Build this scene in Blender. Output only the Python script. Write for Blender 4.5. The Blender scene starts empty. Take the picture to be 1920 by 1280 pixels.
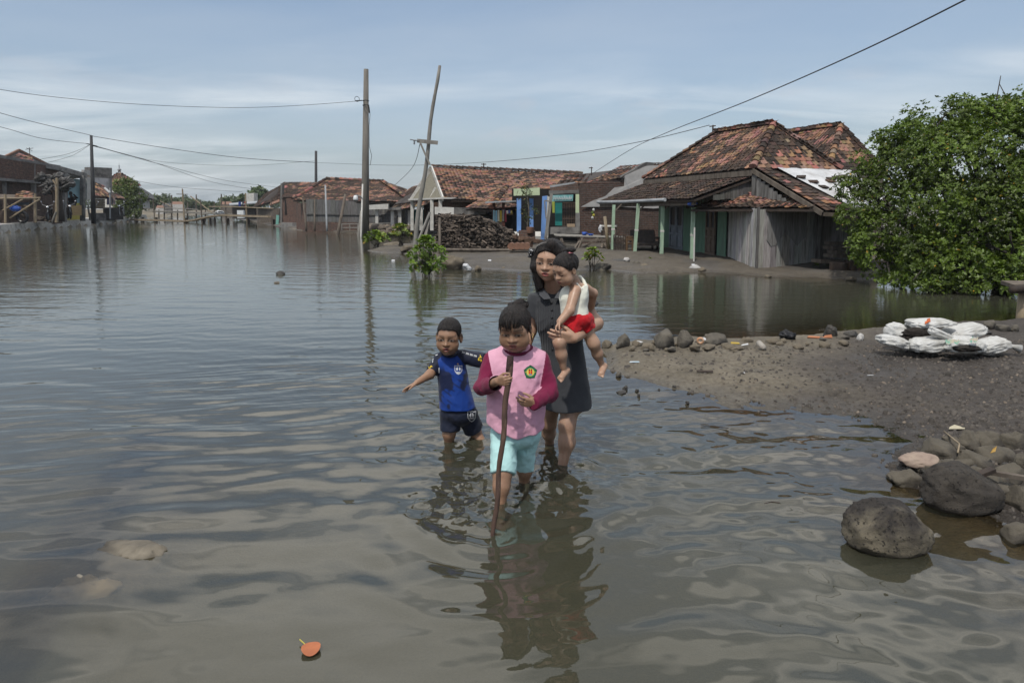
import bpy, math, random
import numpy as np
from mathutils import Vector, Matrix
from mathutils.bvhtree import BVHTree

random.seed(7)
RNG = np.random.default_rng(7)
SC = bpy.context.scene
COL = SC.collection
PI = math.pi
R_ = math.radians

# ------------------------------------------------------------------ camera
CAM_H, PITCH, FPX, PPY = 1.45, R_(6.0), 1280.0, 522.5
cp, sp = math.cos(PITCH), math.sin(PITCH)


def ray(px, py):
 u = (px - 960.0) / FPX
 v = (PPY - py) / FPX
 return Vector((u, cp + v * sp, -sp + v * cp))


def P(px, py, Y):
 d = ray(px, py)
 t = Y / d.y
 return Vector((d.x * t, Y, CAM_H + d.z * t))


def G(px, py, z=0.0):
 d = ray(px, py)
 t = (z - CAM_H) / d.z
 return Vector((d.x * t, d.y * t, z))


def PX(px, Y, z):
 """world point at depth Y and height z whose column is about px"""
 v = ((z - CAM_H) / Y * cp + sp) / (cp - (z - CAM_H) / Y * sp)
 t = Y / (cp + v * sp)
 return Vector(((px - 960.0) / FPX * t, Y, z))


cam_d = bpy.data.cameras.new('camera')
cam = bpy.data.objects.new('camera', cam_d)
COL.objects.link(cam)
cam.location = (0, 0, CAM_H)
cam.rotation_euler = (PI / 2 - PITCH, 0, 0)
cam_d.sensor_width = 36
cam_d.lens = 24
cam_d.shift_y = -(640 - PPY) / 1920.0
cam_d.clip_start = 0.05
cam_d.clip_end = 3000
SC.camera = cam


# ------------------------------------------------------------------ noise (numpy)
def _h(ix, iy, iz, s):
 n = (ix * 374761393 + iy * 668265263 + iz * 2147483647 + s * 974634777) & 0xFFFFFFFF
 n = ((n ^ (n >> 13)) * 1274126177) & 0xFFFFFFFF
 n = n ^ (n >> 16)
 return (n & 0xFFFFFF) / float(0xFFFFFF)


def vnoise(x, y, z=0.0, s=0):
 x = np.asarray(x, float); y = np.asarray(y, float); z = np.asarray(z, float) + np.zeros_like(x)
 x0 = np.floor(x).astype(np.int64); y0 = np.floor(y).astype(np.int64); z0 = np.floor(z).astype(np.int64)
 fx, fy, fz = x - x0, y - y0, z - z0
 fx = fx * fx * (3 - 2 * fx); fy = fy * fy * (3 - 2 * fy); fz = fz * fz * (3 - 2 * fz)
 r = 0
 for dx in (0, 1):
  wx = fx if dx else 1 - fx
  for dy in (0, 1):
   wy = fy if dy else 1 - fy
   for dz in (0, 1):
    wz = fz if dz else 1 - fz
    r = r + wx * wy * wz * _h(x0 + dx, y0 + dy, z0 + dz, s)
 return r * 2 - 1


def fbm(x, y, z=0.0, o=4, s=0):
 r, a, f = 0, 0.5, 1.0
 x = np.asarray(x, float); y = np.asarray(y, float); z = np.asarray(z, float)
 for i in range(o):
  r = r + a * vnoise(x * f, y * f, z * f, s + i * 17)
  a *= 0.5; f *= 2.03
 return r


def sstep(a, b, x):
 t = np.clip((x - a) / (b - a), 0, 1)
 return t * t * (3 - 2 * t)


# ------------------------------------------------------------------ node materials
class NT:
 def __init__(self, tree):
  self.t = tree
  tree.nodes.clear()

 def n(self, typ, ins=None, **kw):
  nd = self.t.nodes.new(typ)
  for k, v in kw.items():
   setattr(nd, k, v)
  for k, v in (ins or {}).items():
   s = nd.inputs[k]
   if isinstance(v, bpy.types.NodeSocket):
    self.t.links.new(v, s)
   else:
    s.default_value = v
  return nd

 def ramp(self, fac, stops):
  nd = self.n('ShaderNodeValToRGB', {0: fac})
  cr = nd.color_ramp
  while len(cr.elements) < len(stops):
   cr.elements.new(0.5)
  for e, (p, c) in zip(cr.elements, stops):
   e.position = p
   if not hasattr(c, '__len__'):
    c = (c, c, c)
   e.color = (*c[:3], 1)
  return nd.outputs[0]

 def mix(self, fac, a, b, mode='MIX'):
  nd = self.n('ShaderNodeMix', data_type='RGBA', blend_type=mode)
  for i, v in ((0, fac), (6, a), (7, b)):
   s = nd.inputs[i]
   if isinstance(v, bpy.types.NodeSocket):
    self.t.links.new(v, s)
   else:
    s.default_value = (*v[:3], 1) if hasattr(v, '__len__') else v
  return nd.outputs[2]

 def math(self, op, a, b=0.0, c=0.0, clamp=False):
  nd = self.n('ShaderNodeMath', operation=op, use_clamp=clamp)
  for i, v in enumerate((a, b, c)):
   if isinstance(v, bpy.types.NodeSocket):
    self.t.links.new(v, nd.inputs[i])
   else:
    nd.inputs[i].default_value = v
  return nd.outputs[0]

 def noise(self, vec, scale, detail=4, rough=0.55, dist=0.0, dim='3D'):
  nd = self.n('ShaderNodeTexNoise', {'Scale': scale, 'Detail': detail, 'Roughness': rough, 'Distortion': dist},
     noise_dimensions=dim)
  if vec is not None:
   self.t.links.new(vec, nd.inputs['Vector'])
  return nd.outputs[0]

 def mapping(self, vec, scale=(1, 1, 1), rot=(0, 0, 0), loc=(0, 0, 0)):
  return self.n('ShaderNodeMapping', {'Vector': vec, 'Scale': scale, 'Rotation': rot, 'Location': loc}).outputs[0]

 def coord(self, which='Object'):
  return self.n('ShaderNodeTexCoord').outputs[which]

 def attr(self, name):
  return self.n('ShaderNodeAttribute', attribute_name=name).outputs['Color']

 def bump(self, h, strength=0.3, dist=0.01, normal=None):
  nd = self.n('ShaderNodeBump', {'Height': h, 'Strength': strength, 'Distance': dist})
  if normal is not None:
   self.t.links.new(normal, nd.inputs['Normal'])
  return nd.outputs[0]

 def out(self, sh, vol=None):
  o = self.n('ShaderNodeOutputMaterial')
  if sh is not None:
   self.t.links.new(sh, o.inputs[0])
  if vol is not None:
   self.t.links.new(vol, o.inputs[1])


def new_mat(name):
 m = bpy.data.materials.new(name)
 m.use_nodes = True
 return m, NT(m.node_tree)


MATS = {}


def pm(name, col, col2=None, rough=0.8, scale=6.0, amt=(0.35, 0.65), bump=0.25, bdist=0.004, bscale=None, detail=5,
   stretch=(1, 1, 1), attr=False, spec=0.3, stain=None, stain_scale=1.5, stain_amt=(0.5, 0.7), sheen=0.0):
 """a procedural surface: two base colours broken up by noise, optional stains and bump"""
 if name in MATS:
  return MATS[name]
 m, t = new_mat(name)
 co = t.mapping(t.coord(), scale=stretch)
 if col2 is None:
  col2 = tuple(c * 0.7 for c in col)
 n1 = t.noise(co, scale, detail, 0.6)
 f = t.ramp(n1, [(amt[0], 0.0), (amt[1], 1.0)])
 c = t.mix(f, col, col2)
 if attr:
  c = t.mix(1.0, c, t.attr('Col'), 'MULTIPLY')
 if stain:
  s = t.ramp(t.noise(co, stain_scale, 6, 0.65), [(stain_amt[0], 0.0), (stain_amt[1], 1.0)])
  c = t.mix(s, c, stain)
 b = t.n('ShaderNodeBsdfPrincipled', {'Base Color': c, 'Roughness': rough, 'Specular IOR Level': spec})
 if sheen:
  b.inputs['Sheen Weight'].default_value = sheen
 if bump:
  nb = t.noise(co, bscale or scale * 3, 5, 0.6)
  t.t.links.new(t.bump(nb, bump, bdist), b.inputs['Normal'])
 t.out(b.outputs[0])
 MATS[name] = m
 return m


# ------------------------------------------------------------------ objects
ORG = {}


def thing(name, loc, label, cat, group=None):
 o = bpy.data.objects.new(name, None)
 o.empty_display_size = 0.2
 COL.objects.link(o)
 o.location = loc
 ORG[o.name] = Vector(loc)
 return tag(o, label, cat, group)


def tag(o, label=None, cat=None, group=None, kind=None):
 if label: o['label'] = label
 if cat: o['category'] = cat
 if group: o['group'] = group
 if kind: o['kind'] = kind
 return o


def link(name, me, mat, parent=None, smooth=False, org=None):
 """org: where the mesh's own origin lies when it has no parent"""
 o = bpy.data.objects.new(name, me)
 COL.objects.link(o)
 if mat is not None:
  for m in (mat if isinstance(mat, (list, tuple)) else [mat]):
   me.materials.append(m)
 if parent is not None:
  o.parent = parent
  ORG[o.name] = ORG[parent.name]
 else:
  ORG[o.name] = Vector(org or (0, 0, 0))
  o.location = ORG[o.name]
 off = ORG[o.name]
 if off.length > 0:
  me.transform(Matrix.Translation(-off))
 if smooth:
  me.polygons.foreach_set('use_smooth', [True] * len(me.polygons))
 return o


def copy_tree(o, loc=None, rotz=None, parent=None):
 c = o.copy()
 COL.objects.link(c)
 if parent is not None:
  c.parent = parent
 if loc is not None:
  c.location = loc
 if rotz is not None:
  c.rotation_euler = (0, 0, rotz)
 ORG[c.name] = Vector(c.location) if parent is None else ORG[parent.name]
 for ch in [x for x in bpy.data.objects if x.parent == o]:
  copy_tree(ch, parent=c)
 return c


class MB:
 """collects shapes, then links them as ONE mesh object"""

 def __init__(self):
  self.v, self.f, self.c, self.m, self.uv = [], [], [], [], []
  self.col = (1, 1, 1)
  self.mi = 0

 def add(self, vs, fs, uvs=None):
  o = len(self.v)
  self.v.extend(tuple(p) for p in vs)
  for k, f in enumerate(fs):
   self.f.append(tuple(i + o for i in f))
   self.c.append(self.col)
   self.m.append(self.mi)
   self.uv.append(uvs[k] if uvs else None)
  return self

 def quad(self, a, b, c, d, uv=None):
  if uv is None:
   a, b, c, d = map(Vector, (a, b, c, d))
   w, h = (b - a).length, (d - a).length
   uv = [(0, 0), (w, 0), (w, h), (0, h)]
  return self.add([a, b, c, d], [(0, 1, 2, 3)], [uv])

 def poly(self, pts):
  return self.add(pts, [tuple(range(len(pts)))])

 def slab(self, pts, th):
  """a polygon given real thickness along its normal"""
  pts = [Vector(p) for p in pts]
  n = Vector((0, 0, 0))
  for i in range(len(pts)):
   a, b = pts[i], pts[(i + 1) % len(pts)]
   n += a.cross(b)
  n.normalize()
  k = len(pts)
  back = [p - n * th for p in pts]
  ax = (pts[1] - pts[0]).normalized()
  ay = n.cross(ax)
  uvf = [((p - pts[0]).dot(ax), (p - pts[0]).dot(ay)) for p in pts]
  fs = [tuple(range(k)), tuple(range(2 * k - 1, k - 1, -1))]
  uvs = [uvf, uvf[::-1]]
  for i in range(k):
   j = (i + 1) % k
   fs.append((i, k + i, k + j, j))
   L = (pts[j] - pts[i]).length
   uvs.append([(0, 0), (0, th), (L, th), (L, 0)])
  return self.add(pts + back, fs, uvs)

 def box(self, c, s, rot=None):
  x, y, z = (k / 2 for k in s)
  vs = [Vector(p) for p in ((-x, -y, -z), (x, -y, -z), (x, y, -z), (-x, y, -z), (-x, -y, z), (x, -y, z), (x, y, z), (-x, y, z))]
  if rot is not None:
   vs = [rot @ v for v in vs]
  c = Vector(c)
  vs = [v + c for v in vs]
  fs = [(0, 3, 2, 1), (4, 5, 6, 7), (0, 1, 5, 4), (1, 2, 6, 5), (2, 3, 7, 6), (3, 0, 4, 7)]
  X, Y, Z = s
  u = [[(0, 0), (0, Y), (X, Y), (X, 0)], [(0, 0), (X, 0), (X, Y), (0, Y)], [(0, 0), (X, 0), (X, Z), (0, Z)],
     [(0, 0), (Y, 0), (Y, Z), (0, Z)], [(0, 0), (X, 0), (X, Z), (0, Z)], [(0, 0), (Y, 0), (Y, Z), (0, Z)]]
  return self.add(vs, fs, u)

 def beam(self, p, q, w, h, up=(0, 0, 1)):
  p, q = Vector(p), Vector(q)
  d = q - p
  L = d.length
  d.normalize()
  up = Vector(up)
  if abs(d.dot(up)) > 0.98:
   up = Vector((0, 1, 0))
  s = d.cross(up).normalized()
  t = s.cross(d)
  rot = Matrix((s, d, t)).transposed()
  return self.box((p + q) / 2, (w, L, h), rot)

 def tube(self, pts, rs, n=8, cap=True):
  pts = [Vector(p) for p in pts]
  if not hasattr(rs, '__len__'):
   rs = [rs] * len(pts)
  vs, fs = [], []
  ref = None
  for i, p in enumerate(pts):
   d = (pts[min(i + 1, len(pts) - 1)] - pts[max(i - 1, 0)]).normalized()
   if ref is None:
    ref = Vector((0, 0, 1)) if abs(d.z) < 0.9 else Vector((1, 0, 0))
    s = d.cross(ref).normalized()
   else:
    s = (s - d * s.dot(d)).normalized()
   t = s.cross(d)
   for k in range(n):
    a = 2 * PI * k / n
    vs.append(p + (s * math.cos(a) + t * math.sin(a)) * rs[i])
  for i in range(len(pts) - 1):
   for k in range(n):
    k2 = (k + 1) % n
    fs.append((i * n + k, i * n + k2, (i + 1) * n + k2, (i + 1) * n + k))
  if cap:
   fs.append(tuple(range(n - 1, -1, -1)))
   fs.append(tuple(range((len(pts) - 1) * n, len(pts) * n)))
  return self.add(vs, fs)

 def blob(self, c, r, seed=0, amp=0.15, nf=1.5, nu=14, nv=9, flat=None, rot=None, rough=0.0, facets=0):
  """a rounded lump displaced by noise"""
  c = Vector(c)
  vs = []
  dirs = [(0, 0, -1)]
  for j in range(1, nv):
   th = PI * j / nv
   for i in range(nu):
    ph = 2 * PI * i / nu
    dirs.append((math.sin(th) * math.cos(ph), math.sin(th) * math.sin(ph), -math.cos(th)))
  dirs.append((0, 0, 1))
  D = np.array(dirs)
  k = 1 + amp * 2 * fbm(D[:, 0] * nf + seed * 3.7, D[:, 1] * nf + seed * 1.3, D[:, 2] * nf, 3, seed)
  if rough:
   k = k + rough * fbm(D[:, 0] * 6 + seed, D[:, 1] * 6, D[:, 2] * 6, 3, seed + 5)
  if facets:
   rg = np.random.default_rng(seed)
   for _ in range(facets):
    q = rg.normal(size=3); q /= np.linalg.norm(q)
    dn = D @ q
    k = np.minimum(k, np.where(dn > .1, rg.uniform(.62, .92) / np.maximum(dn, .1), 9))
  Q = D * k[:, None]
  for q in Q:
   p = Vector((q[0] * r[0], q[1] * r[1], q[2] * r[2]))
   if flat is not None:
    p.z = max(p.z, flat)
   if rot is not None:
    p = rot @ p
   vs.append(c + p)
  fs = []
  for i in range(nu):
   fs.append((0, 1 + (i + 1) % nu, 1 + i))
  for j in range(nv - 2):
   for i in range(nu):
    a = 1 + j * nu + i; b = 1 + j * nu + (i + 1) % nu
    fs.append((a, b, b + nu, a + nu))
  top = len(dirs) - 1
  for i in range(nu):
   fs.append((top, 1 + (nv - 2) * nu + i, 1 + (nv - 2) * nu + (i + 1) % nu))
  return self.add(vs, fs)

 def lathe(self, c, prof, n=12):
  c = Vector(c)
  vs, fs = [], []
  for r, z in prof:
   for k in range(n):
    a = 2 * PI * k / n
    vs.append(c + Vector((r * math.cos(a), r * math.sin(a), z)))
  for i in range(len(prof) - 1):
   for k in range(n):
    k2 = (k + 1) % n
    fs.append((i * n + k, i * n + k2, (i + 1) * n + k2, (i + 1) * n + k))
  return self.add(vs, fs)

 def ring(self, c, R, r, ax=(1, 0, 0), n=16, m=6):
  ax = Vector(ax).normalized()
  s = ax.cross(Vector((0, 0, 1)))
  if s.length < 0.1:
   s = ax.cross(Vector((0, 1, 0)))
  s.normalize()
  t = ax.cross(s)
  c = Vector(c)
  vs, fs = [], []
  for i in range(n):
   a = 2 * PI * i / n
   d = s * math.cos(a) + t * math.sin(a)
   for j in range(m):
    b = 2 * PI * j / m
    vs.append(c + d * (R + r * math.cos(b)) + ax * (r * math.sin(b)))
  for i in range(n):
   for j in range(m):
    i2, j2 = (i + 1) % n, (j + 1) % m
    fs.append((i * m + j, i2 * m + j, i2 * m + j2, i * m + j2))
  return self.add(vs, fs)

 def mesh(self, name):
  me = bpy.data.meshes.new(name)
  me.from_pydata(self.v, [], self.f)
  me.polygons.foreach_set('material_index', self.m)
  if any(c != (1, 1, 1) for c in self.c):
   ca = me.color_attributes.new('Col', 'FLOAT_COLOR', 'CORNER')
   buf = []
   for c, f in zip(self.c, self.f):
    buf.extend((*c[:3], 1.0) * len(f))
   ca.data.foreach_set('color', buf)
  else:
   ca = me.color_attributes.new('Col', 'BYTE_COLOR', 'POINT')
   ca.data.foreach_set('color', [1.0] * (4 * len(self.v)))
  if any(u is not None for u in self.uv):
   uvl = me.uv_layers.new(name='UVMap')
   buf = []
   for u, f in zip(self.uv, self.f):
    if u is None:
     buf.extend((0.0, 0.0) * len(f))
    else:
     for q in u:
      buf.extend(q)
   uvl.data.foreach_set('uv', buf)
  me.validate()
  return me

 def build(self, name, mat, parent=None, smooth=False, org=None):
  return link(name, self.mesh(name), mat, parent, smooth, org)


def np_mesh(name, V, F, cols=None, cdom='POINT'):
 """mesh from numpy arrays; F is (n,4) or (n,3)"""
 V = np.asarray(V, np.float32); F = np.asarray(F, np.int32)
 me = bpy.data.meshes.new(name)
 n, k = F.shape
 me.vertices.add(len(V)); me.loops.add(n * k); me.polygons.add(n)
 me.vertices.foreach_set('co', V.ravel())
 me.loops.foreach_set('vertex_index', F.ravel())
 me.polygons.foreach_set('loop_start', np.arange(0, n * k, k, dtype=np.int32))
 me.update(calc_edges=True)
 if cols is not None:
  for nm, c in cols.items():
   ca = me.color_attributes.new(nm, 'FLOAT_COLOR', cdom)
   c = np.asarray(c, np.float32)
   if c.shape[1] == 3:
    c = np.concatenate([c, np.ones((len(c), 1), np.float32)], 1)
   ca.data.foreach_set('color', c.ravel())
 return me


def jit(c, a):
 k = 1 + random.uniform(-a, a)
 return tuple(x * k for x in c)
# ------------------------------------------------------------------ light and sky
SUN_EL, SUN_AZ = R_(58), R_(202)          # azimuth clockwise from +Y: behind the camera, a little to its left
EXPOSURE = 0.12
s_dir = Vector((math.sin(SUN_AZ) * math.cos(SUN_EL), math.cos(SUN_AZ) * math.cos(SUN_EL), math.sin(SUN_EL)))
sun_d = bpy.data.lights.new('sun', 'SUN')
sun_d.energy = 2.7
sun_d.angle = R_(1.2)
sun_d.color = (1.0, 0.95, 0.87)
sun = bpy.data.objects.new('sun', sun_d)
COL.objects.link(sun)
sun.rotation_euler = (-s_dir).to_track_quat('-Z', 'Y').to_euler()
sun.location = (0, -20, 40)

W = bpy.data.worlds.new('World')
SC.world = W
W.use_nodes = True
t = NT(W.node_tree)
sky = t.n('ShaderNodeTexSky', sky_type='NISHITA', sun_disc=False, sun_elevation=SUN_EL, sun_rotation=SUN_AZ,
    air_density=1.0, dust_density=2.2, ozone_density=1.6, altitude=0)
dirn = t.n('ShaderNodeTexCoord').outputs['Generated']
sep = t.n('ShaderNodeSeparateXYZ', {0: dirn})
dx, dy, dz = sep.outputs[0], sep.outputs[1], sep.outputs[2]
zc = t.math('MAXIMUM', dz, 0.015)
za = t.math('ADD', zc, 0.10)
px_ = t.math('DIVIDE', dx, za)
py_ = t.math('DIVIDE', dy, za)
plane = t.n('ShaderNodeCombineXYZ', {0: px_, 1: py_, 2: 0.0}).outputs[0]
# high cirrus: long wisps
ci = t.mapping(plane, scale=(0.62, 1.15, 1), rot=(0, 0, R_(-24)), loc=(1.9, 0.35, 0))
n1 = t.noise(ci, 1.0, 9, 0.56, 0.6)
n2 = t.noise(t.mapping(plane, scale=(0.3, 0.55, 1), rot=(0, 0, R_(-10)), loc=(4.1, 2.2, 3)), 1.0, 3, 0.5)
c1 = t.math('MULTIPLY', t.ramp(n1, [(0.43, 0.0), (0.74, 1.0)]), t.ramp(n2, [(0.40, 0.04), (0.62, 1.0)]))
# low cumulus puffs near the horizon
az = t.math('ARCTAN2', dx, dy)
lowv = t.n('ShaderNodeCombineXYZ', {0: t.math('MULTIPLY', az, 9.0), 1: t.math('MULTIPLY', dz, 22.0), 2: 1.7}).outputs[0]
n3 = t.noise(lowv, 1.0, 6, 0.55, 0.2)
band = t.math('MULTIPLY', t.ramp(dz, [(0.02, 0.0), (0.05, 1.0)]), t.ramp(dz, [(0.10, 1.0), (0.2, 0.0)]))
c2 = t.math('MULTIPLY', t.ramp(n3, [(0.58, 0.0), (0.72, 1.0)]), band)
# broad thin veil
veil = t.ramp(t.noise(t.mapping(plane, scale=(0.5, 0.8, 1), loc=(7, 1, 5)), 1.0, 5, 0.55, 0.3), [(0.35, 0.0), (0.75, 0.55)])
hz = t.math('POWER', t.math('SUBTRACT', 1.0, zc, clamp=True), 9.0)
skyc = t.mix(t.math('MULTIPLY', hz, 0.62), t.mix(0.20, sky.outputs[0], (3.7, 4.6, 5.6)), (3.45, 3.95, 4.4))
skyc = t.mix(t.math('MULTIPLY', veil, 0.6), skyc, (4.5, 5.0, 5.5))
skyc = t.mix(t.math('MULTIPLY', c1, 0.95), skyc, (6.9, 7.2, 7.4))
skyc = t.mix(t.math('MULTIPLY', c2, 0.45), skyc, (4.6, 4.6, 4.9))
# brighter broken cloud higher up, above the picture
n4 = t.noise(t.mapping(plane, scale=(1.7, 2.3, 1), loc=(2, 5, 1)), 1.0, 4, 0.45, 0.4)
up_ = t.math('MULTIPLY', t.math('MULTIPLY', t.ramp(dz, [(0.30, 0.0), (0.50, 1.0)]), t.ramp(dy, [(0.05, 0.1), (0.4, 1.0)])), t.ramp(n4, [(0.41, 0.26), (0.55, 1.0)]))
skyc = t.mix(up_, skyc, (13.0, 12.7, 12.2))
bg = t.n('ShaderNodeBackground', {'Color': skyc, 'Strength': 0.12})
wo = t.n('ShaderNodeOutputWorld')
W.node_tree.links.new(bg.outputs[0], wo.inputs[0])

SC.view_settings.view_transform = 'Standard'
SC.view_settings.look = 'None'
SC.view_settings.gamma = 1
SC.view_settings.exposure = EXPOSURE
SC.cycles.use_denoising = True
try:
 SC.cycles.denoiser = 'OPENIMAGEDENOISE'
 SC.cycles.denoising_input_passes = 'RGB_ALBEDO_NORMAL'
except Exception:
 pass
SC.cycles.max_bounces = 8
SC.cycles.diffuse_bounces = 3
SC.cycles.glossy_bounces = 3
SC.cycles.transparent_max_bounces = 12
SC.cycles.volume_bounces = 0
SC.cycles.caustics_reflective = False
SC.cycles.caustics_refractive = False
SC.cycles.sample_clamp_indirect = 6


# ------------------------------------------------------------------ shorelines (world XY polygons)
def gp(*pp):
 return [tuple(G(x, y, 0.0)[:2]) for x, y in pp]


SPIT = gp((1112, 652), (1135, 668), (1142, 690), (1180, 706), (1250, 722), (1330, 746), (1372, 768), (1460, 769), (1560, 776),
    (1640, 792), (1690, 826), (1668, 866), (1700, 905), (1765, 930), (1835, 962), (1920, 1000), (2150, 1090), (2700, 1150)) + [(9, 1.6), (9, 5.6)] + \
 gp((2500, 570), (2150, 582), (1920, 596), (1850, 604), (1750, 609), (1640, 617), (1560, 624), (1500, 631), (1400, 635), (1300, 637), (1200, 641), (1130, 648))
FAR = gp((470, 415), (525, 425), (560, 432), (640, 436), (700, 440), (760, 440), (806, 441), (822, 450), (800, 456), (762, 459), (735, 462), (690, 467),
    (705, 474), (752, 475), (790, 489), (830, 502), (900, 504), (1000, 509), (1130, 505), (1200, 512), (1300, 512), (1400, 517), (1500, 521),
    (1640, 526), (1700, 528), (1760, 531), (1990, 534), (2500, 538)) + [(40, 11), (400, 14), (400, 400), (-70, 400), (-60, 150)] + gp((440, 408))
QUAY = [(-19.5, 10), (-22.9, 20)] + gp((0, 437), (120, 426), (240, 416), (275, 409)) + [(-66, 150), (-70, 400), (-500, 400), (-500, 10)]
ENDL = [(-500, 150), (-66, 150), (-60, 150), (-58, 420), (-500, 420)]


def poly_sd(x, y, poly):
 """signed distance, positive inside"""
 d2 = np.full(x.shape, 1e12)
 ins = np.zeros(x.shape, bool)
 n = len(poly)
 for i in range(n):
  ax, ay = poly[i]; bx, by = poly[(i + 1) % n]
  ex, ey = bx - ax, by - ay
  wx, wy = x - ax, y - ay
  h = np.clip((wx * ex + wy * ey) / (ex * ex + ey * ey + 1e-12), 0, 1)
  d2 = np.minimum(d2, (wx - ex * h) ** 2 + (wy - ey * h) ** 2)
  c = ((ay > y) != (by > y)) & (x < (bx - ax) * (y - ay) / (by - ay + 1e-12) + ax)
  ins ^= c
 d = np.sqrt(d2)
 return np.where(ins, d, -d)


def ground_h(x, y):
 """height of the ground, plus how far inside each bank the point lies"""
 x = np.asarray(x, float); y = np.asarray(y, float)
 r = np.hypot(x, y)
 s1 = poly_sd(x, y, SPIT) + 0.10 * fbm(x * 2.2, y * 2.2, 0, 3, 3) + 0.03 * fbm(x * 9, y * 9, 0, 2, 5)
 s2 = poly_sd(x, y, FAR) + 0.35 * fbm(x * 0.8, y * 0.8, 0, 4, 11)
 s3 = poly_sd(x, y, QUAY)
 s4 = poly_sd(x, y, ENDL) + 2 * fbm(x * .1, y * .1, 0, 3, 2)
 bump1 = 0.026 * fbm(x * 3.5, y * 3.5, 0, 4, 21) + 0.020 * fbm(x * 13, y * 13, 0, 4, 23)
 h1 = np.where(s1 > 0, 0.075 * sstep(0, 0.7, s1) + 0.085 * sstep(0.4, 2.6, s1) + bump1 * sstep(0, .25, s1), s1 * 0.16)
 h1 = h1 + 0.05 * sstep(0.0, .2, s1) * sstep(.75, .3, s1) * sstep(5.2, 6.0, y)
 bump2 = 0.05 * fbm(x * 1.2, y * 1.2, 0, 4, 31) + 0.02 * fbm(x * 6, y * 6, 0, 3, 33) + .10 * sstep(.9, .1, s2) * np.clip(fbm(x * 2.6, y * 2.6, 0, 4, 35) + .05, -.1, 1)
 h2 = np.where(s2 > 0, 0.10 * sstep(0, 0.35, s2) + 0.09 * sstep(.2, 3, s2) + bump2 * sstep(0, .4, s2), s2 * 0.30)
 h3 = np.where(s3 > 0, 0.30, s3 * 0.5)
 h4 = np.where(s4 > 0, 0.3 * sstep(0, 4, s4), s4 * 0.2)
 bed = -0.17 - 0.03 * fbm(x * .9, y * .9, 0, 3, 41) - 0.25 * sstep(4.5, 14, r)
 bed = bed + .07 * np.exp(-((x + 2.05) / .9) ** 2 - ((y - 3.3) / 1.2) ** 2)
 for cx, cy, rr_ in ((-1.60, 2.66, .34), (-1.72, 2.50, .30)):
  bed = bed + .05 * np.exp(-((x - cx) ** 2 + (y - cy) ** 2) / rr_ ** 2)
 h = np.maximum(np.maximum(h1, h2), np.maximum(np.maximum(h3, h4), bed))
 # two shallow mud tongues reaching the woman and the girl
 return h, s1, s2, s3, s4


def gz(x, y):
 return float(ground_h(np.array([x]), np.array([y]))[0][0])


def radii(spec, r0):
 out = [r0]
 for rmax, q in spec:
  while out[-1] < rmax:
   out.append(out[-1] * q)
 return np.array(out)


# ------------------------------------------------------------------ ground
rs = radii([(3.0, 1.012), (12, 1.007), (24, 1.010), (100, 1.03), (1500, 1.12)], 0.5)
ta = np.concatenate([np.linspace(-PI, -1.0, 24)[:-1], np.linspace(-1.0, 1.0, 620), np.linspace(1.0, PI, 24)[1:]])
Rr, T = np.meshgrid(rs, ta, indexing='ij')
gx, gy = (Rr * np.sin(T)).ravel(), (Rr * np.cos(T)).ravel()
na = len(ta)
ii = np.arange(len(rs) - 1)[:, None] * na + np.arange(na - 1)[None, :]
gF = np.stack([ii, ii + na, ii + na + 1, ii + 1], -1).reshape(-1, 4)[:, ::-1]
gh, s1, s2, s3, s4 = ground_h(gx, gy)
# colour of the earth itself: tan silt, dark gravelly soil, bank mud, bed mud
n_a = fbm(gx * 1.1, gy * 1.1, 0, 4, 51)[:, None]
n_b = fbm(gx * 5, gy * 5, 0, 4, 53)[:, None]
tan = np.array([0.165, 0.143, 0.106]); dark = np.array([0.066, 0.057, 0.050]); bank = np.array([0.120, 0.104, 0.081])
grey = np.array([0.085, 0.082, 0.080]); bedc = np.array([0.185, 0.155, 0.105])
fd = sstep(0, 1, (gx - 2.05) * 0.62 + (5.3 - gy) * 0.42 + 0.9 * n_a[:, 0] + 0.25 * n_b[:, 0] + 0.1)[:, None]
c_sp = tan * (1 - fd) + dark * fd
f2 = sstep(0.0, 0.45, n_a[:, 0] + 0.35 * n_b[:, 0] + 0.1)[:, None]
c_fb = bank * (1 - f2) + (grey * 0.6 + bank * 0.4) * f2
gc = np.where((s1 > -0.05)[:, None], c_sp, np.where((s2 > -0.1)[:, None], c_fb, bedc))
gc = gc * (1 + 0.35 * n_b)
wet = np.clip(1 - np.clip(gh, 0, 1) / 0.055, 0, 1)
wet = np.maximum(wet, 0.8 * sstep(0.15, 0.4, fbm(gx * .9 + 3, gy * .9, 0, 3, 71)) * (s1 > 0) * (gh < .15))
gme = np_mesh('ground', np.stack([gx, gy, gh], 1), gF, {'Col': gc, 'Wet': np.repeat(wet[:, None], 3, 1)})
m, t = new_mat('ground')
co = t.coord()
c = t.attr('Col')
c = t.mix(t.ramp(t.noise(co, 22, 6, 0.65), [(0.35, 0), (0.7, 1)]), c, t.mix(1, c, (0.5, 0.48, 0.46), 'MULTIPLY'))
c = t.mix(t.ramp(t.noise(co, 120, 3, 0.6), [(0.56, 0), (0.7, 0.5)]), c, (0.17, 0.15, 0.125))
wv = t.attr('Wet')
c = t.mix(t.math('MULTIPLY', wv, 0.45), c, t.mix(1, c, (0.4, 0.4, 0.4), 'MULTIPLY'))
b = t.n('ShaderNodeBsdfPrincipled', {'Base Color': c, 'Roughness': t.ramp(wv, [(0.2, 0.8), (1.0, 0.2)]), 'Specular IOR Level': 0.35})
bh = t.math('ADD', t.noise(co, 18, 7, 0.65), t.math('MULTIPLY', t.noise(co, 75, 4, 0.6), 0.5))
t.t.links.new(t.bump(bh, 0.8, 0.03), b.inputs['Normal'])
t.out(b.outputs[0])
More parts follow.
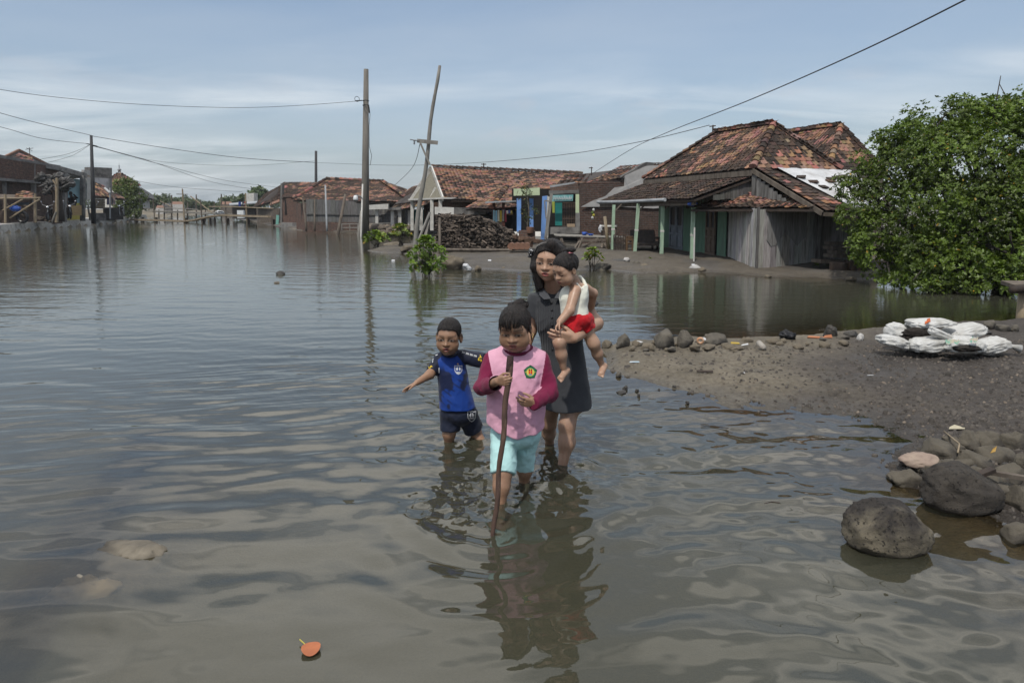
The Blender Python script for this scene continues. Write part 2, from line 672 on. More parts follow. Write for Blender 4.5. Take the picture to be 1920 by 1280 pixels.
g = link('ground', gme, m, smooth=True)
tag(g, kind='structure')

# ------------------------------------------------------------------ water
WRNG = np.random.default_rng(12)
LEGS = {}                                       # name -> (x, y) where something stands in the water, rings spread from it
LEGS['girl_front'] = tuple(G(938, 960)[:2]); LEGS['girl_back'] = tuple(G(982, 917)[:2])
LEGS['woman_front'] = tuple(G(1056, 882)[:2]); LEGS['woman_back'] = tuple(G(1030, 840)[:2])
LEGS['boy_l'] = tuple(G(842, 838)[:2]); LEGS['boy_r'] = tuple(G(910, 836)[:2]); LEGS['stick'] = tuple(G(924, 1004)[:2])


def waves(x, y):
 r = np.hypot(x, y)
 h = np.zeros_like(x)
 wx = x + 0.16 * fbm(x * 1.3, y * 1.3, 0, 2, 61)
 wy = y + 0.16 * fbm(x * 1.3 + 9, y * 1.3, 0, 2, 62)

 def band(lmin, lmax, n, slope, spread, mean=90, warp=1.0):
  q = np.zeros_like(x)
  X = wx * warp + x * (1 - warp); Y = wy * warp + y * (1 - warp)
  for _ in range(n):
   lam = math.exp(WRNG.uniform(math.log(lmin), math.log(lmax)))
   a = R_(mean + WRNG.normal() * spread)
   k = 2 * PI / lam
   q += slope * lam / (2 * PI) * np.cos(k * (X * math.cos(a) + Y * math.sin(a)) + WRNG.uniform(0, 7))
  return q

 near = sstep(6.5, 2.6, r)
 pond = sstep(0.2, 1.6, x) * sstep(5.6, 7.2, y) * sstep(22, 15, y)
 calm = 1 - 0.62 * pond
 patch = 0.65 + 0.7 * fbm(x * .5, y * .35, 0, 3, 66)
 long_ = band(0.26, 0.75, 10, 0.017, 15, 84)
 mid_ = band(0.13, 0.28, 12, 0.020, 20, 96)
 fine = band(0.05, 0.115, 12, 0.024, 24, 92, 0.6)
 far_ = 1 - .62 * sstep(4.2, 8.5, r)
 front = np.exp(-((x - .05) / .55) ** 2) * sstep(3.3, 2.9, y)
 h += long_ * (0.95 + 0.05 * near) * calm * far_ * (1 - .6 * front)
 swirl = band(0.11, 0.36, 12, 0.018, 50, 105)
 h += swirl * sstep(-.3, .5, x) * sstep(5.6, 4.6, y) * (1 - .5 * sstep(3.3, 2.3, r)) * (.45 + .55 * sstep(.25, .9, x))
 h += mid_ * far_ * calm * patch * (1.0 - 0.62 * sstep(3.8, 2.3, r)) * (1 - .6 * front) * (1 - .5 * sstep(0, .5, x) * sstep(5.6, 4.6, y))
 h += fine * calm * (1 - 0.86 * near) * np.clip(patch * 1.2, 0.2, 1.6) * sstep(16, 9, r) * (1 - .35 * sstep(5, 9, r))
 # rings spreading from the people
 for nm, amp, lam, reach in (('girl_front', .0032, .19, .7), ('girl_back', .0024, .16, .6), ('woman_front', .0034, .18, .8),
        ('woman_back', .0022, .14, .5), ('boy_l', .0022, .12, .4), ('boy_r', .0022, .13, .4), ('stick', .0018, .11, .45)):
  cx, cy = LEGS[nm]
  d = np.hypot(x - cx, y - cy)
  ph = 2 * PI * (d / lam) ** 0.93 + 1.2 * fbm(x * 2, y * 2, 0, 2, 70 + len(nm))
  h += amp * np.cos(ph) * np.exp(-d / reach) * sstep(0.03, 0.12, d)
 # bow wave: a swelling in front of the girl
 gx0, gy0 = LEGS['girl_front']
 dx_, dy_ = x - gx0 - 0.03, y - gy0 - .10
 d = np.hypot(dx_ * .8, dy_)
 h += 0.008 * np.exp(-((d - 0.42) / 0.06) ** 2) * sstep(0.25, -0.15, dy_)
 # churned water round the legs
 for nm, rad, a in (('girl_front', .27, .010), ('girl_back', .27, .013), ('woman_front', .26, .009), ('boy_l', .16, .007), ('boy_r', .16, .007), ('woman_back', .2, .007)):
  cx, cy = LEGS[nm]
  oy = .12 if 'girl' in nm else 0.03
  d = np.hypot((x - cx + (0.10 if nm == 'girl_front' else 0)) * .8, y - cy - oy)
  m_ = np.exp(-(d / rad) ** 2)
  if m_.max() > 0:
   sel = m_ > .01
   q = fbm(x[sel] * 13, y[sel] * 13, 0, 4, 81)
   h[sel] += a * m_[sel] * (q + 0.8 * (1 - 2 * np.abs(fbm(x[sel] * 9, y[sel] * 9, 3, 3, 83))) - .5)
 return h


rs = radii([(2.0, 1.010), (6.5, 1.0042), (16, 1.0055), (60, 1.012), (700, 1.06)], 0.7)
ta = np.concatenate([np.linspace(-PI, -1.0, 30)[:-1], np.linspace(-1.0, 1.0, 760), np.linspace(1.0, PI, 30)[1:]])
Rr, T = np.meshgrid(rs, ta, indexing='ij')
x, y = (Rr * np.sin(T)).ravel(), (Rr * np.cos(T)).ravel()
na = len(ta)
ii = np.arange(len(rs) - 1)[:, None] * na + np.arange(na - 1)[None, :]
F = np.stack([ii, ii + na, ii + na + 1, ii + 1], -1).reshape(-1, 4)[:, ::-1]
wh = waves(x, y)
bed = ground_h(x, y)[0]
dep = np.clip(wh - bed, 0, 2)
wh = wh * sstep(0.0, 0.06, dep + .01)
clar = np.exp(-dep * 6.0)
foam = np.zeros_like(x)
for nm, rad in (('girl_front', .30), ('girl_back', .30), ('woman_front', .2), ('boy_l', .13), ('boy_r', .13), ('woman_back', .14)):
 cx, cy = LEGS[nm]
 d = np.hypot((x - cx + (0.12 if nm == 'girl_front' else 0)) * .8, y - cy - .1)
 foam = np.maximum(foam, np.exp(-(d / rad) ** 2))
keep = (bed < 0.05).reshape(len(rs), na)
kf = keep[:-1, :-1] | keep[1:, :-1] | keep[:-1, 1:] | keep[1:, 1:]
F = F[kf.ravel()]
used = np.unique(F); remap = np.full(len(x), -1, np.int64); remap[used] = np.arange(len(used))
V = np.stack([x, y, wh], 1)[used]
wme = np_mesh('water', V, remap[F], {'Clear': np.stack([clar, foam, clar], 1)[used]})
m, t = new_mat('murky_water')
co = t.coord()
sepc = t.n('ShaderNodeSeparateColor', {0: t.attr('Clear')})
clr, fo = sepc.outputs[0], sepc.outputs[1]
nA = t.noise(t.mapping(co, scale=(5, 9, 1)), 1.0, 4, 0.5)
nB = t.noise(t.mapping(co, scale=(1.6, 3.4, 1)), 1.0, 3, 0.5)
cd = t.n('ShaderNodeVectorMath', operation='LENGTH')
t.t.links.new(co, cd.inputs[0])
farw = t.ramp(t.math('DIVIDE', cd.outputs['Value'], 40.0), [(0.10, 0.0), (0.35, 1.0)])
hgt = t.math('ADD', t.math('MULTIPLY', nA, farw), t.math('MULTIPLY', t.math('MULTIPLY', nB, farw), 1.2))
nrm = t.bump(hgt, 0.11, 0.05)
fr = t.n('ShaderNodeFresnel', {'IOR': 1.48, 'Normal': nrm}).outputs[0]
murk = t.mix(t.noise(co, 0.8, 4, 0.55), (0.046, 0.048, 0.033), (0.066, 0.066, 0.046))
spk = t.ramp(t.noise(co, 95, 2, 0.6), [(0.66, 0), (0.72, 1)])
spk = t.math('MULTIPLY', spk, t.ramp(t.math('MULTIPLY', fo, t.noise(co, 14, 4, .6)), [(0.30, 0), (0.5, 1)]))
murk = t.mix(t.math('MULTIPLY', spk, .55), murk, (0.5, 0.5, 0.48))
dif = t.n('ShaderNodeBsdfDiffuse', {'Color': murk})
trn = t.n('ShaderNodeBsdfTransparent', {'Color': (0.72, 0.66, 0.52, 1)})
body = t.n('ShaderNodeMixShader', {0: clr, 1: dif.outputs[0], 2: trn.outputs[0]})
gl = t.n('ShaderNodeBsdfGlossy', {'Color': (1, 1, 1, 1), 'Roughness': 0.006, 'Normal': nrm})
mx = t.n('ShaderNodeMixShader', {0: fr, 1: body.outputs[0], 2: gl.outputs[0]})
t.out(mx.outputs[0])
wo_ = link('water', wme, m, smooth=True)
tag(wo_, kind='structure')
# ------------------------------------------------------------------ shared procedural materials
def brick_mat(name, c1, c2, mortar, stain=(0.06, 0.055, 0.05), bw=0.22, bh=0.065, stain_amt=(0.5, 0.75)):
 m, t = new_mat(name)
 uv = t.coord('UV')
 co = t.coord()
 wob = t.n('ShaderNodeVectorMath', {0: uv}, operation='ADD')
 nz = t.n('ShaderNodeTexNoise', {'Scale': 2.5, 'Detail': 3.0})
 t.t.links.new(co, nz.inputs['Vector'])
 sc = t.n('ShaderNodeVectorMath', {0: nz.outputs[1]}, operation='SCALE'); sc.inputs['Scale'].default_value = 0.03
 t.t.links.new(sc.outputs[0], wob.inputs[1])
 br = t.n('ShaderNodeTexBrick', {'Color1': (*c1, 1), 'Color2': (*c2, 1), 'Mortar': (*mortar, 1), 'Scale': 1.0, 'Mortar Size': 0.012,
         'Mortar Smooth': 0.3, 'Bias': 0.0, 'Brick Width': bw, 'Row Height': bh})
 t.t.links.new(wob.outputs[0], br.inputs['Vector'])
 n1 = t.noise(co, 9, 5, 0.65)
 c = t.mix(t.ramp(n1, [(0.35, 0), (0.65, 0.8)]), br.outputs[0], t.mix(1, br.outputs[0], (0.45, 0.42, 0.42), 'MULTIPLY'))
 s = t.ramp(t.noise(t.mapping(co, scale=(1, 1, 0.5)), 1.1, 6, 0.65), [(stain_amt[0], 0), (stain_amt[1], 0.85)])
 c = t.mix(s, c, stain)
 b = t.n('ShaderNodeBsdfPrincipled', {'Base Color': c, 'Roughness': 0.9, 'Specular IOR Level': 0.2})
 h = t.math('ADD', t.math('MULTIPLY', br.outputs[1], -0.8), t.noise(co, 30, 4, .6))
 t.t.links.new(t.bump(h, 0.6, 0.015), b.inputs['Normal'])
 t.out(b.outputs[0])
 return m


M_BRICK = brick_mat('old_brick', (0.19, 0.095, 0.066), (0.12, 0.066, 0.05), (0.16, 0.145, 0.13))
M_BRICKD = brick_mat('dark_brick', (0.155, 0.085, 0.062), (0.095, 0.058, 0.046), (0.14, 0.125, 0.11), stain_amt=(.46, .75))
M_TILE = pm('clay_tile', (1, 1, 1), (0.72, 0.70, 0.70), 0.85, 18, bump=0.35, attr=True, spec=0.2)
M_PLANK = pm('grey_plank', (1, 1, 1), (0.55, 0.54, 0.53), 0.85, 7, bump=0.5, bdist=0.006, stretch=(6, 6, 0.5), attr=True, detail=7, spec=.2,
     stain=(0.05, 0.044, 0.04), stain_scale=2.2, stain_amt=(.52, .72))
M_WOOD = pm('weathered_wood', (0.16, 0.135, 0.11), (0.085, 0.07, 0.057), 0.85, 9, bump=0.4, stretch=(1, 1, 0.25), spec=.2)
M_WOODD = pm('dark_wood', (0.05, 0.036, 0.028), (0.025, 0.019, 0.016), 0.7, 9, bump=0.4)
M_BAMBOO = pm('bamboo', (0.30, 0.24, 0.16), (0.19, 0.15, 0.10), 0.6, 12, bump=0.2, stretch=(1, 1, .3))
M_BAMBOOG = pm('grey_bamboo', (0.235, 0.225, 0.20), (0.15, 0.14, 0.125), 0.65, 12, bump=0.2, stretch=(1, 1, .3))
M_CONC = pm('bare_concrete', (0.235, 0.225, 0.21), (0.15, 0.145, 0.14), 0.9, 4, bump=0.4, stain=(0.07, 0.065, 0.06), stain_amt=(.5, .7))
M_CONCD = pm('stained_concrete', (0.145, 0.14, 0.13), (0.085, 0.08, 0.078), 0.9, 3, bump=0.4, stain=(0.045, 0.042, 0.04), stain_amt=(.48, .68))
M_PLASTER = pm('grey_plaster', (0.44, 0.43, 0.41), (0.33, 0.32, 0.305), 0.9, 3, bump=0.25, stain=(0.2, 0.19, 0.18), stain_amt=(.54, .75))
M_WHITE = pm('white_paint', (0.55, 0.54, 0.50), (0.42, 0.41, 0.38), 0.75, 5, bump=0.2, stain=(0.16, 0.15, 0.13), stain_amt=(.55, .75))
M_GREENP = pm('faded_green_paint', (0.135, 0.235, 0.165), (0.095, 0.175, 0.12), 0.7, 6, bump=0.3, stretch=(4, 4, .5), stain=(0.10, 0.11, 0.085), stain_amt=(.52, .72))
M_POSTG = pm('pale_green_post', (0.34, 0.46, 0.34), (0.25, 0.35, 0.25), 0.7, 6, bump=0.3, stretch=(3, 3, .6), stain=(0.14, 0.14, 0.11), stain_amt=(.54, .72))
M_LIME = pm('pale_lime_paint', (0.50, 0.58, 0.38), (0.40, 0.48, 0.30), 0.75, 4, bump=0.15)
M_BLUEP = pm('sky_blue_paint', (0.16, 0.30, 0.60), (0.12, 0.24, 0.50), 0.7, 3, bump=0.15, stain=(.20, .25, .35), stain_amt=(.6, .8))
M_TEAL = pm('teal_paint', (0.02, 0.20, 0.18), (0.015, 0.15, 0.135), 0.6, 4, bump=0.1)
M_TEALPL = pm('teal_plastic', (0.02, 0.26, 0.24), (0.02, 0.22, 0.20), 0.4, 3, bump=0)
M_GREYDOOR = pm('grey_blue_door', (0.22, 0.245, 0.275), (0.15, 0.17, 0.19), 0.7, 6, bump=0.25)
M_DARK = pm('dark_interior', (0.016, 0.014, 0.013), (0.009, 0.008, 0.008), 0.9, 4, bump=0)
M_SHEET = pm('white_roof_sheet', (0.55, 0.56, 0.57), (0.44, 0.45, 0.46), 0.6, 2, bump=0.2, bscale=5, stain=(.25, .24, .23), stain_amt=(.52, .72))
M_ZINC = pm('zinc_sheet', (0.33, 0.35, 0.36), (0.22, 0.23, 0.24), 0.55, 3, bump=0.1)
M_METAL = pm('grey_metal', (0.20, 0.21, 0.22), (0.13, 0.135, 0.14), 0.5, 8, bump=0.1)
M_POLE = pm('concrete_pole', (0.19, 0.175, 0.15), (0.13, 0.12, 0.105), 0.85, 4, bump=0.3, stretch=(1, 1, .2), stain=(0.05, .047, .043), stain_amt=(.5, .75))
M_POLED = pm('dark_pole', (0.05, 0.05, 0.052), (0.035, 0.035, 0.037), 0.7, 4, bump=0.1)
M_CABLE = pm('black_cable', (0.02, 0.02, 0.022), (0.014, 0.014, 0.015), 0.6, 4, bump=0)
M_RUST = pm('rusty_metal', (0.06, 0.04, 0.03), (0.035, 0.026, 0.021), 0.8, 8, bump=0.2)
M_BLACK = pm('black_plastic', (0.012, 0.012, 0.014), (0.02, 0.02, 0.022), 0.35, 3, bump=0)
M_BLUEPL = pm('blue_plastic', (0.03, 0.10, 0.42), (0.03, 0.08, 0.33), 0.45, 5, bump=0.1)
M_CLAY = pm('clay_pot', (0.24, 0.125, 0.08), (0.12, 0.07, 0.05), 0.8, 6, bump=0.3)
M_YELLOW = pm('yellow_paint', (0.42, 0.36, 0.07), (0.34, 0.29, 0.06), 0.8, 3, bump=0.1)
M_LBLUE = pm('pale_blue_paint', (0.20, 0.32, 0.37), (0.16, 0.27, 0.31), 0.8, 3, bump=0.1)
M_ORANGEW = pm('pale_plywood', (0.42, 0.29, 0.14), (0.34, 0.23, 0.11), 0.8, 4, bump=0.1, stretch=(.4, .4, 3))
M_CHROME = pm('chrome', (0.6, 0.6, 0.62), (0.5, 0.5, 0.52), 0.25, 4, bump=0)
M_CHROME.node_tree.nodes['Principled BSDF'].inputs['Metallic'].default_value = 1
M_LAMPG = pm('white_enamel', (0.65, 0.67, 0.68), (0.58, 0.6, 0.6), 0.4, 4, bump=0)
M_CLOTH = pm('washing', (1, 1, 1), (0.8, 0.8, 0.8), 0.9, 5, bump=0.3, attr=True)
M_ROCK = pm('rock', (0.125, 0.112, 0.090), (0.062, 0.056, 0.047), 0.9, 5, bump=0.9, bdist=0.02, bscale=22, detail=8, stain=(0.026, 0.024, 0.022), stain_scale=3, stain_amt=(.5, .62))
M_ROCKM = pm('mud_coated_rock', (0.155, 0.130, 0.094), (0.095, 0.080, 0.060), 0.9, 6, bump=0.7, bdist=0.015, bscale=26, detail=7, stain=(0.05, 0.044, 0.037), stain_scale=4, stain_amt=(.55, .7))
M_ROCKD = pm('dark_mud_rock', (0.105, 0.092, 0.070), (0.060, 0.053, 0.042), 0.85, 6, bump=0.8, bdist=0.015, bscale=26, detail=7, stain=(0.035, 0.031, 0.027), stain_scale=4, stain_amt=(.5, .66))
M_ROCKW = pm('wet_rock', (0.05, 0.045, 0.038), (0.028, 0.026, 0.023), 0.45, 6, bump=0.8, bdist=0.02, bscale=22, detail=7)


def leaf_mat(name, hue=1.0):
 m, t = new_mat(name)
 c = t.attr('Col')
 n1 = t.noise(t.coord(), 8, 3)
 c = t.mix(t.ramp(n1, [(.35, 0), (.65, .5)]), c, t.mix(1, c, (0.6, 0.62, 0.6), 'MULTIPLY'))
 b = t.n('ShaderNodeBsdfPrincipled', {'Base Color': c, 'Roughness': 0.42, 'Specular IOR Level': 0.4})
 tr = t.n('ShaderNodeBsdfTranslucent', {'Color': t.mix(1, c, (1.3, 1.45, 0.55), 'MULTIPLY')})
 mx = t.n('ShaderNodeMixShader', {0: 0.25, 1: b.outputs[0], 2: tr.outputs[0]})
 t.out(mx.outputs[0])
 return m


M_LEAF = leaf_mat('leaf')


# ------------------------------------------------------------------ tiles, planks
TERRA = (0.315, 0.168, 0.108)


def tile_color(u, v, seed, dark):
 n = .75 * float(fbm(u * 1.1 + seed, v * 1.8, 0, 4, seed)) + random.uniform(-.34, .34)
 k = n - dark
 base = jit((TERRA[0] * random.uniform(.75, 1.1), TERRA[1] * random.uniform(.8, 1.15), TERRA[2] * random.uniform(.8, 1.3)), .1)
 dk = (0.042, 0.033, 0.028)
 f = max(0.0, min(1.0, (0.22 - k) / 0.22)) if k < .22 else 0
 f = min(1, f * random.uniform(.8, 1.1))
 return tuple(b * (1 - f) + d * f for b, d in zip(base, dk))


def tiles(mb, A, B, C, D, tw=0.19, th=0.20, seed=1, dark=0.0, lift=0.03, jitter=1.0, keep=None, miss=0.0):
 """pantiles laid on the surface A(eave left) B(eave right) C(top right) D(top left)"""
 A, B, C, D = map(Vector, (A, B, C, D))
 slope = max((D - A).length, (C - B).length)
 nr = max(2, int(round(slope / th)))
 for r in range(nr):
  v = r / nr
  L0 = A.lerp(D, v); R0 = B.lerp(C, v)
  v2 = (r + 1.25) / nr
  wrow = (R0 - L0).length
  if wrow < tw * .5:
   continue
  e = (R0 - L0).normalized()
  up = ((D.lerp(C, .5)) - (A.lerp(B, .5))).normalized()
  up = (A.lerp(D, min(1, v + .01)) - L0).normalized() * .5 + (B.lerp(C, min(1, v + .01)) - R0).normalized() * .5 if v < .98 else up
  up = (up - e * up.dot(e)).normalized()
  n = e.cross(up).normalized()
  if n.z < 0:
   n = -n
  nc = max(1, int(round(wrow / tw)))
  tl = slope / nr * 1.28
  off = (r % 2) * .0
  for k in range(nc):
   u = (k + .5 + off) / nc
   c = L0.lerp(R0, u)
   if keep and not keep(u, v):
    continue
   if random.random() < miss:
    continue
   w = wrow / nc * 1.02
   mb.col = tile_color(u * wrow + seed * 5, v * slope, seed, dark)
   c = c + n * (lift + random.uniform(-.006, .006) * jitter) + up * random.uniform(-.015, .015) * jitter
   ee = (e + n * random.uniform(-.05, .05) * jitter + up * random.uniform(-.05, .05) * jitter).normalized()
   uu = (up + n * (.035 + random.uniform(-.02, .02) * jitter)).normalized()
   prof = ((-.5, .35), (-.28, .02), (.05, .0), (.3, .3), (.5, .38))
   hgt = w * .22
   lo = [c + ee * (a * w) + n * (b * hgt) for a, b in prof]
   hi = [p + uu * tl - n * (.030) for p in lo]
   bt = [p - n * .016 for p in lo]
   q = len(prof)
   fs = [(i, i + 1, q + i + 1, q + i) for i in range(q - 1)] + [(2 * q + i, 2 * q + i + 1, i + 1, i) for i in range(q - 1)]
   mb.add(lo + hi + bt, fs)
 mb.col = (1, 1, 1)


def caps(mb, p, q, r=0.085, step=0.26, seed=0, dark=0.0):
 """half-round ridge or hip tiles from p to q"""
 p, q = Vector(p), Vector(q)
 L = (q - p).length
 n = max(1, int(L / step))
 d = (q - p).normalized()
 s = d.cross(Vector((0, 0, 1))).normalized()
 up = s.cross(d).normalized()
 if up.z < 0: up = -up
 for i in range(n):
  a = p + d * (i * L / n - .02)
  b = p + d * ((i + 1) * L / n + .03)
  mb.col = tile_color(i * .7, seed, seed, dark)
  r1, r2 = r * 1.12, r * .9
  vs = []
  for (o, rr, dz_) in ((a, r1, .02), (b, r2, .0)):
   for k in range(7):
    t_ = PI * k / 6
    vs.append(o + s * (math.cos(t_) * rr) + up * (math.sin(t_) * rr + dz_ - .03) + Vector((0, 0, random.uniform(-.006, .006))))
  vs.append(a - up * .04)
  fs = [(k, k + 1, 8 + k, 7 + k) for k in range(6)] + [(14, k + 1, k) for k in range(6)]
  mb.add(vs, fs)
 mb.col = (1, 1, 1)


def planks(mb, A, B, z0, z1, w=0.16, base=(0.23, 0.22, 0.21), var=0.25, th=0.022, ragged=0.02, z0b=None, z1b=None, gap=.004):
 """vertical boards along the line A-B (xy), each with its own tone; z0/z1 may slope to z0b/z1b"""
 A, B = Vector((A[0], A[1], 0)), Vector((B[0], B[1], 0))
 L = (B - A).length
 d = (B - A).normalized()
 nrm = Vector((d.y, -d.x, 0))
 s = 0.0
 z0b = z0 if z0b is None else z0b
 z1b = z1 if z1b is None else z1b
 while s < L - .02:
  ww = min(w * random.uniform(.75, 1.25), L - s)
  k = (s + ww / 2) / L
  lo = z0 + (z0b - z0) * k + random.uniform(-ragged, ragged)
  hi = z1 + (z1b - z1) * k + random.uniform(-ragged, ragged) * .3
  if hi - lo > .02:
   c = A + d * (s + ww / 2) + nrm * random.uniform(-.008, .008)
   c.z = (lo + hi) / 2
   f = random.uniform(1 - var, 1 + var)
   mb.col = tuple(x * f * random.uniform(.95, 1.05) for x in base)
   rot = Matrix.Rotation(math.atan2(d.y, d.x) + random.uniform(-.05, .05), 3, 'Z') @ Matrix.Rotation(random.uniform(-.008, .008), 3, 'Y')
   mb.box(c, (ww - gap, th, hi - lo), rot)
  s += ww
 mb.col = tuple(x * .8 for x in base)


def wall(mb, A, B, z0, z1, th=0.12, z0b=None, z1b=None):
 """an upright wall panel from A to B (xy), thickness to the far side, with metre UVs"""
 z0b = z0 if z0b is None else z0b
 z1b = z1 if z1b is None else z1b
 a, b = Vector((A[0], A[1], z0)), Vector((B[0], B[1], z0b))
 c, d = Vector((B[0], B[1], z1b)), Vector((A[0], A[1], z1))
 return mb.slab([a, b, c, d], th)


def lerp2(a, b, k):
 return (a[0] + (b[0] - a[0]) * k, a[1] + (b[1] - a[1]) * k)
# ------------------------------------------------------------------ the timber house with the hipped tile roof
P0, P1, P2 = P(1412, 316, 16.0), P(1207, 336, 22.4), P(1577, 320, 16.7)
P3 = P1 + (P2 - P0)
RA, RB = P(1451, 234, 17.5), P(1345, 249, 20.2)
GH = 0.16
h1 = thing('timber_house', (5.6, 17.0, GH), 'grey timber house with hipped clay tile roof, green veranda and plank shed in front', 'house')
rf = MB()
tiles(rf, P1, P0, RA, RB, .165, .175, 3, -.02)
tiles(rf, P0, P2, RA, RA + (P2 - P0) * .01, .165, .175, 4, .02)
tiles(rf, P3, P1, RB, RB, .2, .22, 5, 0)
tiles(rf, P2, P3, RB, RA, .2, .22, 6, 0)
roof1 = rf.build('roof', M_TILE, h1)
ub = MB()
for q in ((P1, P0, RA, RB), (P0, P2, RA), (P3, P1, RB), (P2, P3, RB, RA)):
 ub.slab([Vector(p) + Vector((0, 0, -.02)) for p in q], .05)
ub.build('roof_boards', M_WOODD, roof1)
cm = MB()
caps(cm, P0 + Vector((0, 0, .05)), RA + Vector((0, 0, .05)), .085, .2, 1, -.12)
caps(cm, RB + Vector((0, 0, .05)), RA + Vector((0, 0, .05)), .08, .22, 2, -.2)
caps(cm, P1 + Vector((0, 0, .05)), RB + Vector((0, 0, .05)), .08, .25, 3, -.1)
caps(cm, P2 + Vector((0, 0, .05)), RA + Vector((0, 0, .05)), .08, .22, 4, .05)
cm.build('ridge_tiles', M_TILE, roof1)
fb = MB()
fb.beam(P1 + Vector((0, 0, -.10)), P0 + Vector((0, 0, -.10)), .04, .13)
fb.beam(P0 + Vector((0, 0, -.10)), P2 + Vector((0, 0, -.10)), .04, .10)
fb.build('fascia_board', M_WOOD, h1)
sh = MB()
e1 = P(1326, 264, 20.4); sh.slab([e1, e1 + Vector((.28, -.25, .02)), e1 + Vector((.40, -.05, .20)), e1 + Vector((.12, .2, .18))], .02)
sh.build('patch_sheet', M_SHEET, roof1)

# veranda roof (dark, mossy)
V0, V1 = P(1122, 379, 22.6), P(1301, 373, 16.3)
T0, T1 = P(1219, 341, 22.3), P(1421, 329, 16.05)
vr = MB()
tiles(vr, V0, V1, T1, T0, .17, .18, 9, .52)
vroof = vr.build('veranda_roof', M_TILE, h1)
vb = MB(); vb.slab([p + Vector((0, 0, -.03)) for p in (V0, V1, T1, T0)], .04); vb.build('roof_boards', M_WOODD, vroof)
vg = MB(); vg.tube([V0 + Vector((-.03, -.03, 0)), V0.lerp(V1, .35) + Vector((-.05, 0, -.02)), V0.lerp(V1, .78) + Vector((-.05, 0, .0))], .045, 8)
vg.build('gutter', M_ZINC, vroof)
vbm = MB(); vbm.beam(V0 + Vector((.08, 0, -.12)), V1 + Vector((.08, .2, -.10)), .07, .10); vbm.build('veranda_beam', M_WOOD, h1)

# facade (green boards) from the hut corner back along the veranda
FA, FB = (5.43, 17.2), (4.72, 22.0)
for a, b in ((0.02, .12), (.27, .58), (.80, 1.0)):
 fw = MB()
 planks(fw, lerp2(FB, FA, 1 - b), lerp2(FB, FA, 1 - a), .17, 1.72, .2, (1, 1, 1), .12)
 fw.build('facade_boards', M_GREENP, h1)
fu = MB(); planks(fu, FB, FA, 1.42, 2.25, .18, (.12, .115, .105), .2); fu.build('upper_boards', M_PLANK, h1)
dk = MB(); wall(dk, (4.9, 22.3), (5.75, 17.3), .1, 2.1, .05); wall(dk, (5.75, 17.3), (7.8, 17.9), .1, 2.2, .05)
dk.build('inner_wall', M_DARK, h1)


def plank_door(name, a, b, z0, z1, mat, open_=0.0):
 """a double-panel door leaf: frame, two lower panels, a dark upper light"""
 a, b = Vector((*a, 0)), Vector((*b, 0))
 d = (b - a).normalized(); nrm = Vector((d.y, -d.x, 0))
 W_ = (b - a).length
 m_ = MB()
 for leaf in (0, 1):
  o = a + d * (W_ * .5 * leaf) + nrm * .02
  w2 = W_ * .5 - .01
  for x0, x1, y0, y1 in ((0, .16, 0, 1), (.84, 1, 0, 1), (.16, .84, 0, .06), (.16, .84, .33, .38), (.16, .84, .5, .55), (.16, .84, .95, 1)):
   p = o + d * (w2 * (x0 + x1) / 2); p.z = z0 + (z1 - z0) * (y0 + y1) / 2
   rot = Matrix.Rotation(math.atan2(d.y, d.x), 3, 'Z')
   m_.box(p, (w2 * (x1 - x0), .035, (z1 - z0) * (y1 - y0)), rot)
  for y0, y1 in ((.06, .33), (.38, .5)):
   p = o + d * (w2 * .5) - nrm * .012; p.z = z0 + (z1 - z0) * (y0 + y1) / 2
   m_.box(p, (w2 * .6, .015, (z1 - z0) * (y1 - y0) * .96), Matrix.Rotation(math.atan2(d.y, d.x), 3, 'Z'))
 dr = m_.build(name, mat, h1)
 g_ = MB()
 for leaf in (0, 1):
  p = a + d * (W_ * (.25 + .5 * leaf)) + nrm * .005; p.z = z0 + (z1 - z0) * .75
  g_.box(p, (W_ * .3, .01, (z1 - z0) * .4), Matrix.Rotation(math.atan2(d.y, d.x), 3, 'Z'))
 g_.build('pane', M_BLACK, dr)
 return dr


d1 = plank_door('door', lerp2(FB, FA, .20), lerp2(FB, FA, .42), .18, 1.5, M_GREYDOOR)
d1['label'] = 'closed grey blue double door'
d2 = plank_door('door', lerp2(FB, FA, .74), lerp2(FB, FA, .86), .18, 1.5, pm('brown_door', (.16, .12, .09), (.11, .08, .06), .7, 6))
d2['label'] = 'brown panelled door leaf beside the dark opening'
pgs = []
for k, (px, py, tx, ty) in enumerate(((1148, 470, 1151, 384), (1190, 475, 1197, 382), (1240, 480, 1243, 380), (1297, 487, 1300, 388))):
 b_ = G(px, py, GH - .02); tp = P(tx, ty, b_.y + .02)
 p_ = MB(); p_.beam(b_, tp, .085, .085); pst = p_.build('veranda_post', M_POSTG, h1)
 c_ = MB(); c_.box(b_.lerp(tp, .47), (.097, .097, .05)); c_.build('band', M_WHITE, pst)
 c_ = MB(); c_.beam(tp + Vector((0, 0, -.22)), tp + Vector((.22, -.05, .02)), .04, .04); c_.build('brace', M_WOOD, pst)
pp = MB(); q0 = G(1301, 490, GH - .02); pp.tube([q0, q0 + Vector((.0, .02, .82))], .02, 8); pp.build('standpipe', M_WHITE, h1)

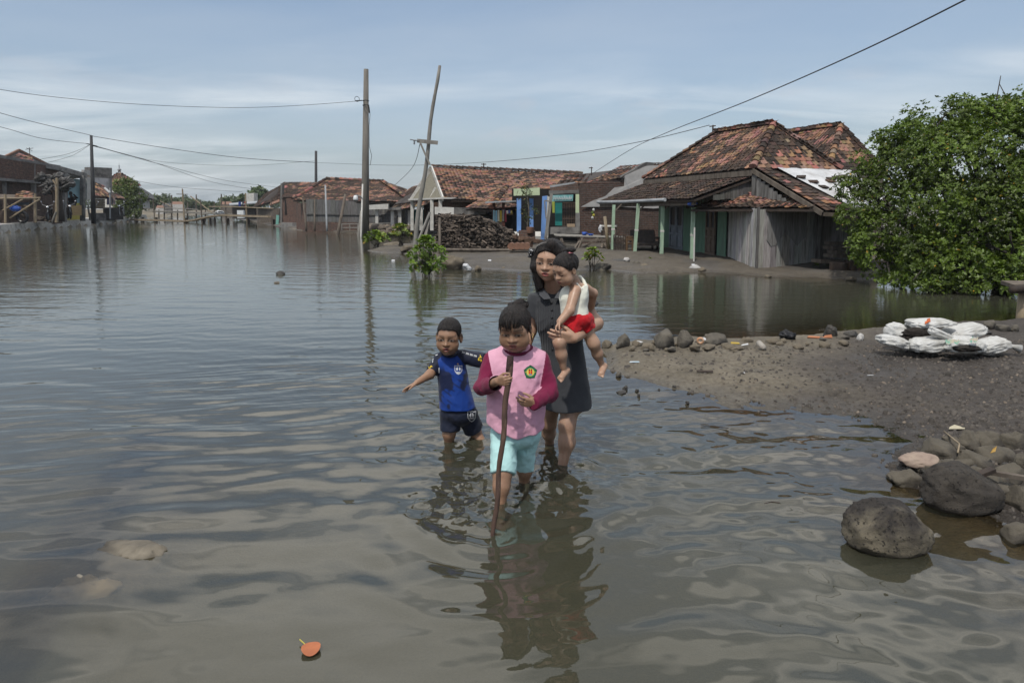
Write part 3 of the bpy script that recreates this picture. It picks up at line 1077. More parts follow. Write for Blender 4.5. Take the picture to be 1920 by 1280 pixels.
# lean-to roof facing the camera with the white sheets
L0, L1 = P(1545, 396, 14.0), P(1700, 402, 14.9)
lt = MB()
tiles(lt, L0, L0.lerp(L1, .42), (P0 + (P2 - P0) * .36), P0 + Vector((.03, -.05, 0)), .165, .18, 13, .04, keep=lambda u, v: not (u > .42 + .45 * (1 - v) and v > .12))
tiles(lt, L0.lerp(L1, .42), L1, P2 + Vector((.3, .1, 0)), (P0 + (P2 - P0) * .36), .165, .18, 14, .05, keep=lambda u, v: v < .12)
ltr = lt.build('lean_to_roof', M_TILE, h1)
lb = MB(); lb.slab([p + Vector((0, .02, -.03)) for p in (L0, L1, P2 + Vector((.3, .1, 0)), P0)], .05); lb.build('roof_boards', M_WOODD, ltr)
ws = MB()
a_, b_, c_, d_ = L0.lerp(L1, .42).lerp(P0 + (P2 - P0) * .36, .06), L1.lerp(P2, .05), P2 + Vector((.25, .05, -.02)), P0 + (P2 - P0) * .26
n_ = 16
vs, fs = [], []
for i in range(n_ + 1):
 for j in range(5):
  p = a_.lerp(b_, i / n_).lerp(d_.lerp(c_, i / n_), j / 4)
  vs.append(p + Vector((0, -.02, .035 + .008 * math.sin(i * 2.2) + random.uniform(-.006, .006))))
for i in range(n_):
 for j in range(4):
  q = i * 5 + j
  fs.append((q, q + 5, q + 6, q + 1))
ws.add(vs, fs)
ws.build('white_sheet', M_SHEET, ltr)
for k in range(11):
 lo = MB()
 u, v = random.uniform(.05, .8), random.uniform(.25, .9)
 p = a_.lerp(b_, u).lerp(d_.lerp(c_, u), v) + Vector((0, -.03, .06))
 lo.col = tile_color(k, k, 4, .35)
 lo.box(p, (.2, .14, .025), Matrix.Rotation(R_(random.uniform(-30, 30)), 3, 'Z') @ Matrix.Rotation(R_(22), 3, 'X'))
 lo.build('loose_tile', M_TILE, ltr)
lf = MB(); lf.beam(L0 + Vector((-.03, 0, -.05)), P0 + Vector((-.02, -.03, -.05)), .035, .10); lf.beam(L0 + Vector((0, 0, -.06)), L1 + Vector((0, 0, -.06)), .04, .08)
lf.build('rake_board', M_WOOD, ltr)
# gable boards below the rake
gb = MB()
ga, gb2 = P(1410, 362, 16.0), P(1508, 378, 14.5)
for k in range(12):
 u = (k + .5) / 12
 x_, y_ = ga.x + (gb2.x - ga.x) * u, ga.y + (gb2.y - ga.y) * u
 top = P0.z - .12 + (L0.z - P0.z + .06) * u
 f = random.uniform(.8, 1.2)
 gb.col = (.2 * f, .195 * f, .185 * f)
 gb.box((x_, y_, (1.45 + top) / 2), (.02, 2.0 / 12 * .97, max(.03, top - 1.45)), Matrix.Rotation(math.atan2(gb2.y - ga.y, gb2.x - ga.x) - PI / 2, 3, 'Z'))
gb.build('gable_boards', M_PLANK, h1)
gs = MB(); planks(gs, (4.75, 16.25), (5.80, 16.15), 1.62, 1.70, .15, (.10, .095, .09), .2, z1b=2.22)
gs.build('veranda_end_boards', M_PLANK, h1)

# small shed roof and the plank hut beneath it
S0, S1, S2, S3 = P(1296, 391, 16.9), P(1526, 390, 14.2), P(1502, 375, 14.9), P(1404, 361, 16.2)
sr = MB(); tiles(sr, S0, S1, S2, S3, .17, .13, 17, .06, jitter=1.6)
srf = sr.build('shed_roof', M_TILE, h1)
sb = MB(); sb.slab([p + Vector((0, 0, -.03)) for p in (S0, S1, S2, S3)], .04); sb.beam(S0 + Vector((0, 0, -.05)), S1 + Vector((0, 0, -.05)), .03, .05)
sb.build('roof_boards', M_WOODD, srf)
H0, H1_, H2 = G(1357, 486, .1), G(1419, 503, .1), G(1531, 497, .1)
hb = MB(); planks(hb, H0, H1_, .06, 1.42, .17, (.46, .45, .43), .25)
hb.build('shed_side_boards', M_PLANK, h1)
hb = MB(); planks(hb, H1_, H2, .06, 1.40, .19, (.36, .35, .335), .28); hb.col = (.12, .115, .11); hb.beam(H1_ + Vector((-.02, -.03, 0)), H1_ + Vector((-.02, -.03, 1.35)), .05, .05); hb.col = (.24, .235, .225)
hb.beam(H2 + Vector((0, -.04, 0)), H2 + Vector((0, -.04, 1.3)), .09, .03); hb.build('shed_front_boards', M_PLANK, h1)
pl_ = MB()   # peeled upper layer of the boards, with a torn lower edge
for k in range(9):
 x0, x1 = .14 + k * .072, .14 + (k + 1) * .072
 zz = .72 - .16 * math.sin(k * 1.15) * (1 if k % 3 else .4)
 a = Vector((H1_.x + (H2.x - H1_.x) * x0, H1_.y + (H2.y - H1_.y) * x0 - .028, 0)); b = Vector((H1_.x + (H2.x - H1_.x) * x1, H1_.y + (H2.y - H1_.y) * x1 - .028, 0))
 z2 = .72 - .16 * math.sin((k + 1) * 1.15) * (1 if (k + 1) % 3 else .4)
 pl_.col = jit((.25, .245, .24), .12)
 pl_.slab([a + Vector((0, 0, zz)), b + Vector((0, 0, z2)), b + Vector((0, 0, 1.38)), a + Vector((0, 0, 1.38))], .012)
pl_.build('peeling_layer', M_PLANK, h1)
rw = MB(); planks(rw, (H2.x + .02, H2.y + .25), (8.4, 15.9), .08, 1.5, .2, (.29, .28, .265), .16); rw.build('side_boards', M_PLANK, h1)
tp = MB(); c0 = P(1296, 384, 16.7)
for k in range(5):
 tp.blob(c0 + Vector((random.uniform(-.12, .12), random.uniform(-.1, .1), random.uniform(-.03, .05))), (.10, .08, .04), k, .3, 2)
tag(tp.build('tarp', M_BLUEPL, None, True, org=c0), 'crumpled blue plastic tarp tucked under the veranda eave', 'tarp')
mp = MB(); mq = P(1336, 262, 20.4); mp.tube([mq, mq + Vector((0, 0, .42))], .022, 6); mp.beam(mq + Vector((-.1, 0, .38)), mq + Vector((.08, 0, .40)), .03, .03)
mp.build('cable_mast', M_RUST, h1)
MAST1 = mq + Vector((0, 0, .40))

# ------------------------------------------------------------------ the second hipped roof behind it
Q0, Q2 = P(1553, 319, 17.0), P(1658, 324, 17.9)
Q1 = Q0 + Vector((-1.1, 5.2, 0)); Q3 = Q1 + (Q2 - Q0)
SA, SB = P(1577, 237, 18.5), P(1478, 250, 20.4)
h2 = thing('tiled_house', (8.6, 18.5, GH), 'house behind the timber house showing only its orange hipped tile roof', 'house')
rf = MB()
tiles(rf, Q1, Q0, SA, SB, .165, .175, 23, -.06); tiles(rf, Q0, Q2, SA, SA + (Q2 - Q0) * .01, .165, .175, 24, -.08)
tiles(rf, Q2, Q3, SB, SA, .2, .2, 25, 0)
r2 = rf.build('roof', M_TILE, h2)
cm = MB()
for a, b, sd in ((Q0, SA, 1), (SB, SA, 2), (Q2, SA, 3), (Q1, SB, 4)):
 caps(cm, a + Vector((0, 0, .05)), b + Vector((0, 0, .05)), .08, .2, sd, -.1)
cm.build('ridge_tiles', M_TILE, r2)
ub = MB()
for q in ((Q1, Q0, SA, SB), (Q0, Q2, SA), (Q2, Q3, SB, SA)):
 ub.slab([p + Vector((0, 0, -.02)) for p in q], .05)
ub.build('roof_boards', M_WOODD, r2)
ww = MB()
for a, b in ((Q1, Q0), (Q0, Q2), (Q2, Q3)):
 wall(ww, a[:2], b[:2], .05, a.z - .03, .1)
ww.build('wall', M_WOOD, h2)
# ------------------------------------------------------------------ brick house with grey plaster, left of the timber house
h3 = thing('brick_house', (3.2, 25.5, .15), 'unfinished brick house with patchy grey plaster and sagging tile roof beside the green veranda', 'house')
BL, BR = PX(1086, 24.0, 0), PX(1262, 25.5, 0)
mb = MB(); wall(mb, BL[:2], BR[:2], .1, P(1086, 344, 24).z, .15, z1b=P(1262, 344, 25.5).z)
mb.slab([P(1086, 344.2, 23.98), P(1262, 344.2, 25.48), P(1262, 308, 25.48), P(1212, 307, 25.05), P(1165, 334, 24.65)], .14)
mb.build('wall', M_BRICKD, h3)
mb = MB()     # plaster left on the wall, with a ragged border
pts = [(1089, 388), (1110, 377), (1135, 368), (1152, 352), (1170, 349), (1171, 330), (1212, 311), (1262, 309), (1262, 388), (1225, 391), (1180, 389), (1150, 387), (1120, 388)]
mb.slab([P(a, b, 23.93 + (a - 1086) / 176 * 1.5) for a, b in pts], .02)
mb.build('plaster', M_PLASTER, h3)
mb = MB(); mb.slab([P(1165, 337, 24.6), P(1212, 310, 25.0), P(1226, 312, 25.1), P(1226, 305, 25.1), P(1212, 304, 25.0), P(1163, 333, 24.6)], .3)
mb.build('coping', M_CONCD, h3)
mb = MB()
tiles(mb, P(1092, 348, 24.1), P(1168, 334, 24.6), P(1258, 304, 27.5), P(1165, 312, 28.2), .2, .2, 31, -.05)
tiles(mb, P(1040, 352, 24.6), P(1092, 350, 24.1), P(1110, 326, 28.2), P(1060, 328, 28.4), .2, .2, 32, .15)
r3 = mb.build('roof', M_TILE, h3)
mb = MB(); mb.slab([P(1040, 353, 24.6), P(1168, 337, 24.6), P(1258, 306, 27.5), P(1060, 330, 28.4)], .05); mb.build('roof_boards', M_WOODD, r3)
mb = MB(); wall(mb, PX(1262, 25.5, 0)[:2], PX(1262, 31, 0)[:2], .1, 2.7, .1); wall(mb, PX(1050, 28.3, 0)[:2], PX(1262, 29, 0)[:2], .1, 2.2, .1); mb.build('rear_wall', M_BRICKD, h3)
mb = MB(); a = P(1109, 329, 26); mb.tube([a, a + Vector((0, 0, .32))], .02, 6); mb.beam(a + Vector((-.1, 0, .28)), a + Vector((.05, 0, .28)), .03, .03); mb.build('cable_mast', M_RUST, h3)
MAST3 = a + Vector((0, 0, .3))

# ------------------------------------------------------------------ the open-fronted house with sky-blue pillars
h4 = thing('pillared_house', (1.4, 25.0, .2), 'small house front with sky blue pillars, teal sign board and barred window', 'house')
GY = 25.0
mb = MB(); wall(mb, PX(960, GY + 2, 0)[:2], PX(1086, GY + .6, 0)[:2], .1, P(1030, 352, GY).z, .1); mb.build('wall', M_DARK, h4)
for k, (x0, x1, yt, yb, Y) in enumerate(((969, 977, 372, 434, GY), (993, 1000, 372, 434, GY + .4))):
 m_ = MB(); a, b = PX((x0 + x1) / 2, Y, P(970, yb, Y).z), PX((x0 + x1) / 2, Y, P(970, yt, Y).z); m_.beam(a, b, (x1 - x0) / 1280 * Y, .16); m_.build('pillar', M_BLUEP, h4)
m_ = MB(); m_.slab([P(1014, 449, 23.5), P(1022, 449, 23.5), P(1026, 367, 23.5), P(1017, 368, 23.5)], .12)
pb = m_.build('pillar', M_BLUEP, h4); pb['label'] = 'wide leaning sky blue pillar'
m_ = MB(); m_.slab([P(1022.3, 449, 23.52), P(1027.5, 449, 23.52), P(1031, 370, 23.52), P(1026.3, 367, 23.52)], .1); m_.build('pillar_side', M_WHITE, pb)
m_ = MB(); m_.slab([P(963, 367, GY - .1), P(1012, 366, GY - .1), P(1012, 352, GY - .1), P(963, 354, GY - .1)], .25); m_.build('fascia', M_LIME, h4)
m_ = MB(); m_.slab([P(1029, 364, 24.2), P(1086, 363, 24.0), P(1086, 356, 24.0), P(1029, 357, 24.2)], .3); m_.build('lintel', M_CONCD, h4)
m_ = MB(); m_.slab([P(1034, 378, 23.9), P(1074, 377, 23.9), P(1075, 365, 23.9), P(1035, 366, 23.9)], .03)
sgn = m_.build('sign_board', pm('faded_teal_board', (.10, .30, .30), (.25, .42, .42), .7, 14, bump=0, stretch=(1, 1, 1)), h4)
m_ = MB()
for k in range(11):      # worn, no longer legible brush lettering
 x0 = 1038 + k * 3.2
 m_.tube([P(x0, 374 + (k % 2), 23.86), P(x0 + 1.2, 368 + (k % 3) * .7, 23.86), P(x0 + 2, 373, 23.86)], .012, 4)
m_.build('worn_lettering', M_SHEET, sgn)
m_ = MB(); m_.slab([P(1041, 423, 24.3), P(1054, 423, 24.3), P(1054, 380, 24.3), P(1041, 380, 24.3)], .05); m_.build('door', M_TEAL, h4)
m_ = MB()
for k in range(8):
 m_.beam(P(1055.5 + k * 3.2, 424, 24.2), P(1055.5 + k * 3.2, 380, 24.2), .025, .025)
for yy in (380, 396, 410, 424):
 m_.beam(P(1055, yy, 24.19), P(1079, yy, 24.19), .03, .03)
wn = m_.build('window_grille', pm('brown_grille', (.10, .07, .05), (.07, .05, .04), .7, 6), h4)
m_ = MB(); m_.slab([P(1055, 424, 24.35), P(1079, 424, 24.35), P(1079, 380, 24.35), P(1055, 380, 24.35)], .03); m_.build('window_pane', M_BLACK, wn)
m_ = MB(); m_.slab([P(1079.5, 399, 24.0), P(1086, 399, 24.0), P(1086, 364, 24.0), P(1079.5, 364, 24.0)], .15); m_.build('lime_column', M_LIME, h4)
m_ = MB(); m_.slab([P(1079, 438, 23.95), P(1088, 438, 23.95), P(1087, 399, 23.95), P(1079.5, 399, 23.95)], .15); m_.build('concrete_column', M_CONC, h4)
m_ = MB(); m_.slab([P(1031, 439, 23.7), P(1085, 438, 23.7), P(1085, 426, 23.7), P(1031, 426, 23.7)], .2); m_.build('half_wall', M_CONC, h4)
m_ = MB(); m_.slab([P(1064, 425.5, 23.75), P(1078, 425.5, 23.75), P(1078, 420, 23.75), P(1064, 420, 23.75)], .25)
tag(m_.build('cardboard_box', pm('cardboard', (.36, .27, .18), (.28, .21, .14), .85, 4), org=P(1070, 425.5, 23.8)), 'flat tan cardboard box lying on the sill under the barred window', 'box')
m_ = MB(); m_.slab([P(960, 441, GY - .3), P(1014, 443, GY - .6), P(1014, 434, GY), P(960, 434, GY + .2)], .12); m_.build('step', M_WHITE, h4)
m_ = MB(); m_.slab([P(1031, 352, 24.4), P(1078, 345, 24.2), P(1078, 341, 24.2), P(1031, 348, 24.4)], .5); m_.build('roof_sheet', M_ZINC, h4)
m_ = MB(); m_.slab([P(1031, 357, 24.3), P(1086, 356, 24.1), P(1086, 342, 24.1), P(1060, 347, 24.2), P(1031, 352, 24.3)], .2); m_.build('upper_wall', M_BRICKD, h4)
m_ = MB(); m_.beam(P(1023, 448, 22.9), P(1034, 363, 22.9), .10, .10); m_.beam(P(1024, 410, 22.85), P(1021, 376, 22.8), .04, .04); m_.beam(P(1021, 376, 22.85), P(1033, 378, 22.85), .05, .05)
tag(m_.build('crooked_post', M_BAMBOOG, org=P(1023, 448, 22.9)), 'pale crooked forked post leaning in front of the widest sky blue pillar', 'post')
m_ = MB()
m_.slab([P(1036, 399, 24.25), P(1040, 399, 24.25), P(1040, 378, 24.25), P(1035, 378, 24.25)], .03)
m_.col = (.30, .36, .04)
tag(m_.build('towel', pm('lime_cloth', (.36, .42, .08), (.28, .33, .06), .9, 5), org=P(1037, 378, 24.2)), 'lime green towel hanging beside the teal door', 'towel')
# a leafy bush climbing in front of the pillars is built with the plants

# ------------------------------------------------------------------ long house with the bright tile roof and white gable
h5 = thing('long_tiled_house', (-2.5, 32.0, .3), 'long house with broad orange tile roof and white trimmed gable end', 'house')
E0, E1, E2, E3 = P(832, 374, 29.5), P(1040, 378, 28.0), P(1092, 327, 33.0), P(810, 314, 34.0)
mb = MB(); tiles(mb, E0, E1, E2, E3, .17, .185, 41, -.16, jitter=.6); r5 = mb.build('roof', M_TILE, h5)
mb = MB(); mb.slab([p + Vector((0, 0, -.04)) for p in (E0, E1, E2, E3)], .06); mb.slab([E3, E2, E2 + Vector((.5, 5, -2)), E3 + Vector((-.5, 5, -2))], .06); mb.build('roof_boards', M_WOODD, r5)
mb = MB(); caps(mb, E3 + Vector((0, 0, .06)), E2 + Vector((0, 0, .06)), .1, .3, 2, .25); mb.build('ridge_tiles', M_TILE, r5)
GA, GB = P(772, 373, 33.0), P(831, 371, 29.5)
mb = MB(); mb.slab([GA, GB, P(809, 318, 33.2)], .1); mb.build('gable', pm('gable_boards', (.20, .185, .14), (.14, .13, .10), .85, 5, stretch=(1, 1, 6)), h5)
mb = MB(); mb.beam(GB + Vector((0, -.1, -.05)), P(809, 314, 33.1), .06, .2); mb.beam(GA + Vector((0, -.1, -.05)), P(809, 314, 33.1), .06, .2)
mb.beam(P(808, 371, 31), P(817, 352, 31), .06, .12)
mb.build('gable_trim', M_WHITE, h5)
mb = MB(); mb.slab([P(765, 376, 33), P(832, 373, 29.2), P(832, 370, 29.2), P(765, 373, 33)], .6); mb.build('canopy_slab', M_WHITE, h5)
mb = MB(); wall(mb, PX(795, 36, 0)[:2], PX(1000, 33, 0)[:2], .2, 1.7, .1); wall(mb, PX(845, 30.2, 0)[:2], PX(935, 29.4, 0)[:2], .2, P(890, 372, 30).z, .1); mb.build('wall', M_BRICKD, h5)
mb = MB(); mb.slab([P(815, 402, 29), P(851, 402, 28.6), P(851, 389, 28.6), P(815, 388, 29)], .15); mb.build('balcony_front', M_WHITE, h5)
mb = MB(); mb.slab([P(851, 402, 28.6), P(911, 402, 28.0), P(911, 390, 28), P(851, 389, 28.6)], .15); mb.build('side_front', M_CONCD, h5)
for k, (px, yb, yt, Y) in enumerate(((773, 432, 376, 33), (790, 432, 388, 32), (810, 432, 375, 30.5), (826, 425, 374, 29.8))):
 m_ = MB(); m_.beam(P(px, yb, Y), PX(px, Y, P(px, yt, Y).z), .15, .15); m_.build('column', M_WHITE, h5)
# porch hip roof in front
F0, F1, F2, F3 = P(873, 390, 27.6), P(921, 392, 26.4), P(951, 351, 29.6), P(944, 350, 29.8)
mb = MB(); tiles(mb, F0, F1, F2, F3, .2, .2, 44, -.12); tiles(mb, F1, P(978, 389, 26.6), P(968, 350, 29.4), F2, .2, .2, 45, -.12)
tiles(mb, P(918, 404, 26.8), P(962, 404, 26.8), P(962, 391, 27.2), P(922, 391, 27.2), .2, .18, 46, -.1)
pr = mb.build('porch_roof', M_TILE, h5)
mb = MB(); caps(mb, F1 + Vector((0, 0, .05)), F2 + Vector((0, 0, .05)), .1, .3, 3, 0.05); mb.build('ridge_tiles', M_TILE, pr)
mb = MB(); mb.slab([F0 + Vector((0, .1, -.05)), F1 + Vector((0, .1, -.05)), P(978, 390, 26.7), P(968, 351, 29.5), F3 + Vector((0, 0, -.06))], .06); mb.build('roof_boards', M_WOODD, pr)
mb = MB(); mb.slab([P(910, 381, 26), P(968, 378, 26), P(968, 376, 26), P(910, 378, 26)], .5); mb.build('sunshade', M_ZINC, h5)
for px in (926, 944):
 m_ = MB(); m_.beam(P(px, 432, 26.5), P(px, 380, 26.5), .11, .11); m_.build('porch_post', pm('red_post', (.10, .04, .03), (.07, .03, .025), .8, 5), h5)
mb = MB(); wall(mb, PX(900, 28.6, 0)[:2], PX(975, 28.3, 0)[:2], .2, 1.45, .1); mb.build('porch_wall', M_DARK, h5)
mb = MB(); a = P(907, 316, 33.5); mb.tube([a, a + Vector((0, 0, .25))], .03, 6); mb.beam(a + Vector((-.12, 0, .2)), a + Vector((.12, 0, .2)), .04, .04); mb.build('cable_mast', M_RUST, h5)
# washing under the porch
cols = [(.30, .46, .52), (.22, .40, .52), (.55, .55, .5), (.45, .36, .06), (.38, .38, .36), (.32, .05, .07), (.10, .10, .16), (.5, .5, .48), (.06, .10, .30), (.42, .34, .10)]
for k, c in enumerate(cols):
 px = 926 + k * 4.4 if k < 6 else 947 + (k - 6) * 4
 m_ = MB(); m_.col = c
 w_ = 1.8
 top, bot = 394 + (k % 2), 394 + (k % 2) + (21 if k < 6 else 6)
 n_ = 5
 vs = []
 for i in range(n_ + 1):
  dx_ = math.sin(i * 2.1 + k) * .05
  for yy, e in ((top, .8), (bot, 1.1)):
   q = P(px + (i / n_ - .5) * 2 * w_ * e, yy, 25.9); q.y += dx_; vs.append(q)
 m_.add(vs + [v + Vector((0, .02, 0)) for v in vs], [(2 * i + 1, 2 * i + 3, 2 * i + 2, 2 * i) for i in range(n_)] + [(12 + 2 * i, 12 + 2 * i + 2, 12 + 2 * i + 3, 12 + 2 * i + 1) for i in range(n_)])
 names = ['pale blue', 'sky blue', 'cream', 'mustard yellow', 'light grey', 'dark red', 'navy', 'white', 'blue', 'ochre']
 tag(m_.build('garment', M_CLOTH, org=P(px, top, 25.9)), f'{names[k]} garment on the washing line under the orange porch roof', 'garment', 'washing on the porch line')


def plastic_chair(loc, rz, label, scale=1.0):
 o = thing('plastic_chair', loc, label, 'chair', 'teal plastic chairs')
 s = scale
 def at(x, y, z): return Vector(loc) + Matrix.Rotation(rz, 3, 'Z') @ Vector((x * s, y * s, z * s))
 m_ = MB(); m_.slab([at(-.24, -.22, .44), at(.24, -.22, .44), at(.22, .22, .42), at(-.22, .22, .42)], .03); m_.build('seat', M_TEALPL, o)
 m_ = MB(); m_.slab([at(-.23, .21, .44), at(.23, .21, .44), at(.22, .30, .85), at(.1, .31, .92), at(-.1, .31, .92), at(-.22, .30, .85)], .03); m_.build('backrest', M_TEALPL, o)
 for a in (-1, 1):
  m_ = MB(); m_.beam(at(.26 * a, .26, .68), at(.27 * a, -.22, .64), .05, .03); m_.build('arm', M_TEALPL, o)
  for b in (-1, 1):
   m_ = MB(); m_.beam(at(.22 * a, .2 * b, .43 if b > 0 else .64), at(.26 * a, .25 * b, 0), .05, .04); m_.build('leg', M_TEALPL, o)
 return o


for k, (px, py, rz) in enumerate(((779, 428, .3), (797, 427, -.5), (806, 427, .8))):
 b_ = G(px, py + 1.5, .28)
 plastic_chair((b_.x, b_.y, .28), rz, ('leftmost teal plastic chair between the white columns', 'middle teal plastic chair between the white columns', 'teal plastic chair closest to the red table')[k], 1.1)
m_ = MB(); tq = G(802, 430, .2); m_.box(tq + Vector((.2, 0, .55)), (.8, .5, .04))
for a in (-.15, .55):
 m_.beam(tq + Vector((a, 0, 0)), tq + Vector((a, 0, .55)), .05, .05)
tag(m_.build('small_table', pm('red_table', (.35, .09, .05), (.28, .07, .04), .6, 4), org=tq), 'small red table standing beside the teal chairs', 'table')

# ------------------------------------------------------------------ white colonnade of the half-built porch
for (x0, x1, yt, yb, Y, posts, lab) in ((690, 728, 383, 393, 37.5, (707, 720), 'pale concrete beam on two posts right of the tall pole'),
          (728, 771, 388, 394, 35.5, (736, 742, 750, 757, 768), 'weathered concrete porch frame on five posts by the white gable')):
 o = thing('porch_frame', PX((x0 + x1) / 2, Y, .25), lab, 'porch frame')
 m_ = MB(); m_.slab([P(x0, yb, Y), P(x1, yb - 1, Y), P(x1, yt - 1, Y), P(x0, yt + 1.5, Y)], .5); m_.build('beam', M_WHITE if x0 < 700 else M_CONC, o)
 for k, px in enumerate(posts):
  Yp = Y + .3 + (k % 2) * .6
  m_ = MB(); a = P(px, 426, Yp); b = PX(px, Yp, P(px, yb, Y).z); m_.beam(a, b, .16, .16); m_.build('post', M_WHITE if k % 2 == 0 else M_CONC, o)
m_ = MB()
m_.slab([P(740, 383, 37), P(800, 374, 34), P(800, 345, 38), P(765, 356, 40)], .1)
o = thing('low_roofed_shed', PX(770, 38, .3), 'low shed with dark tiles tucked behind the white columns', 'shed')
m_.build('roof_boards', M_WOODD, o)
m_ = MB(); tiles(m_, P(730, 396, 36.5), P(800, 385, 33.5), P(800, 346, 37.5), P(768, 354, 39.5), .22, .25, 47, .12); m_.build('roof', M_TILE, o)
m_ = MB(); m_.slab([P(762, 357, 42), P(800, 345, 42), P(800, 335, 43), P(768, 353, 43)], .06); m_.build('zinc_roof', M_ZINC, o)
m_ = MB(); wall(m_, PX(735, 39.5, 0)[:2], PX(800, 37.5, 0)[:2], .2, 1.3, .1); m_.build('wall', M_DARK, o)

# ------------------------------------------------------------------ wooden house with brick base standing in the water
h6 = thing('plank_house', (-9, 41, .05), 'grey plank house with brick base and mossy hipped tile roof at the water', 'house')
A0, A1, A2, A3 = P(549, 375, 42), P(772, 379, 37.0), P(718, 341, 42.5), P(613, 336, 44.5)
mb = MB(); tiles(mb, A0, A1, A2, A3, .19, .20, 51, .06, jitter=.6); tiles(mb, A1, A1 + Vector((1, 8, 0)), A2, A2, .3, .3, 52, .0)
r6 = mb.build('roof', M_TILE, h6)
mb = MB(); mb.slab([p + Vector((0, .02, -.05)) for p in (A0, A1, A2, A3)], .06); mb.slab([p + Vector((0, .02, -.05)) for p in (A1, A1 + Vector((1, 8, 0)), A2)], .06); mb.build('roof_boards', M_WOODD, r6)
mb = MB(); caps(mb, A0 + Vector((0, 0, .06)), A3 + Vector((0, 0, .06)), .11, .35, 5, -.1); caps(mb, A3 + Vector((0, 0, .06)), A2 + Vector((0, 0, .06)), .1, .35, 6, -.02); caps(mb, A2 + Vector((0, 0, .06)), A1 + Vector((0, 0, .06)), .1, .35, 6, .02); mb.build('ridge_tiles', M_TILE, r6)
FL, FR = PX(576, 41.0, 0), PX(765, 37.6, 0)
mb = MB(); planks(mb, FL[:2], FR[:2], .55, P(576, 373, 41).z, .3, (.15, .148, .145), .18, z1b=P(765, 380, 37.6).z); mb.beam(Vector((*FL[:2], 1.02)) + Vector((0, -.06, 0)), Vector((*FR[:2], 1.0)) + Vector((0, -.06, 0)), .06, .06); mb.build('plank_wall', M_PLANK, h6)
mb = MB(); wall(mb, (FL.x, FL.y - .05), (FR.x, FR.y - .05), -.2, .58, .2); mb.build('brick_base', M_BRICKD, h6)
mb = MB(); wall(mb, PX(556, 44.5, 0)[:2], PX(576, 41.0, 0)[:2], -.3, 1.7, .12); mb.build('side_wall', M_BRICK, h6)
mb = MB(); mb.slab([P(584, 378, 40.8), P(602, 378, 40.6), P(602, 375.5, 40.6), P(584, 375.5, 40.8)], .1); mb.build('blue_awning', M_BLUEPL, h6)
mb = MB(); mb.beam(P(640, 427, 38.5), P(765, 425, 36.4), .05, .05); mb.beam(P(640, 420, 38.5), P(765, 418, 36.4), .05, .05)
for k in range(9):
 px = 641 + k * 15
 Yk = 38.5 - (px - 640) / 125 * 2.1
 mb.beam(P(px, 432, Yk), P(px, 419, Yk), .05, .05)
tag(mb.build('bamboo_rail', M_BAMBOOG, org=P(640, 430, 38.5)), 'low bamboo rail along the foot of the grey plank house', 'rail')
# house behind it with the dark steep roof
h7 = thing('dark_roofed_house', PX(560, 49, 0), 'narrow house with very dark steep roof behind the grey plank house', 'house')
mb = MB(); tiles(mb, P(528, 371, 49), P(640, 366, 46), P(640, 344, 49), P(527, 343, 52), .28, .3, 55, .2); rr = mb.build('roof', M_TILE, h7)
mb = MB(); mb.slab([P(528, 372, 49), P(640, 367, 46), P(640, 345, 49.1), P(527, 344.5, 52.1)], .06); mb.build('roof_boards', M_WOODD, rr)
mb = MB(); wall(mb, PX(528, 49.5, 0)[:2], PX(558, 47.5, 0)[:2], -.2, P(528, 372, 49).z, .12); mb.build('wall', M_BRICK, h7)
mb = MB(); mb.slab([P(534, 403, 48.9), P(539, 403, 48.7), P(539, 375, 48.7), P(534, 375, 48.9)], .06); mb.build('door', M_DARK, h7)
mb = MB(); mb.col = (.17, .165, .155); mb.slab([P(525, 418, 49.3), P(528.5, 418, 49.2), P(529, 344, 49.4), P(526, 344, 49.5)], .2); mb.build('corner_boards', M_PLANK, h7)
mb = MB(); wall(mb, PX(527, 49.0, 0)[:2], PX(556, 47.0, 0)[:2], -.3, .35, .3); mb.build('plinth', M_CONC, h7)
mb = MB(); mb.slab([P(517, 421, 51), P(522, 421, 51), P(523, 404, 51), P(518, 403, 51)], .1)
tag(mb.build('latrine_screen', pm('mint_sheet', (.18, .40, .34), (.15, .33, .28), .8, 4), org=P(520, 421, 51)), 'mint green sheet screen at the water beside the dark roofed house', 'screen')
# the roofs going on along the canal
for k, (pl, pr_, Yl, dark, lab) in enumerate((((475, 388), (527, 351), 62, .45, 'long low house with a blackened sloping roof beyond the dark roofed house'),)):
 o = thing('canal_house', PX(500, Yl, 0), lab, 'house')
 mb = MB(); tiles(mb, P(474, 389, 62), P(528, 372, 56), P(528, 348, 58), P(496, 366, 64), .32, .3, 57, dark); r_ = mb.build('roof', M_TILE, o)
 mb = MB(); mb.slab([P(474, 390, 62), P(528, 373, 56), P(528, 349, 58.1), P(496, 367, 64.1)], .08); mb.build('roof_boards', M_WOODD, r_)
 mb = MB(); wall(mb, PX(482, 63, 0)[:2], PX(527, 57, 0)[:2], -.2, 1.35, .1); mb.build('wall', M_WOOD, o)
 mb = MB(); mb.slab([P(505, 385, 56.2), P(524, 378, 55.5), P(524, 373, 56.5), P(507, 380, 57)], .06); mb.build('tile_awning', M_CLAY, o)
o = thing('canal_hut', PX(455, 72, 0), 'dark hut on stilts with a small white cabinet outside, right end of the footbridge', 'hut')
mb = MB(); wall(mb, PX(436, 73, 0)[:2], PX(478, 69, 0)[:2], .2, 1.55, .2); mb.build('wall', M_WOODD, o)
mb = MB(); mb.slab([P(430, 384, 70), P(482, 380, 66), P(482, 377, 70), P(430, 381, 74)], .1); mb.build('roof', M_ZINC, o)
mb = MB(); mb.box(PX(452, 67, .75), (.62, .4, .75)); mb.build('cabinet', M_LAMPG, o)
mb = MB()
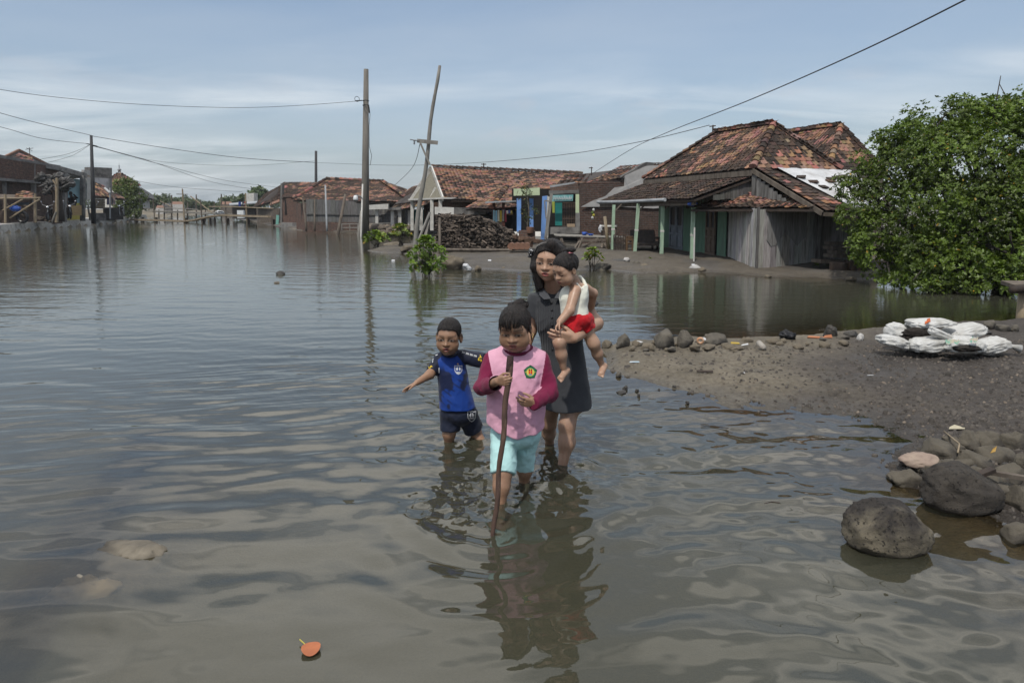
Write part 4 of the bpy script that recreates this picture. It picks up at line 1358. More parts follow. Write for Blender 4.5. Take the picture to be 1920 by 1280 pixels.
for c, px in (((.03, .05, .2), 449), ((.05, .05, .06), 456), ((.35, .05, .04), 460)):
 mb.col = c; mb.slab([P(px - 2, 387, 68), P(px + 2, 387, 68), P(px + 2, 378, 68), P(px - 2, 378, 68)], .1)
mb.build('clothes', M_CLOTH, o)
mb = MB(); mb.slab([P(459, 381, 80), P(476, 382, 80), P(476, 362, 80), P(459, 363, 80)], 1.2)
tag(mb.build('bird_house', M_WHITE, org=PX(468, 80, .2)), 'plain white box shaped upper wall beyond the footbridge', 'building')

# ------------------------------------------------------------------ the left quay
qa, qb, qc, qd = G(-300, 466, 0), G(0, 437, 0), G(120, 426, 0), G(240, 416, 0)
qe = G(275, 409, 0)
mb = MB()
path = [Vector((-21.5, 16, 0)), qb, qc, qd, qe]
for a, b in zip(path[:-1], path[1:]):
 d = (b - a).normalized(); nrm = Vector((-d.y, d.x, 0))
 n_ = max(1, int((b - a).length / 3))
 for i in range(n_):
  p, q = a.lerp(b, i / n_), a.lerp(b, (i + 1) / n_)
  mb.slab([p + Vector((0, 0, .47)), q + Vector((0, 0, .47)), q + nrm * 2.6 + Vector((0, 0, .47)), p + nrm * 2.6 + Vector((0, 0, .47))], .26)
  mb.slab([q + nrm * .15 + Vector((0, 0, .22)), p + nrm * .15 + Vector((0, 0, .22)), p + nrm * .15 + Vector((0, 0, -.6)), q + nrm * .15 + Vector((0, 0, -.6))], -.2)
tag(mb.build('pavement', pm('pale_concrete', (.50, .485, .45), (.36, .345, .32), .9, 3, bump=.4, stain=(.2, .19, .17), stain_amt=(.52, .7))), kind='structure')
# ------------------------------------------------------------------ left bank: brick building
h8 = thing('brick_building', PX(60, 43, .45), 'long brick building with concrete frame and open yellow and blue room on the left quay', 'building')
WA, WB = PX(-180, 37.5, 0), PX(118, 47.5, 0)
ztA, ztB = P(-180, 262, 37.5).z, P(118, 316, 47.5).z
mb = MB(); wall(mb, WA[:2], WB[:2], .3, ztA, .2, z1b=ztB); wall(mb, (WA.x - 9, WA.y + 3.5), (WA.x, WA.y + .25), .3, ztA - .05, .2); mb.build('wall', M_BRICKD, h8)
mb = MB(); mb.slab([Vector((WA.x, WA.y + .2, ztA - .2)), Vector((WB.x, WB.y + .2, ztB - .2)), Vector((WB.x - 8, WB.y + 5, ztB - .2)), Vector((WA.x - 9, WA.y + 3.5, ztA - .2))], .15); mb.build('roof_slab', M_CONCD, h8)
mb = MB()
mb.beam(Vector((WA.x, WA.y, ztA)) + Vector((.05, -.08, .02)), Vector((WB.x, WB.y, ztB)) + Vector((.05, -.08, .02)), .3, .34)
zz = lambda px: 1.45 + (388 - 336 - (px) * .10) / 1280 * (40.8 + px * .057)
pa, pb_ = P(0, 336, 43.3), P(86, 343, 46.2)
mb.beam(P(-180, 322, 37.3), P(88, 343, 46.2), .14, .18)
for px, yt in ((6, 303), (62, 308)):
 Yp = 43.2 + px * .035
 mb.beam(PX(px, Yp, 1.6), P(px, yt, Yp), .32, .16)
mb.build('concrete_frame', M_CONC, h8)
mb = MB()   # upper wall is lighter brick, plastered ledge
mb.slab([P(-180, 321, 37.36), P(86, 342, 46.15), P(86, 310, 46.15), P(-180, 268, 37.36)], .04); mb.build('upper_brick', M_BRICK, h8)
# open room
RL, RR = PX(118, 47.5, 0), PX(165, 53.5, 0)
zr = P(160, 329, 53).z
mb = MB(); wall(mb, PX(116, 49.6, 0)[:2], PX(157, 54.3, 0)[:2], 1.75, 3.6, .1); mb.build('blue_back_wall', M_LBLUE, h8)
mb = MB(); wall(mb, PX(116, 49.6, 0)[:2], PX(157, 54.3, 0)[:2], .3, 1.75, .1); mb.build('yellow_back_wall', M_YELLOW, h8)
mb = MB(); mb.beam(Vector((RL.x, RL.y, ztB - .02)), Vector((RR.x, RR.y, zr)), .3, .34); mb.slab([Vector((RL.x, RL.y, 3.75)), Vector((RR.x, RR.y, 3.8)), Vector((RR.x - 4, RR.y + 3, 3.8)), Vector((RL.x - 4, RL.y + 3, 3.8))], .12)
mb.beam(PX(155, 51.8, .4), PX(155, 51.8, 3.8), .28, .25); mb.beam(PX(121, 47.8, .4), PX(121, 47.8, 3.8), .22, .22); mb.build('room_frame', M_CONC, h8)
mb = MB(); mb.slab([P(124, 404, 48.6), P(127, 404, 48.8), P(127, 352, 48.8), P(124, 352, 48.6)], .08); mb.slab([P(114, 398, 48), P(120.5, 398, 48.2), P(120.5, 345, 48.2), P(114, 345, 48)], .05); mb.build('curtain', pm('brown_curtain', (.10, .055, .045), (.07, .04, .035), .9, 4), h8)
mb = MB(); mb.slab([P(125, 404.5, 49), P(153, 404, 51), P(153, 385, 51), P(125, 386, 49)], .06); mb.build('plywood_front', M_ORANGEW, h8)
mb = MB(); mb.slab([P(157, 323, 53), P(170, 331, 56), P(170, 320, 56), P(157, 318.5, 53)], .15); mb.slab([P(163, 375, 53.8), P(170, 375, 55.5), P(170, 333, 55.5), P(163, 333, 53.8)], .12); mb.build('end_wall', M_PLASTER, h8)
# tile gable behind it
o = thing('gabled_house', PX(40, 52, .4), 'house with a crumbling tiled gable roof peeping over the long brick wall', 'house')
g1, g2, g3 = P(8, 297, 46.5), P(93, 311, 52), P(37, 283, 49)
mb = MB(); mb.slab([g1, g2, g3], .15); mb.build('gable', M_CONCD, o)
mb = MB(); tiles(mb, P(22, 297, 46.6), P(64, 304, 47.5), P(56, 294, 48.2), P(35, 288, 48.2), .3, .2, 61, -.25, jitter=3); r_ = mb.build('roof', M_TILE, o)
mb = MB(); mb.beam(g3 + Vector((0, -.1, .05)), g2 + Vector((0, -.1, .05)), .14, .16); mb.beam(g3 + Vector((0, -.1, .05)), g1 + Vector((0, -.1, .05)), .14, .12); mb.build('rake_tiles', M_CLAY, o)
mb = MB(); a = P(56, 291, 50); mb.tube([a, a + Vector((0, 0, .55))], .025, 5); mb.beam(a + Vector((-.28, 0, .4)), a + Vector((.28, 0, .5)), .03, .03); mb.beam(a + Vector((-.2, 0, .5)), a + Vector((.2, 0, .3)), .03, .03); mb.build('antenna', M_POLED, o)
# small shed roof with a tile heap at the far left
o = thing('lean_to_shed', PX(45, 42.5, .45), 'low lean-to stacked with orange tiles on its roof in front of the brick wall', 'shed')
mb = MB(); mb.slab([P(-60, 372, 40), P(64, 372, 42), P(64, 366, 43.2), P(-60, 362, 41)], .08); mb.build('roof', M_WOOD, o)
mb = MB(); tiles(mb, P(27, 372, 41.8), P(60, 372, 42), P(62, 362, 42.6), P(33, 361, 42.6), .26, .16, 62, -.4, jitter=4, lift=.08); mb.build('tile_heap', M_TILE, o)
for px in (-40, 9, 66):
 m_ = MB(); m_.beam(P(px, 418, 41 + px * .01), P(px, 372, 41 + px * .01), .13, .13); m_.build('post', M_WOOD, o)
# bamboo rails and leaning bamboos
mb = MB(); mb.tube([P(-80, 373, 38.9), P(76, 371, 41.2)], .05, 7); mb.tube([P(10, 418, 40.0), P(10, 364, 40.0)], .06, 7); mb.tube([P(67, 417, 41.2), P(66, 363, 41.2)], .06, 7)
tag(mb.build('bamboo_rail', M_BAMBOO, org=P(67, 417, 41.2)), 'pale bamboo handrail on posts at the left edge of the quay', 'rail')
for a, b, lab in (((18, 409), (74, 374), 'longest bamboo pole leaning against the left handrail'), ((-10, 403), (42, 374), 'shorter bamboo pole leaning against the left handrail')):
 mb = MB(); mb.tube([P(*a, 40.6), P(*b, 40.9)], .05, 7); tag(mb.build('bamboo_pole', M_BAMBOO, org=P(*a, 40.6)), lab, 'bamboo pole')
mb = MB()
for k in range(26):
 px, py = random.uniform(-10, 100), random.uniform(385, 414)
 a = P(px, py, 42 + px * .03); d = Vector((random.uniform(-1, 1), random.uniform(-.3, .3), random.uniform(-.25, .35)))
 mb.beam(a, a + d * random.uniform(.5, 1.3), random.uniform(.06, .2), random.uniform(.04, .1))
tag(mb.build('scrap_heap', pm('scrap_wood', (.11, .09, .07), (.05, .042, .036), .9, 3), org=PX(40, 42, .4)), 'heap of old boards and timber scraps behind the bamboo handrail', 'scrap heap')
mb = MB(); mb.ring(P(42, 407, 41.2), .30, .09, (0, 1, 0), 18, 7); tag(mb.build('tyre', M_BLACK, org=P(42, 407, 41.2)), 'old black tyre standing against the scrap heap', 'tyre')
mb = MB(); mb.blob(P(29, 391, 41), (.32, .2, .18), 4, .35, 2.5); tag(mb.build('plastic_bag', M_BLUEPL, None, True, org=P(29, 391, 41)), 'blue plastic bag thrown on the scrap heap', 'bag')
mb = MB(); mb.slab([P(20, 385, 42), P(54, 384, 42.5), P(54, 380, 42.5), P(20, 380, 42)], .3); tag(mb.build('old_panel', pm('slate_panel', (.10, .13, .17), (.07, .09, .12), .8, 4), org=P(30, 385, 42)), 'faded blue grey panel lying on the scrap heap', 'panel')
mb = MB(); mb.lathe(P(11, 418, 40.6), [(.0, 0), (.24, 0), (.27, .75), (.0, .75)], 12); tag(mb.build('oil_drum', M_RUST, org=P(11, 418, 40.6)), 'dark rusty drum by the left handrail post', 'drum')
# the big driftwood stump standing upside down
o = thing('driftwood_stump', PX(112, 44.5, .45), 'huge grey upturned tree stump with gnarled roots on the left quay', 'stump')
mb = MB(); mb.tube([P(110, 415, 44.5), P(109, 390, 44.5), P(107, 365, 44.5), P(105, 352, 44.5)], [.38, .30, .28, .5], 12); mb.build('trunk', M_WOODD, o, True)
mb = MB()
M_DRIFT = pm('driftwood', (.17, .165, .158), (.03, .028, .026), .85, 4.0, bump=.6)
for k, (px, py, r) in enumerate(((78, 332, .42), (72, 336, .3), (85, 340, .35), (110, 330, .42), (116, 338, .35), (128, 340, .36), (134, 345, .3), (98, 352, .45), (112, 352, .5), (92, 357, .4), (122, 354, .34), (104, 343, .34), (88, 352, .3), (84, 362, .2))):
 mb.blob(P(px, py, 44.4 + (k % 3) * .25), (r * .72, r * .6, r * .55), k, .6, 2.6, 18, 12, rough=.6)
for k in range(60):
 a = P(104 + random.uniform(-8, 12), 350 + random.uniform(-8, 5), 44.4)
 b = P(104 + random.uniform(-34, 36), 344 + random.uniform(-18, 18), 44.2 + random.uniform(-.5, .5))
 c = a.lerp(b, .5) + Vector((random.uniform(-.2, .2), 0, random.uniform(-.2, .3)))
 mb.tube([a, c, b], [.11, .08, .03], 6)
mb.build('roots', M_DRIFT, o, True)
mb = MB(); mb.tube([P(106, 417, 43.4), P(107, 334, 43.4)], [.10, .085], 8); mb.beam(P(106, 347, 43.3), P(99, 337, 43.3), .08, .08)
tag(mb.build('bamboo_pole', M_BAMBOO, org=P(106, 417, 43.4)), 'thick pale bamboo pole upright in front of the gnarled stump', 'bamboo pole')
for (px, py, tx, ty, Y, lab) in ((97, 418, 105, 397, 43.3, 'short grey stick propping the pale bamboo by the stump'), (169, 413, 165, 388, 52, 'thin stick leaning beside the concrete column')):
 mb = MB(); mb.tube([P(px, py, Y), P(tx, ty, Y)], .06, 6); tag(mb.build('stick', M_BAMBOOG, org=P(px, py, Y)), lab, 'stick')


def motorbike(loc, rz, label, wheel=.29):
 o = thing('motorcycle', loc, label, 'motorcycle', 'motorcycles parked on the left quay')
 rot = Matrix.Rotation(rz, 3, 'Z')
 def at(x, y, z): return Vector(loc) + rot @ Vector((x, y, z))
 ax = rot @ Vector((0, 1, 0))
 for x in (-.6, .6):
  m_ = MB(); m_.ring(at(x, 0, wheel), wheel - .05, .05, ax, 18, 6); w_ = m_.build('wheel', M_BLACK, o, True)
  m_ = MB(); m_.tube([at(x, -.03, wheel), at(x, .03, wheel)], .16, 12); m_.build('hub', M_METAL, w_)
 m_ = MB(); m_.tube([at(-.62, 0, .55), at(-.35, 0, .55), at(0, 0, .42), at(.25, 0, .5), at(.45, 0, .82)], [.10, .15, .13, .10, .09], 8); m_.build('body', M_BLACK, o, True)
 m_ = MB(); m_.tube([at(-.7, 0, .74), at(-.3, 0, .72), at(.08, 0, .66)], [.08, .12, .07], 8); m_.build('seat', M_BLACK, o, True)
 m_ = MB(); m_.tube([at(.42, -.3, 1.02), at(.46, 0, .93), at(.42, .3, 1.02)], .025, 6); hb_ = m_.build('handlebar', M_METAL, o)
 for s in (-1, 1):
  m_ = MB(); m_.tube([at(.42, .28 * s, 1.02), at(.40, .34 * s, 1.18)], .012, 5); m_.blob(at(.40, .35 * s, 1.22), (.06, .06, .05), 1, 0); m_.build('mirror', M_CHROME, hb_)
 m_ = MB(); m_.tube([at(.46, 0, .85), at(.6, 0, .3)], .04, 6); m_.build('fork', M_METAL, o)
 m_ = MB(); m_.blob(at(.52, 0, .86), (.09, .1, .1), 2, 0); m_.build('headlight', M_CHROME, o, True)
 m_ = MB(); m_.slab([at(.35, -.16, .3), at(.35, .16, .3), at(.5, .1, .85), at(.5, -.1, .85)], .03); m_.build('leg_shield', M_RUST, o)
 return o


motorbike(P(95, 414, 44.2), R_(-70), 'motorcycle with red front standing left of the gnarled stump')
motorbike(P(130, 411, 46.5), R_(-50), 'motorcycle parked right of the gnarled stump by the plywood front')
motorbike(P(176, 409, 52.5), R_(-60), 'motorcycle parked beside the thin dark utility pole')
motorbike(P(228, 405, 60), R_(-75), 'farthest black motorcycle under the leafy tree')
# man sitting on the plywood front
o = thing('person', P(137, 385, 50.2), 'dark figure of a person sitting in the yellow room, arms raised to the head', 'person')
c0 = P(137, 385, 50.2)
mb = MB(); mb.blob(c0 + Vector((0, 0, .28)), (.27, .2, .38), 2, .08); mb.tube([c0 + Vector((-.05, 0, .55)), c0 + Vector((-.08, 0, .72))], [.12, .07], 8)
mb.blob(c0 + Vector((-.1, -.03, .86)), (.12, .13, .16), 5, .03)
mb.tube([c0 + Vector((.2, 0, .52)), c0 + Vector((.42, -.1, .5)), c0 + Vector((.15, -.1, .8))], [.085, .07, .055], 7)
mb.tube([c0 + Vector((-.22, 0, .52)), c0 + Vector((-.34, -.15, .25)), c0 + Vector((-.1, -.25, .1))], [.085, .07, .055], 7)
mb.tube([c0 + Vector((-.1, -.02, .05)), c0 + Vector((-.12, -.4, .1)), c0 + Vector((-.12, -.45, -.3))], [.13, .1, .06], 8)
mb.tube([c0 + Vector((.12, -.02, .05)), c0 + Vector((.14, -.4, .1)), c0 + Vector((.14, -.45, -.3))], [.13, .1, .06], 8)
me = mb.mesh('person'); bo = link('body', me, pm('dark_figure', (.022, .02, .02), (.035, .028, .025), .9, 3), o, True)  # one near-black colour over the whole figure, head and arms included
# block-like plaster tower, small wooden stall, mosque roof
mb = MB(); mb.slab([P(176, 372, 60), P(210, 372, 61), P(210, 315, 61), P(175, 313.5, 60)], 3.0)
tag(mb.build('plaster_tower', M_CONCD, org=PX(193, 60, .4)), 'square grey tower block with peeling whitewash behind the thin utility pole', 'building')
mb = MB(); mb.slab([P(176, 372, 59.95), P(210, 372, 60.95), P(210, 335, 60.95), P(176, 333, 59.95)], .04)
tw = mb.build('whitewash_patch', pm('peeling_whitewash', (.34, .34, .35), (.13, .13, .13), .9, 1.4, (.42, .6), stretch=(1, 1, .3))); tw['label'] = 'peeling whitewash'; tw.parent = bpy.data.objects['plaster_tower']
off = ORG['plaster_tower']; tw.data.transform(Matrix.Translation(-off)); tw.location = (0, 0, 0)
o = thing('wooden_stall', PX(187, 56.5, .45), 'small plank stall with sloping tile roof and washing, right of the thin utility pole', 'stall')
mb = MB(); tiles(mb, P(172, 368, 55.5), P(212, 371, 58), P(196, 350, 60), P(172, 340, 59), .3, .3, 66, .02); tiles(mb, P(196, 370, 57), P(235, 374, 61), P(225, 366, 63), P(196, 360, 60), .3, .3, 67, .0); r_ = mb.build('roof', M_TILE, o)
mb = MB(); mb.slab([P(172, 369, 55.6), P(235, 375, 61), P(225, 367, 63.1), P(172, 341, 59.1)], .08); mb.build('roof_boards', M_WOODD, r_)
mb = MB()
for k in range(7):
 mb.col = jit((.22, .17, .12), .2); mb.slab([P(177, 391 - k * 3.1, 56), P(197, 391.5 - k * 3.1, 57.5), P(197, 388.7 - k * 3.1, 57.5), P(177, 388.2 - k * 3.1, 56)], .06)
mb.build('plank_front', M_PLANK, o)
mb = MB(); wall(mb, PX(176, 56.1, 0)[:2], PX(200, 57.8, 0)[:2], .3, .95, .3); mb.build('stone_base', M_CONCD, o)
mb = MB()
for c, px in (((.04, .06, .2), 202), ((.3, .05, .06), 206), ((.05, .05, .06), 210), ((.25, .2, .2), 214)):
 mb.col = c; mb.slab([P(px - 1.6, 384, 57.5), P(px + 1.6, 384, 57.5), P(px + 1.6, 371, 57.5), P(px - 1.6, 371, 57.5)], .05)
mb.build('washing', M_CLOTH, o)
mb = MB(); wall(mb, PX(197, 59, 0)[:2], PX(232, 63, 0)[:2], .3, 1.4, .1); mb.build('wall', M_DARK, o)
o = thing('mosque', PX(224, 82, .4), 'mosque roof of orange tiles topped by a silver finial above the leafy tree', 'mosque')
ap = P(224, 323, 82)
mb = MB()
for k in range(4):
 a = ap + Vector((math.cos(k * PI / 2 + .6) * 2.2, math.sin(k * PI / 2 + .6) * 2.2, -1.6)); b = ap + Vector((math.cos((k + 1) * PI / 2 + .6) * 2.2, math.sin((k + 1) * PI / 2 + .6) * 2.2, -1.6))
 tiles(mb, a, b, ap, ap, .35, .3, 70 + k, -.1)
mb.build('roof', M_TILE, o)
mb = MB(); mb.lathe(ap + Vector((0, 0, -.1)), [(.3, 0), (.14, .1), (.08, .2), (.2, .33), (.21, .43), (.08, .56), (.04, .75), (.07, .82), (.02, 1.0), (.0, 1.3)], 10); mb.build('finial', M_ZINC, o)
mb = MB(); mb.box(ap + Vector((0, 0, -3.2)), (2.6, 2.6, 3.2), Matrix.Rotation(.6 + PI / 4, 3, 'Z')); mb.build('wall', M_WHITE, o)
o = thing('whitewashed_house', PX(275, 84, .4), 'pale washed house with dark roof edge behind the leafy tree', 'house')
mb = MB(); mb.slab([P(262, 392, 84), P(281, 392, 86), P(281, 364, 86), P(262, 362, 84)], 3); mb.build('wall', M_PLASTER, o)
mb = MB(); mb.slab([P(262, 366, 83.5), P(290, 374, 86), P(288, 366, 89), P(264, 351, 89)], .2); mb.build('roof', M_POLED, o)

# ------------------------------------------------------------------ bamboo footbridge
o = thing('bamboo_footbridge', PX(370, 62, 0), 'rickety bamboo footbridge on stilts across the canal', 'footbridge')
DECK = [(239, 412, 69), (262, 413, 67), (310, 414, 64.5), (345, 415.5, 63), (365, 413.5, 62.5), (395, 406.5, 61.5), (420, 404, 60.5), (465, 406, 58), (508, 407, 54.5)]
dp = [P(*q) for q in DECK]
mb = MB()
for oy in (-.35, .0, .35):
 mb.tube([p + Vector((.1 * oy, oy, 0)) for p in dp], .06, 6)
for a, b in zip(dp[:-1], dp[1:]):
 n_ = int((b - a).length / .35)
 for i in range(n_):
  c = a.lerp(b, i / n_) + Vector((0, 0, .09)); mb.tube([c + Vector((0, -.45, 0)), c + Vector((0, .45, 0))], .035, 5)
mb.build('deck', M_BAMBOO, o)
mb = MB(); mb.tube([P(392, 387.5, 61.5), P(425, 387.7, 60), P(465, 389, 58), P(512, 391, 54)], .05, 6); mb.build('handrail', M_BAMBOO, o)
mb = MB(); mb.tube([P(273, 395.5, 67), P(345, 397, 63.5), P(372, 399, 63)], .05, 6); mb.tube([P(250, 390, 68), P(290, 392, 66.5)], .05, 6); mb.build('handrail', M_BAMBOOG, o)
for k, (px, yt, yb, r) in enumerate(((248, 337, 415, .10), (261, 360, 412, .09), (287, 372, 421, .09), (342, 354, 421, .13), (376, 376, 424, .12), (422, 377, 437, .11), (460, 362, 438, .12), (508, 373, 424, .08), (509.5, 408, 428, .12), (390, 408, 424, .09), (398, 408, 425, .08))):
 Yk = np.interp(px, [d[0] for d in DECK], [d[2] for d in DECK])
 yb2 = 388 + 1280 * 1.70 / Yk
 m_ = MB(); top = P(px, yt, Yk); m_.tube([Vector((top.x + .05, Yk, -.4)), top], [r * .62, r * .48], 7); m_.build('stilt', M_WOOD if k % 3 else M_BAMBOO, o)
 m_ = MB(); m_.tube([Vector((top.x + .14, Yk + .2, -.4)), Vector((top.x + .12, Yk + .2, .45))], .11, 7); m_.build('stump', M_WOODD, o)
mb = MB(); mb.beam(P(331, 364, 63.4), P(352, 364.5, 63.2), .06, .06); mb.build('crossbar', M_WOOD, o)
# second walkway behind it
o = thing('far_footbridge', PX(330, 84, 0), 'farther grey plank walkway seen behind the bamboo footbridge', 'footbridge')
mb = MB()
q = [P(292, 396, 86), P(340, 398, 82), P(380, 399.5, 80), P(420, 401, 78)]
for a, b in zip(q[:-1], q[1:]):
 mb.beam(a, b, .9, .16)
mb.build('deck', M_BAMBOOG, o)
for k, px in enumerate((298, 308, 322, 333, 352, 368, 385, 402, 415)):
 m_ = MB(); Yk = 86 - (px - 292) / 16; m_.tube([PX(px, Yk, -.3), PX(px, Yk, 1.1 + (k % 3) * .9)], .07, 6); m_.build('stilt', M_WOOD, o)
mb = MB(); mb.tube([P(298, 390, 86), P(345, 391, 82), P(372, 393, 80.5)], .05, 6); mb.build('handrail', M_BAMBOOG, o)
for (a, b, Y, lab) in (((357, 368), (398, 399), 66, 'long pale bamboo slanting down to the footbridge deck'), ((300, 377), (322, 388), 90, 'thin pale bamboo slanting far behind the footbridge')):
 mb = MB(); mb.tube([P(*a, Y), P(*b, Y)], .06, 6); tag(mb.build('bamboo_pole', M_BAMBOO, org=P(*b, Y)), lab, 'bamboo pole')
mb = MB(); c0 = P(412, 400, 75)
mb.blob(c0 + Vector((0, 0, .1)), (.45, .4, .22), 2, .4, 2); tag(mb.build('white_heap', M_SHEET, org=c0), 'small white heap on the far walkway', 'heap')

# ------------------------------------------------------------------ poles and cables
POLES = {}
def pole(name, bx, by, tx, ty, Y, r0, r1, mat, label, zb=None, cat='utility pole'):
 b_, tp = P(bx, by, Y), P(tx, ty, Y)
 if zb is not None:
  k = (zb - b_.z) / (tp.z - b_.z); b_ = b_ + (tp - b_) * k
 m_ = MB(); m_.tube([b_, b_.lerp(tp, .5), tp], [r0, (r0 + r1) / 2, r1], 12)
 return m_, b_, tp


m_, b_, tp = pole('p', 175.5, 405, 171, 254, 51, .17, .09, M_POLED, '', .2)
o = thing('utility_pole', b_, 'thin dark utility pole on the left quay carrying several cables', 'utility pole')
m_.build('shaft', M_POLED, o, True); T1 = tp
m_ = MB(); c_ = P(171.5, 271, 51); m_.beam(c_ + Vector((-.35, 0, .05)), c_ + Vector((.4, 0, -.12)), .06, .06); m_.build('bracket', M_POLED, o)
m_, b_, tp = pole('p', 592.5, 345, 592.5, 283, 56, .14, .10, M_POLED, '', .2)
o = thing('utility_pole', b_, 'short dark utility pole rising behind the plank house roof', 'utility pole'); m_.build('shaft', M_POLED, o, True); T2 = tp
m_, b_, tp = pole('p', 684.5, 443, 686.5, 130, 33.7, .215, .115, M_POLE, '', -.4)
o = thing('utility_pole', b_, 'tall grey tapering utility pole standing in the water', 'utility pole'); m_.build('shaft', M_POLE, o, True); T3 = tp
m_ = MB(); c_ = P(686, 189, 33.5)
m_.ring(c_, .14, .02, (0, 0, 1), 12, 5); m_.ring(c_ + Vector((0, 0, -.22)), .15, .02, (0, 0, 1), 12, 5); m_.tube([c_ + Vector((-.15, -.1, 0)), c_ + Vector((-.5, -.1, -.02))], .02, 5); m_.ring(c_ + Vector((-.4, -.1, .06)), .12, .012, (.2, 1, .3), 12, 4); m_.build('cable_clamp', M_CABLE, o)
m_ = MB(); m_.tube([P(691, 197, 33.4), P(694, 215, 33.4), P(692, 236, 33.4), P(692.5, 275, 33.4), P(697, 292, 33.4), P(694, 310, 33.4)], .012, 5); m_.tube([P(691.5, 200, 33.4), P(693, 212, 33.4)], .035, 5); m_.build('drop_wire', M_CABLE, o)
m_, b_, tp = pole('p', 771, 507, 823, 123, 15.9, .058, .032, M_BAMBOOG, '', -.25)
o = thing('bamboo_mast', b_, 'tall slanting bamboo mast with a wooden crossarm, foot beside the round bush', 'mast')
pts = [b_.lerp(tp, k / 16) + Vector((.02 * math.sin(k * .9), .01, 0)) for k in range(17)]
m_ = MB(); m_.tube(pts, [.058 - .0245 * k / 16 + (.004 if k % 2 else 0) for k in range(17)], 10); m_.build('shaft', M_BAMBOOG, o, True)
m_ = MB(); m_.beam(P(782, 264, 15.8), P(821, 268, 15.8), .03, .085); ca = m_.build('crossarm', M_BAMBOOG, o)
m_ = MB(); m_.tube([P(769, 262, 15.78), P(786, 264, 15.78)], .012, 5); m_.blob(P(777, 264, 15.78), (.03, .03, .02), 1, .1); m_.tube([P(777, 266, 15.78), P(776.5, 271, 15.78)], .02, 6); m_.build('hook', M_METAL, ca)
m_ = MB(); m_.beam(P(788, 268, 15.75), P(806, 309, 15.75), .03, .04); m_.build('brace', M_BAMBOOG, o)
# posts standing in the water by the tall pole
for (bx, by, tx, ty, r, mat, lab, cat) in (
  (677, 444, 680, 345, .05, M_WHITE, 'white pipe standing beside the tall grey pole', 'pipe'),
  (673, 443, 678, 395, .09, M_BAMBOOG, 'short thick stick leaning on the white pipe by the tall pole', 'stick'),
  (613, 424, 610, 347, .06, M_ZINC, 'pale grey pipe upright in front of the plank house', 'pipe'),
  (633, 442, 648, 364, .09, M_WOOD, 'dark crooked stick leaning in front of the plank house', 'stick'),
  (590, 424, 590, 374, .05, M_WOOD, 'thin dark stake before the plank house wall', 'stake'),
  (574, 424, 568, 372, .06, M_WOOD, 'slanting stake at the corner of the plank house', 'stake'),
  (825, 466, 824, 408, .045, M_WOOD, 'upright stake at the left end of the firewood stack', 'stake')):
 Y = 1280 * 1.45 / (by - 388) if by > 430 else 38.3
 if cat == 'stake' and bx > 800: Y = 19.6
 m_ = MB(); b_ = P(bx, by, Y); m_.tube([b_ + Vector((0, 0, -.3)), b_, P(tx, ty, Y)], [r, r, r * .75], 7)
 tag(m_.build(cat, mat, None, True, org=b_), lab, cat)
o = thing('street_lamp', P(679, 395, 33.1), 'small street lamp with curved arm beside the tall grey pole', 'lamp')
m_ = MB(); m_.tube([P(679, 372, 33.1), P(676, 368, 33.1), P(668, 366, 33.1)], .025, 6); m_.build('arm', M_METAL, o)
m_ = MB(); a = P(667, 374, 33.1); m_.lathe(a, [(.05, .2), (.10, .16), (.13, .0), (.11, -.04), (.0, -.05)], 10); m_.build('lamp_shade', M_LAMPG, o, True)
o = thing('street_lamp', P(206.5, 410, 57), 'thin street lamp post with tilted white tube lamp on the left quay', 'lamp')
m_ = MB(); m_.tube([P(206.5, 410, 57), P(206, 352, 57)], .06, 7); m_.build('post', M_ZINC, o)
m_ = MB(); m_.beam(P(206, 361, 56.9), P(196, 352, 56.9), .1, .12); m_.build('tube_lamp', M_LAMPG, o)
for k, (a, b, lab) in enumerate((((784, 452), (806, 398), 'longest of the pale planks leaning at the firewood stack'), ((796, 452), (804, 412), 'shorter pale plank leaning at the firewood stack'))):
 m_ = MB(); m_.beam(P(*a, 21.0), P(*b, 21.2), .10, .04); tag(m_.build('plank', M_BAMBOOG, org=P(*a, 21)), lab, 'plank')


def cable(pts, r, label, mat=M_CABLE, n=5, sub=10):
 pts = [Vector(p) for p in pts]
 out = []
 for i in range(len(pts) - 1):
  p0 = pts[max(i - 1, 0)]; p1 = pts[i]; p2 = pts[i + 1]; p3 = pts[min(i + 2, len(pts) - 1)]
  for k in range(sub):
   t_ = k / sub
   out.append(.5 * ((2 * p1) + (p2 - p0) * t_ + (2 * p0 - 5 * p1 + 4 * p2 - p3) * t_ ** 2 + (3 * p1 - p0 - 3 * p2 + p3) * t_ ** 3))
 out.append(pts[-1])
 m_ = MB(); m_.tube(out, r, n)
 return tag(m_.build('power_cable', mat, None, True, org=pts[0]), label, 'cable')


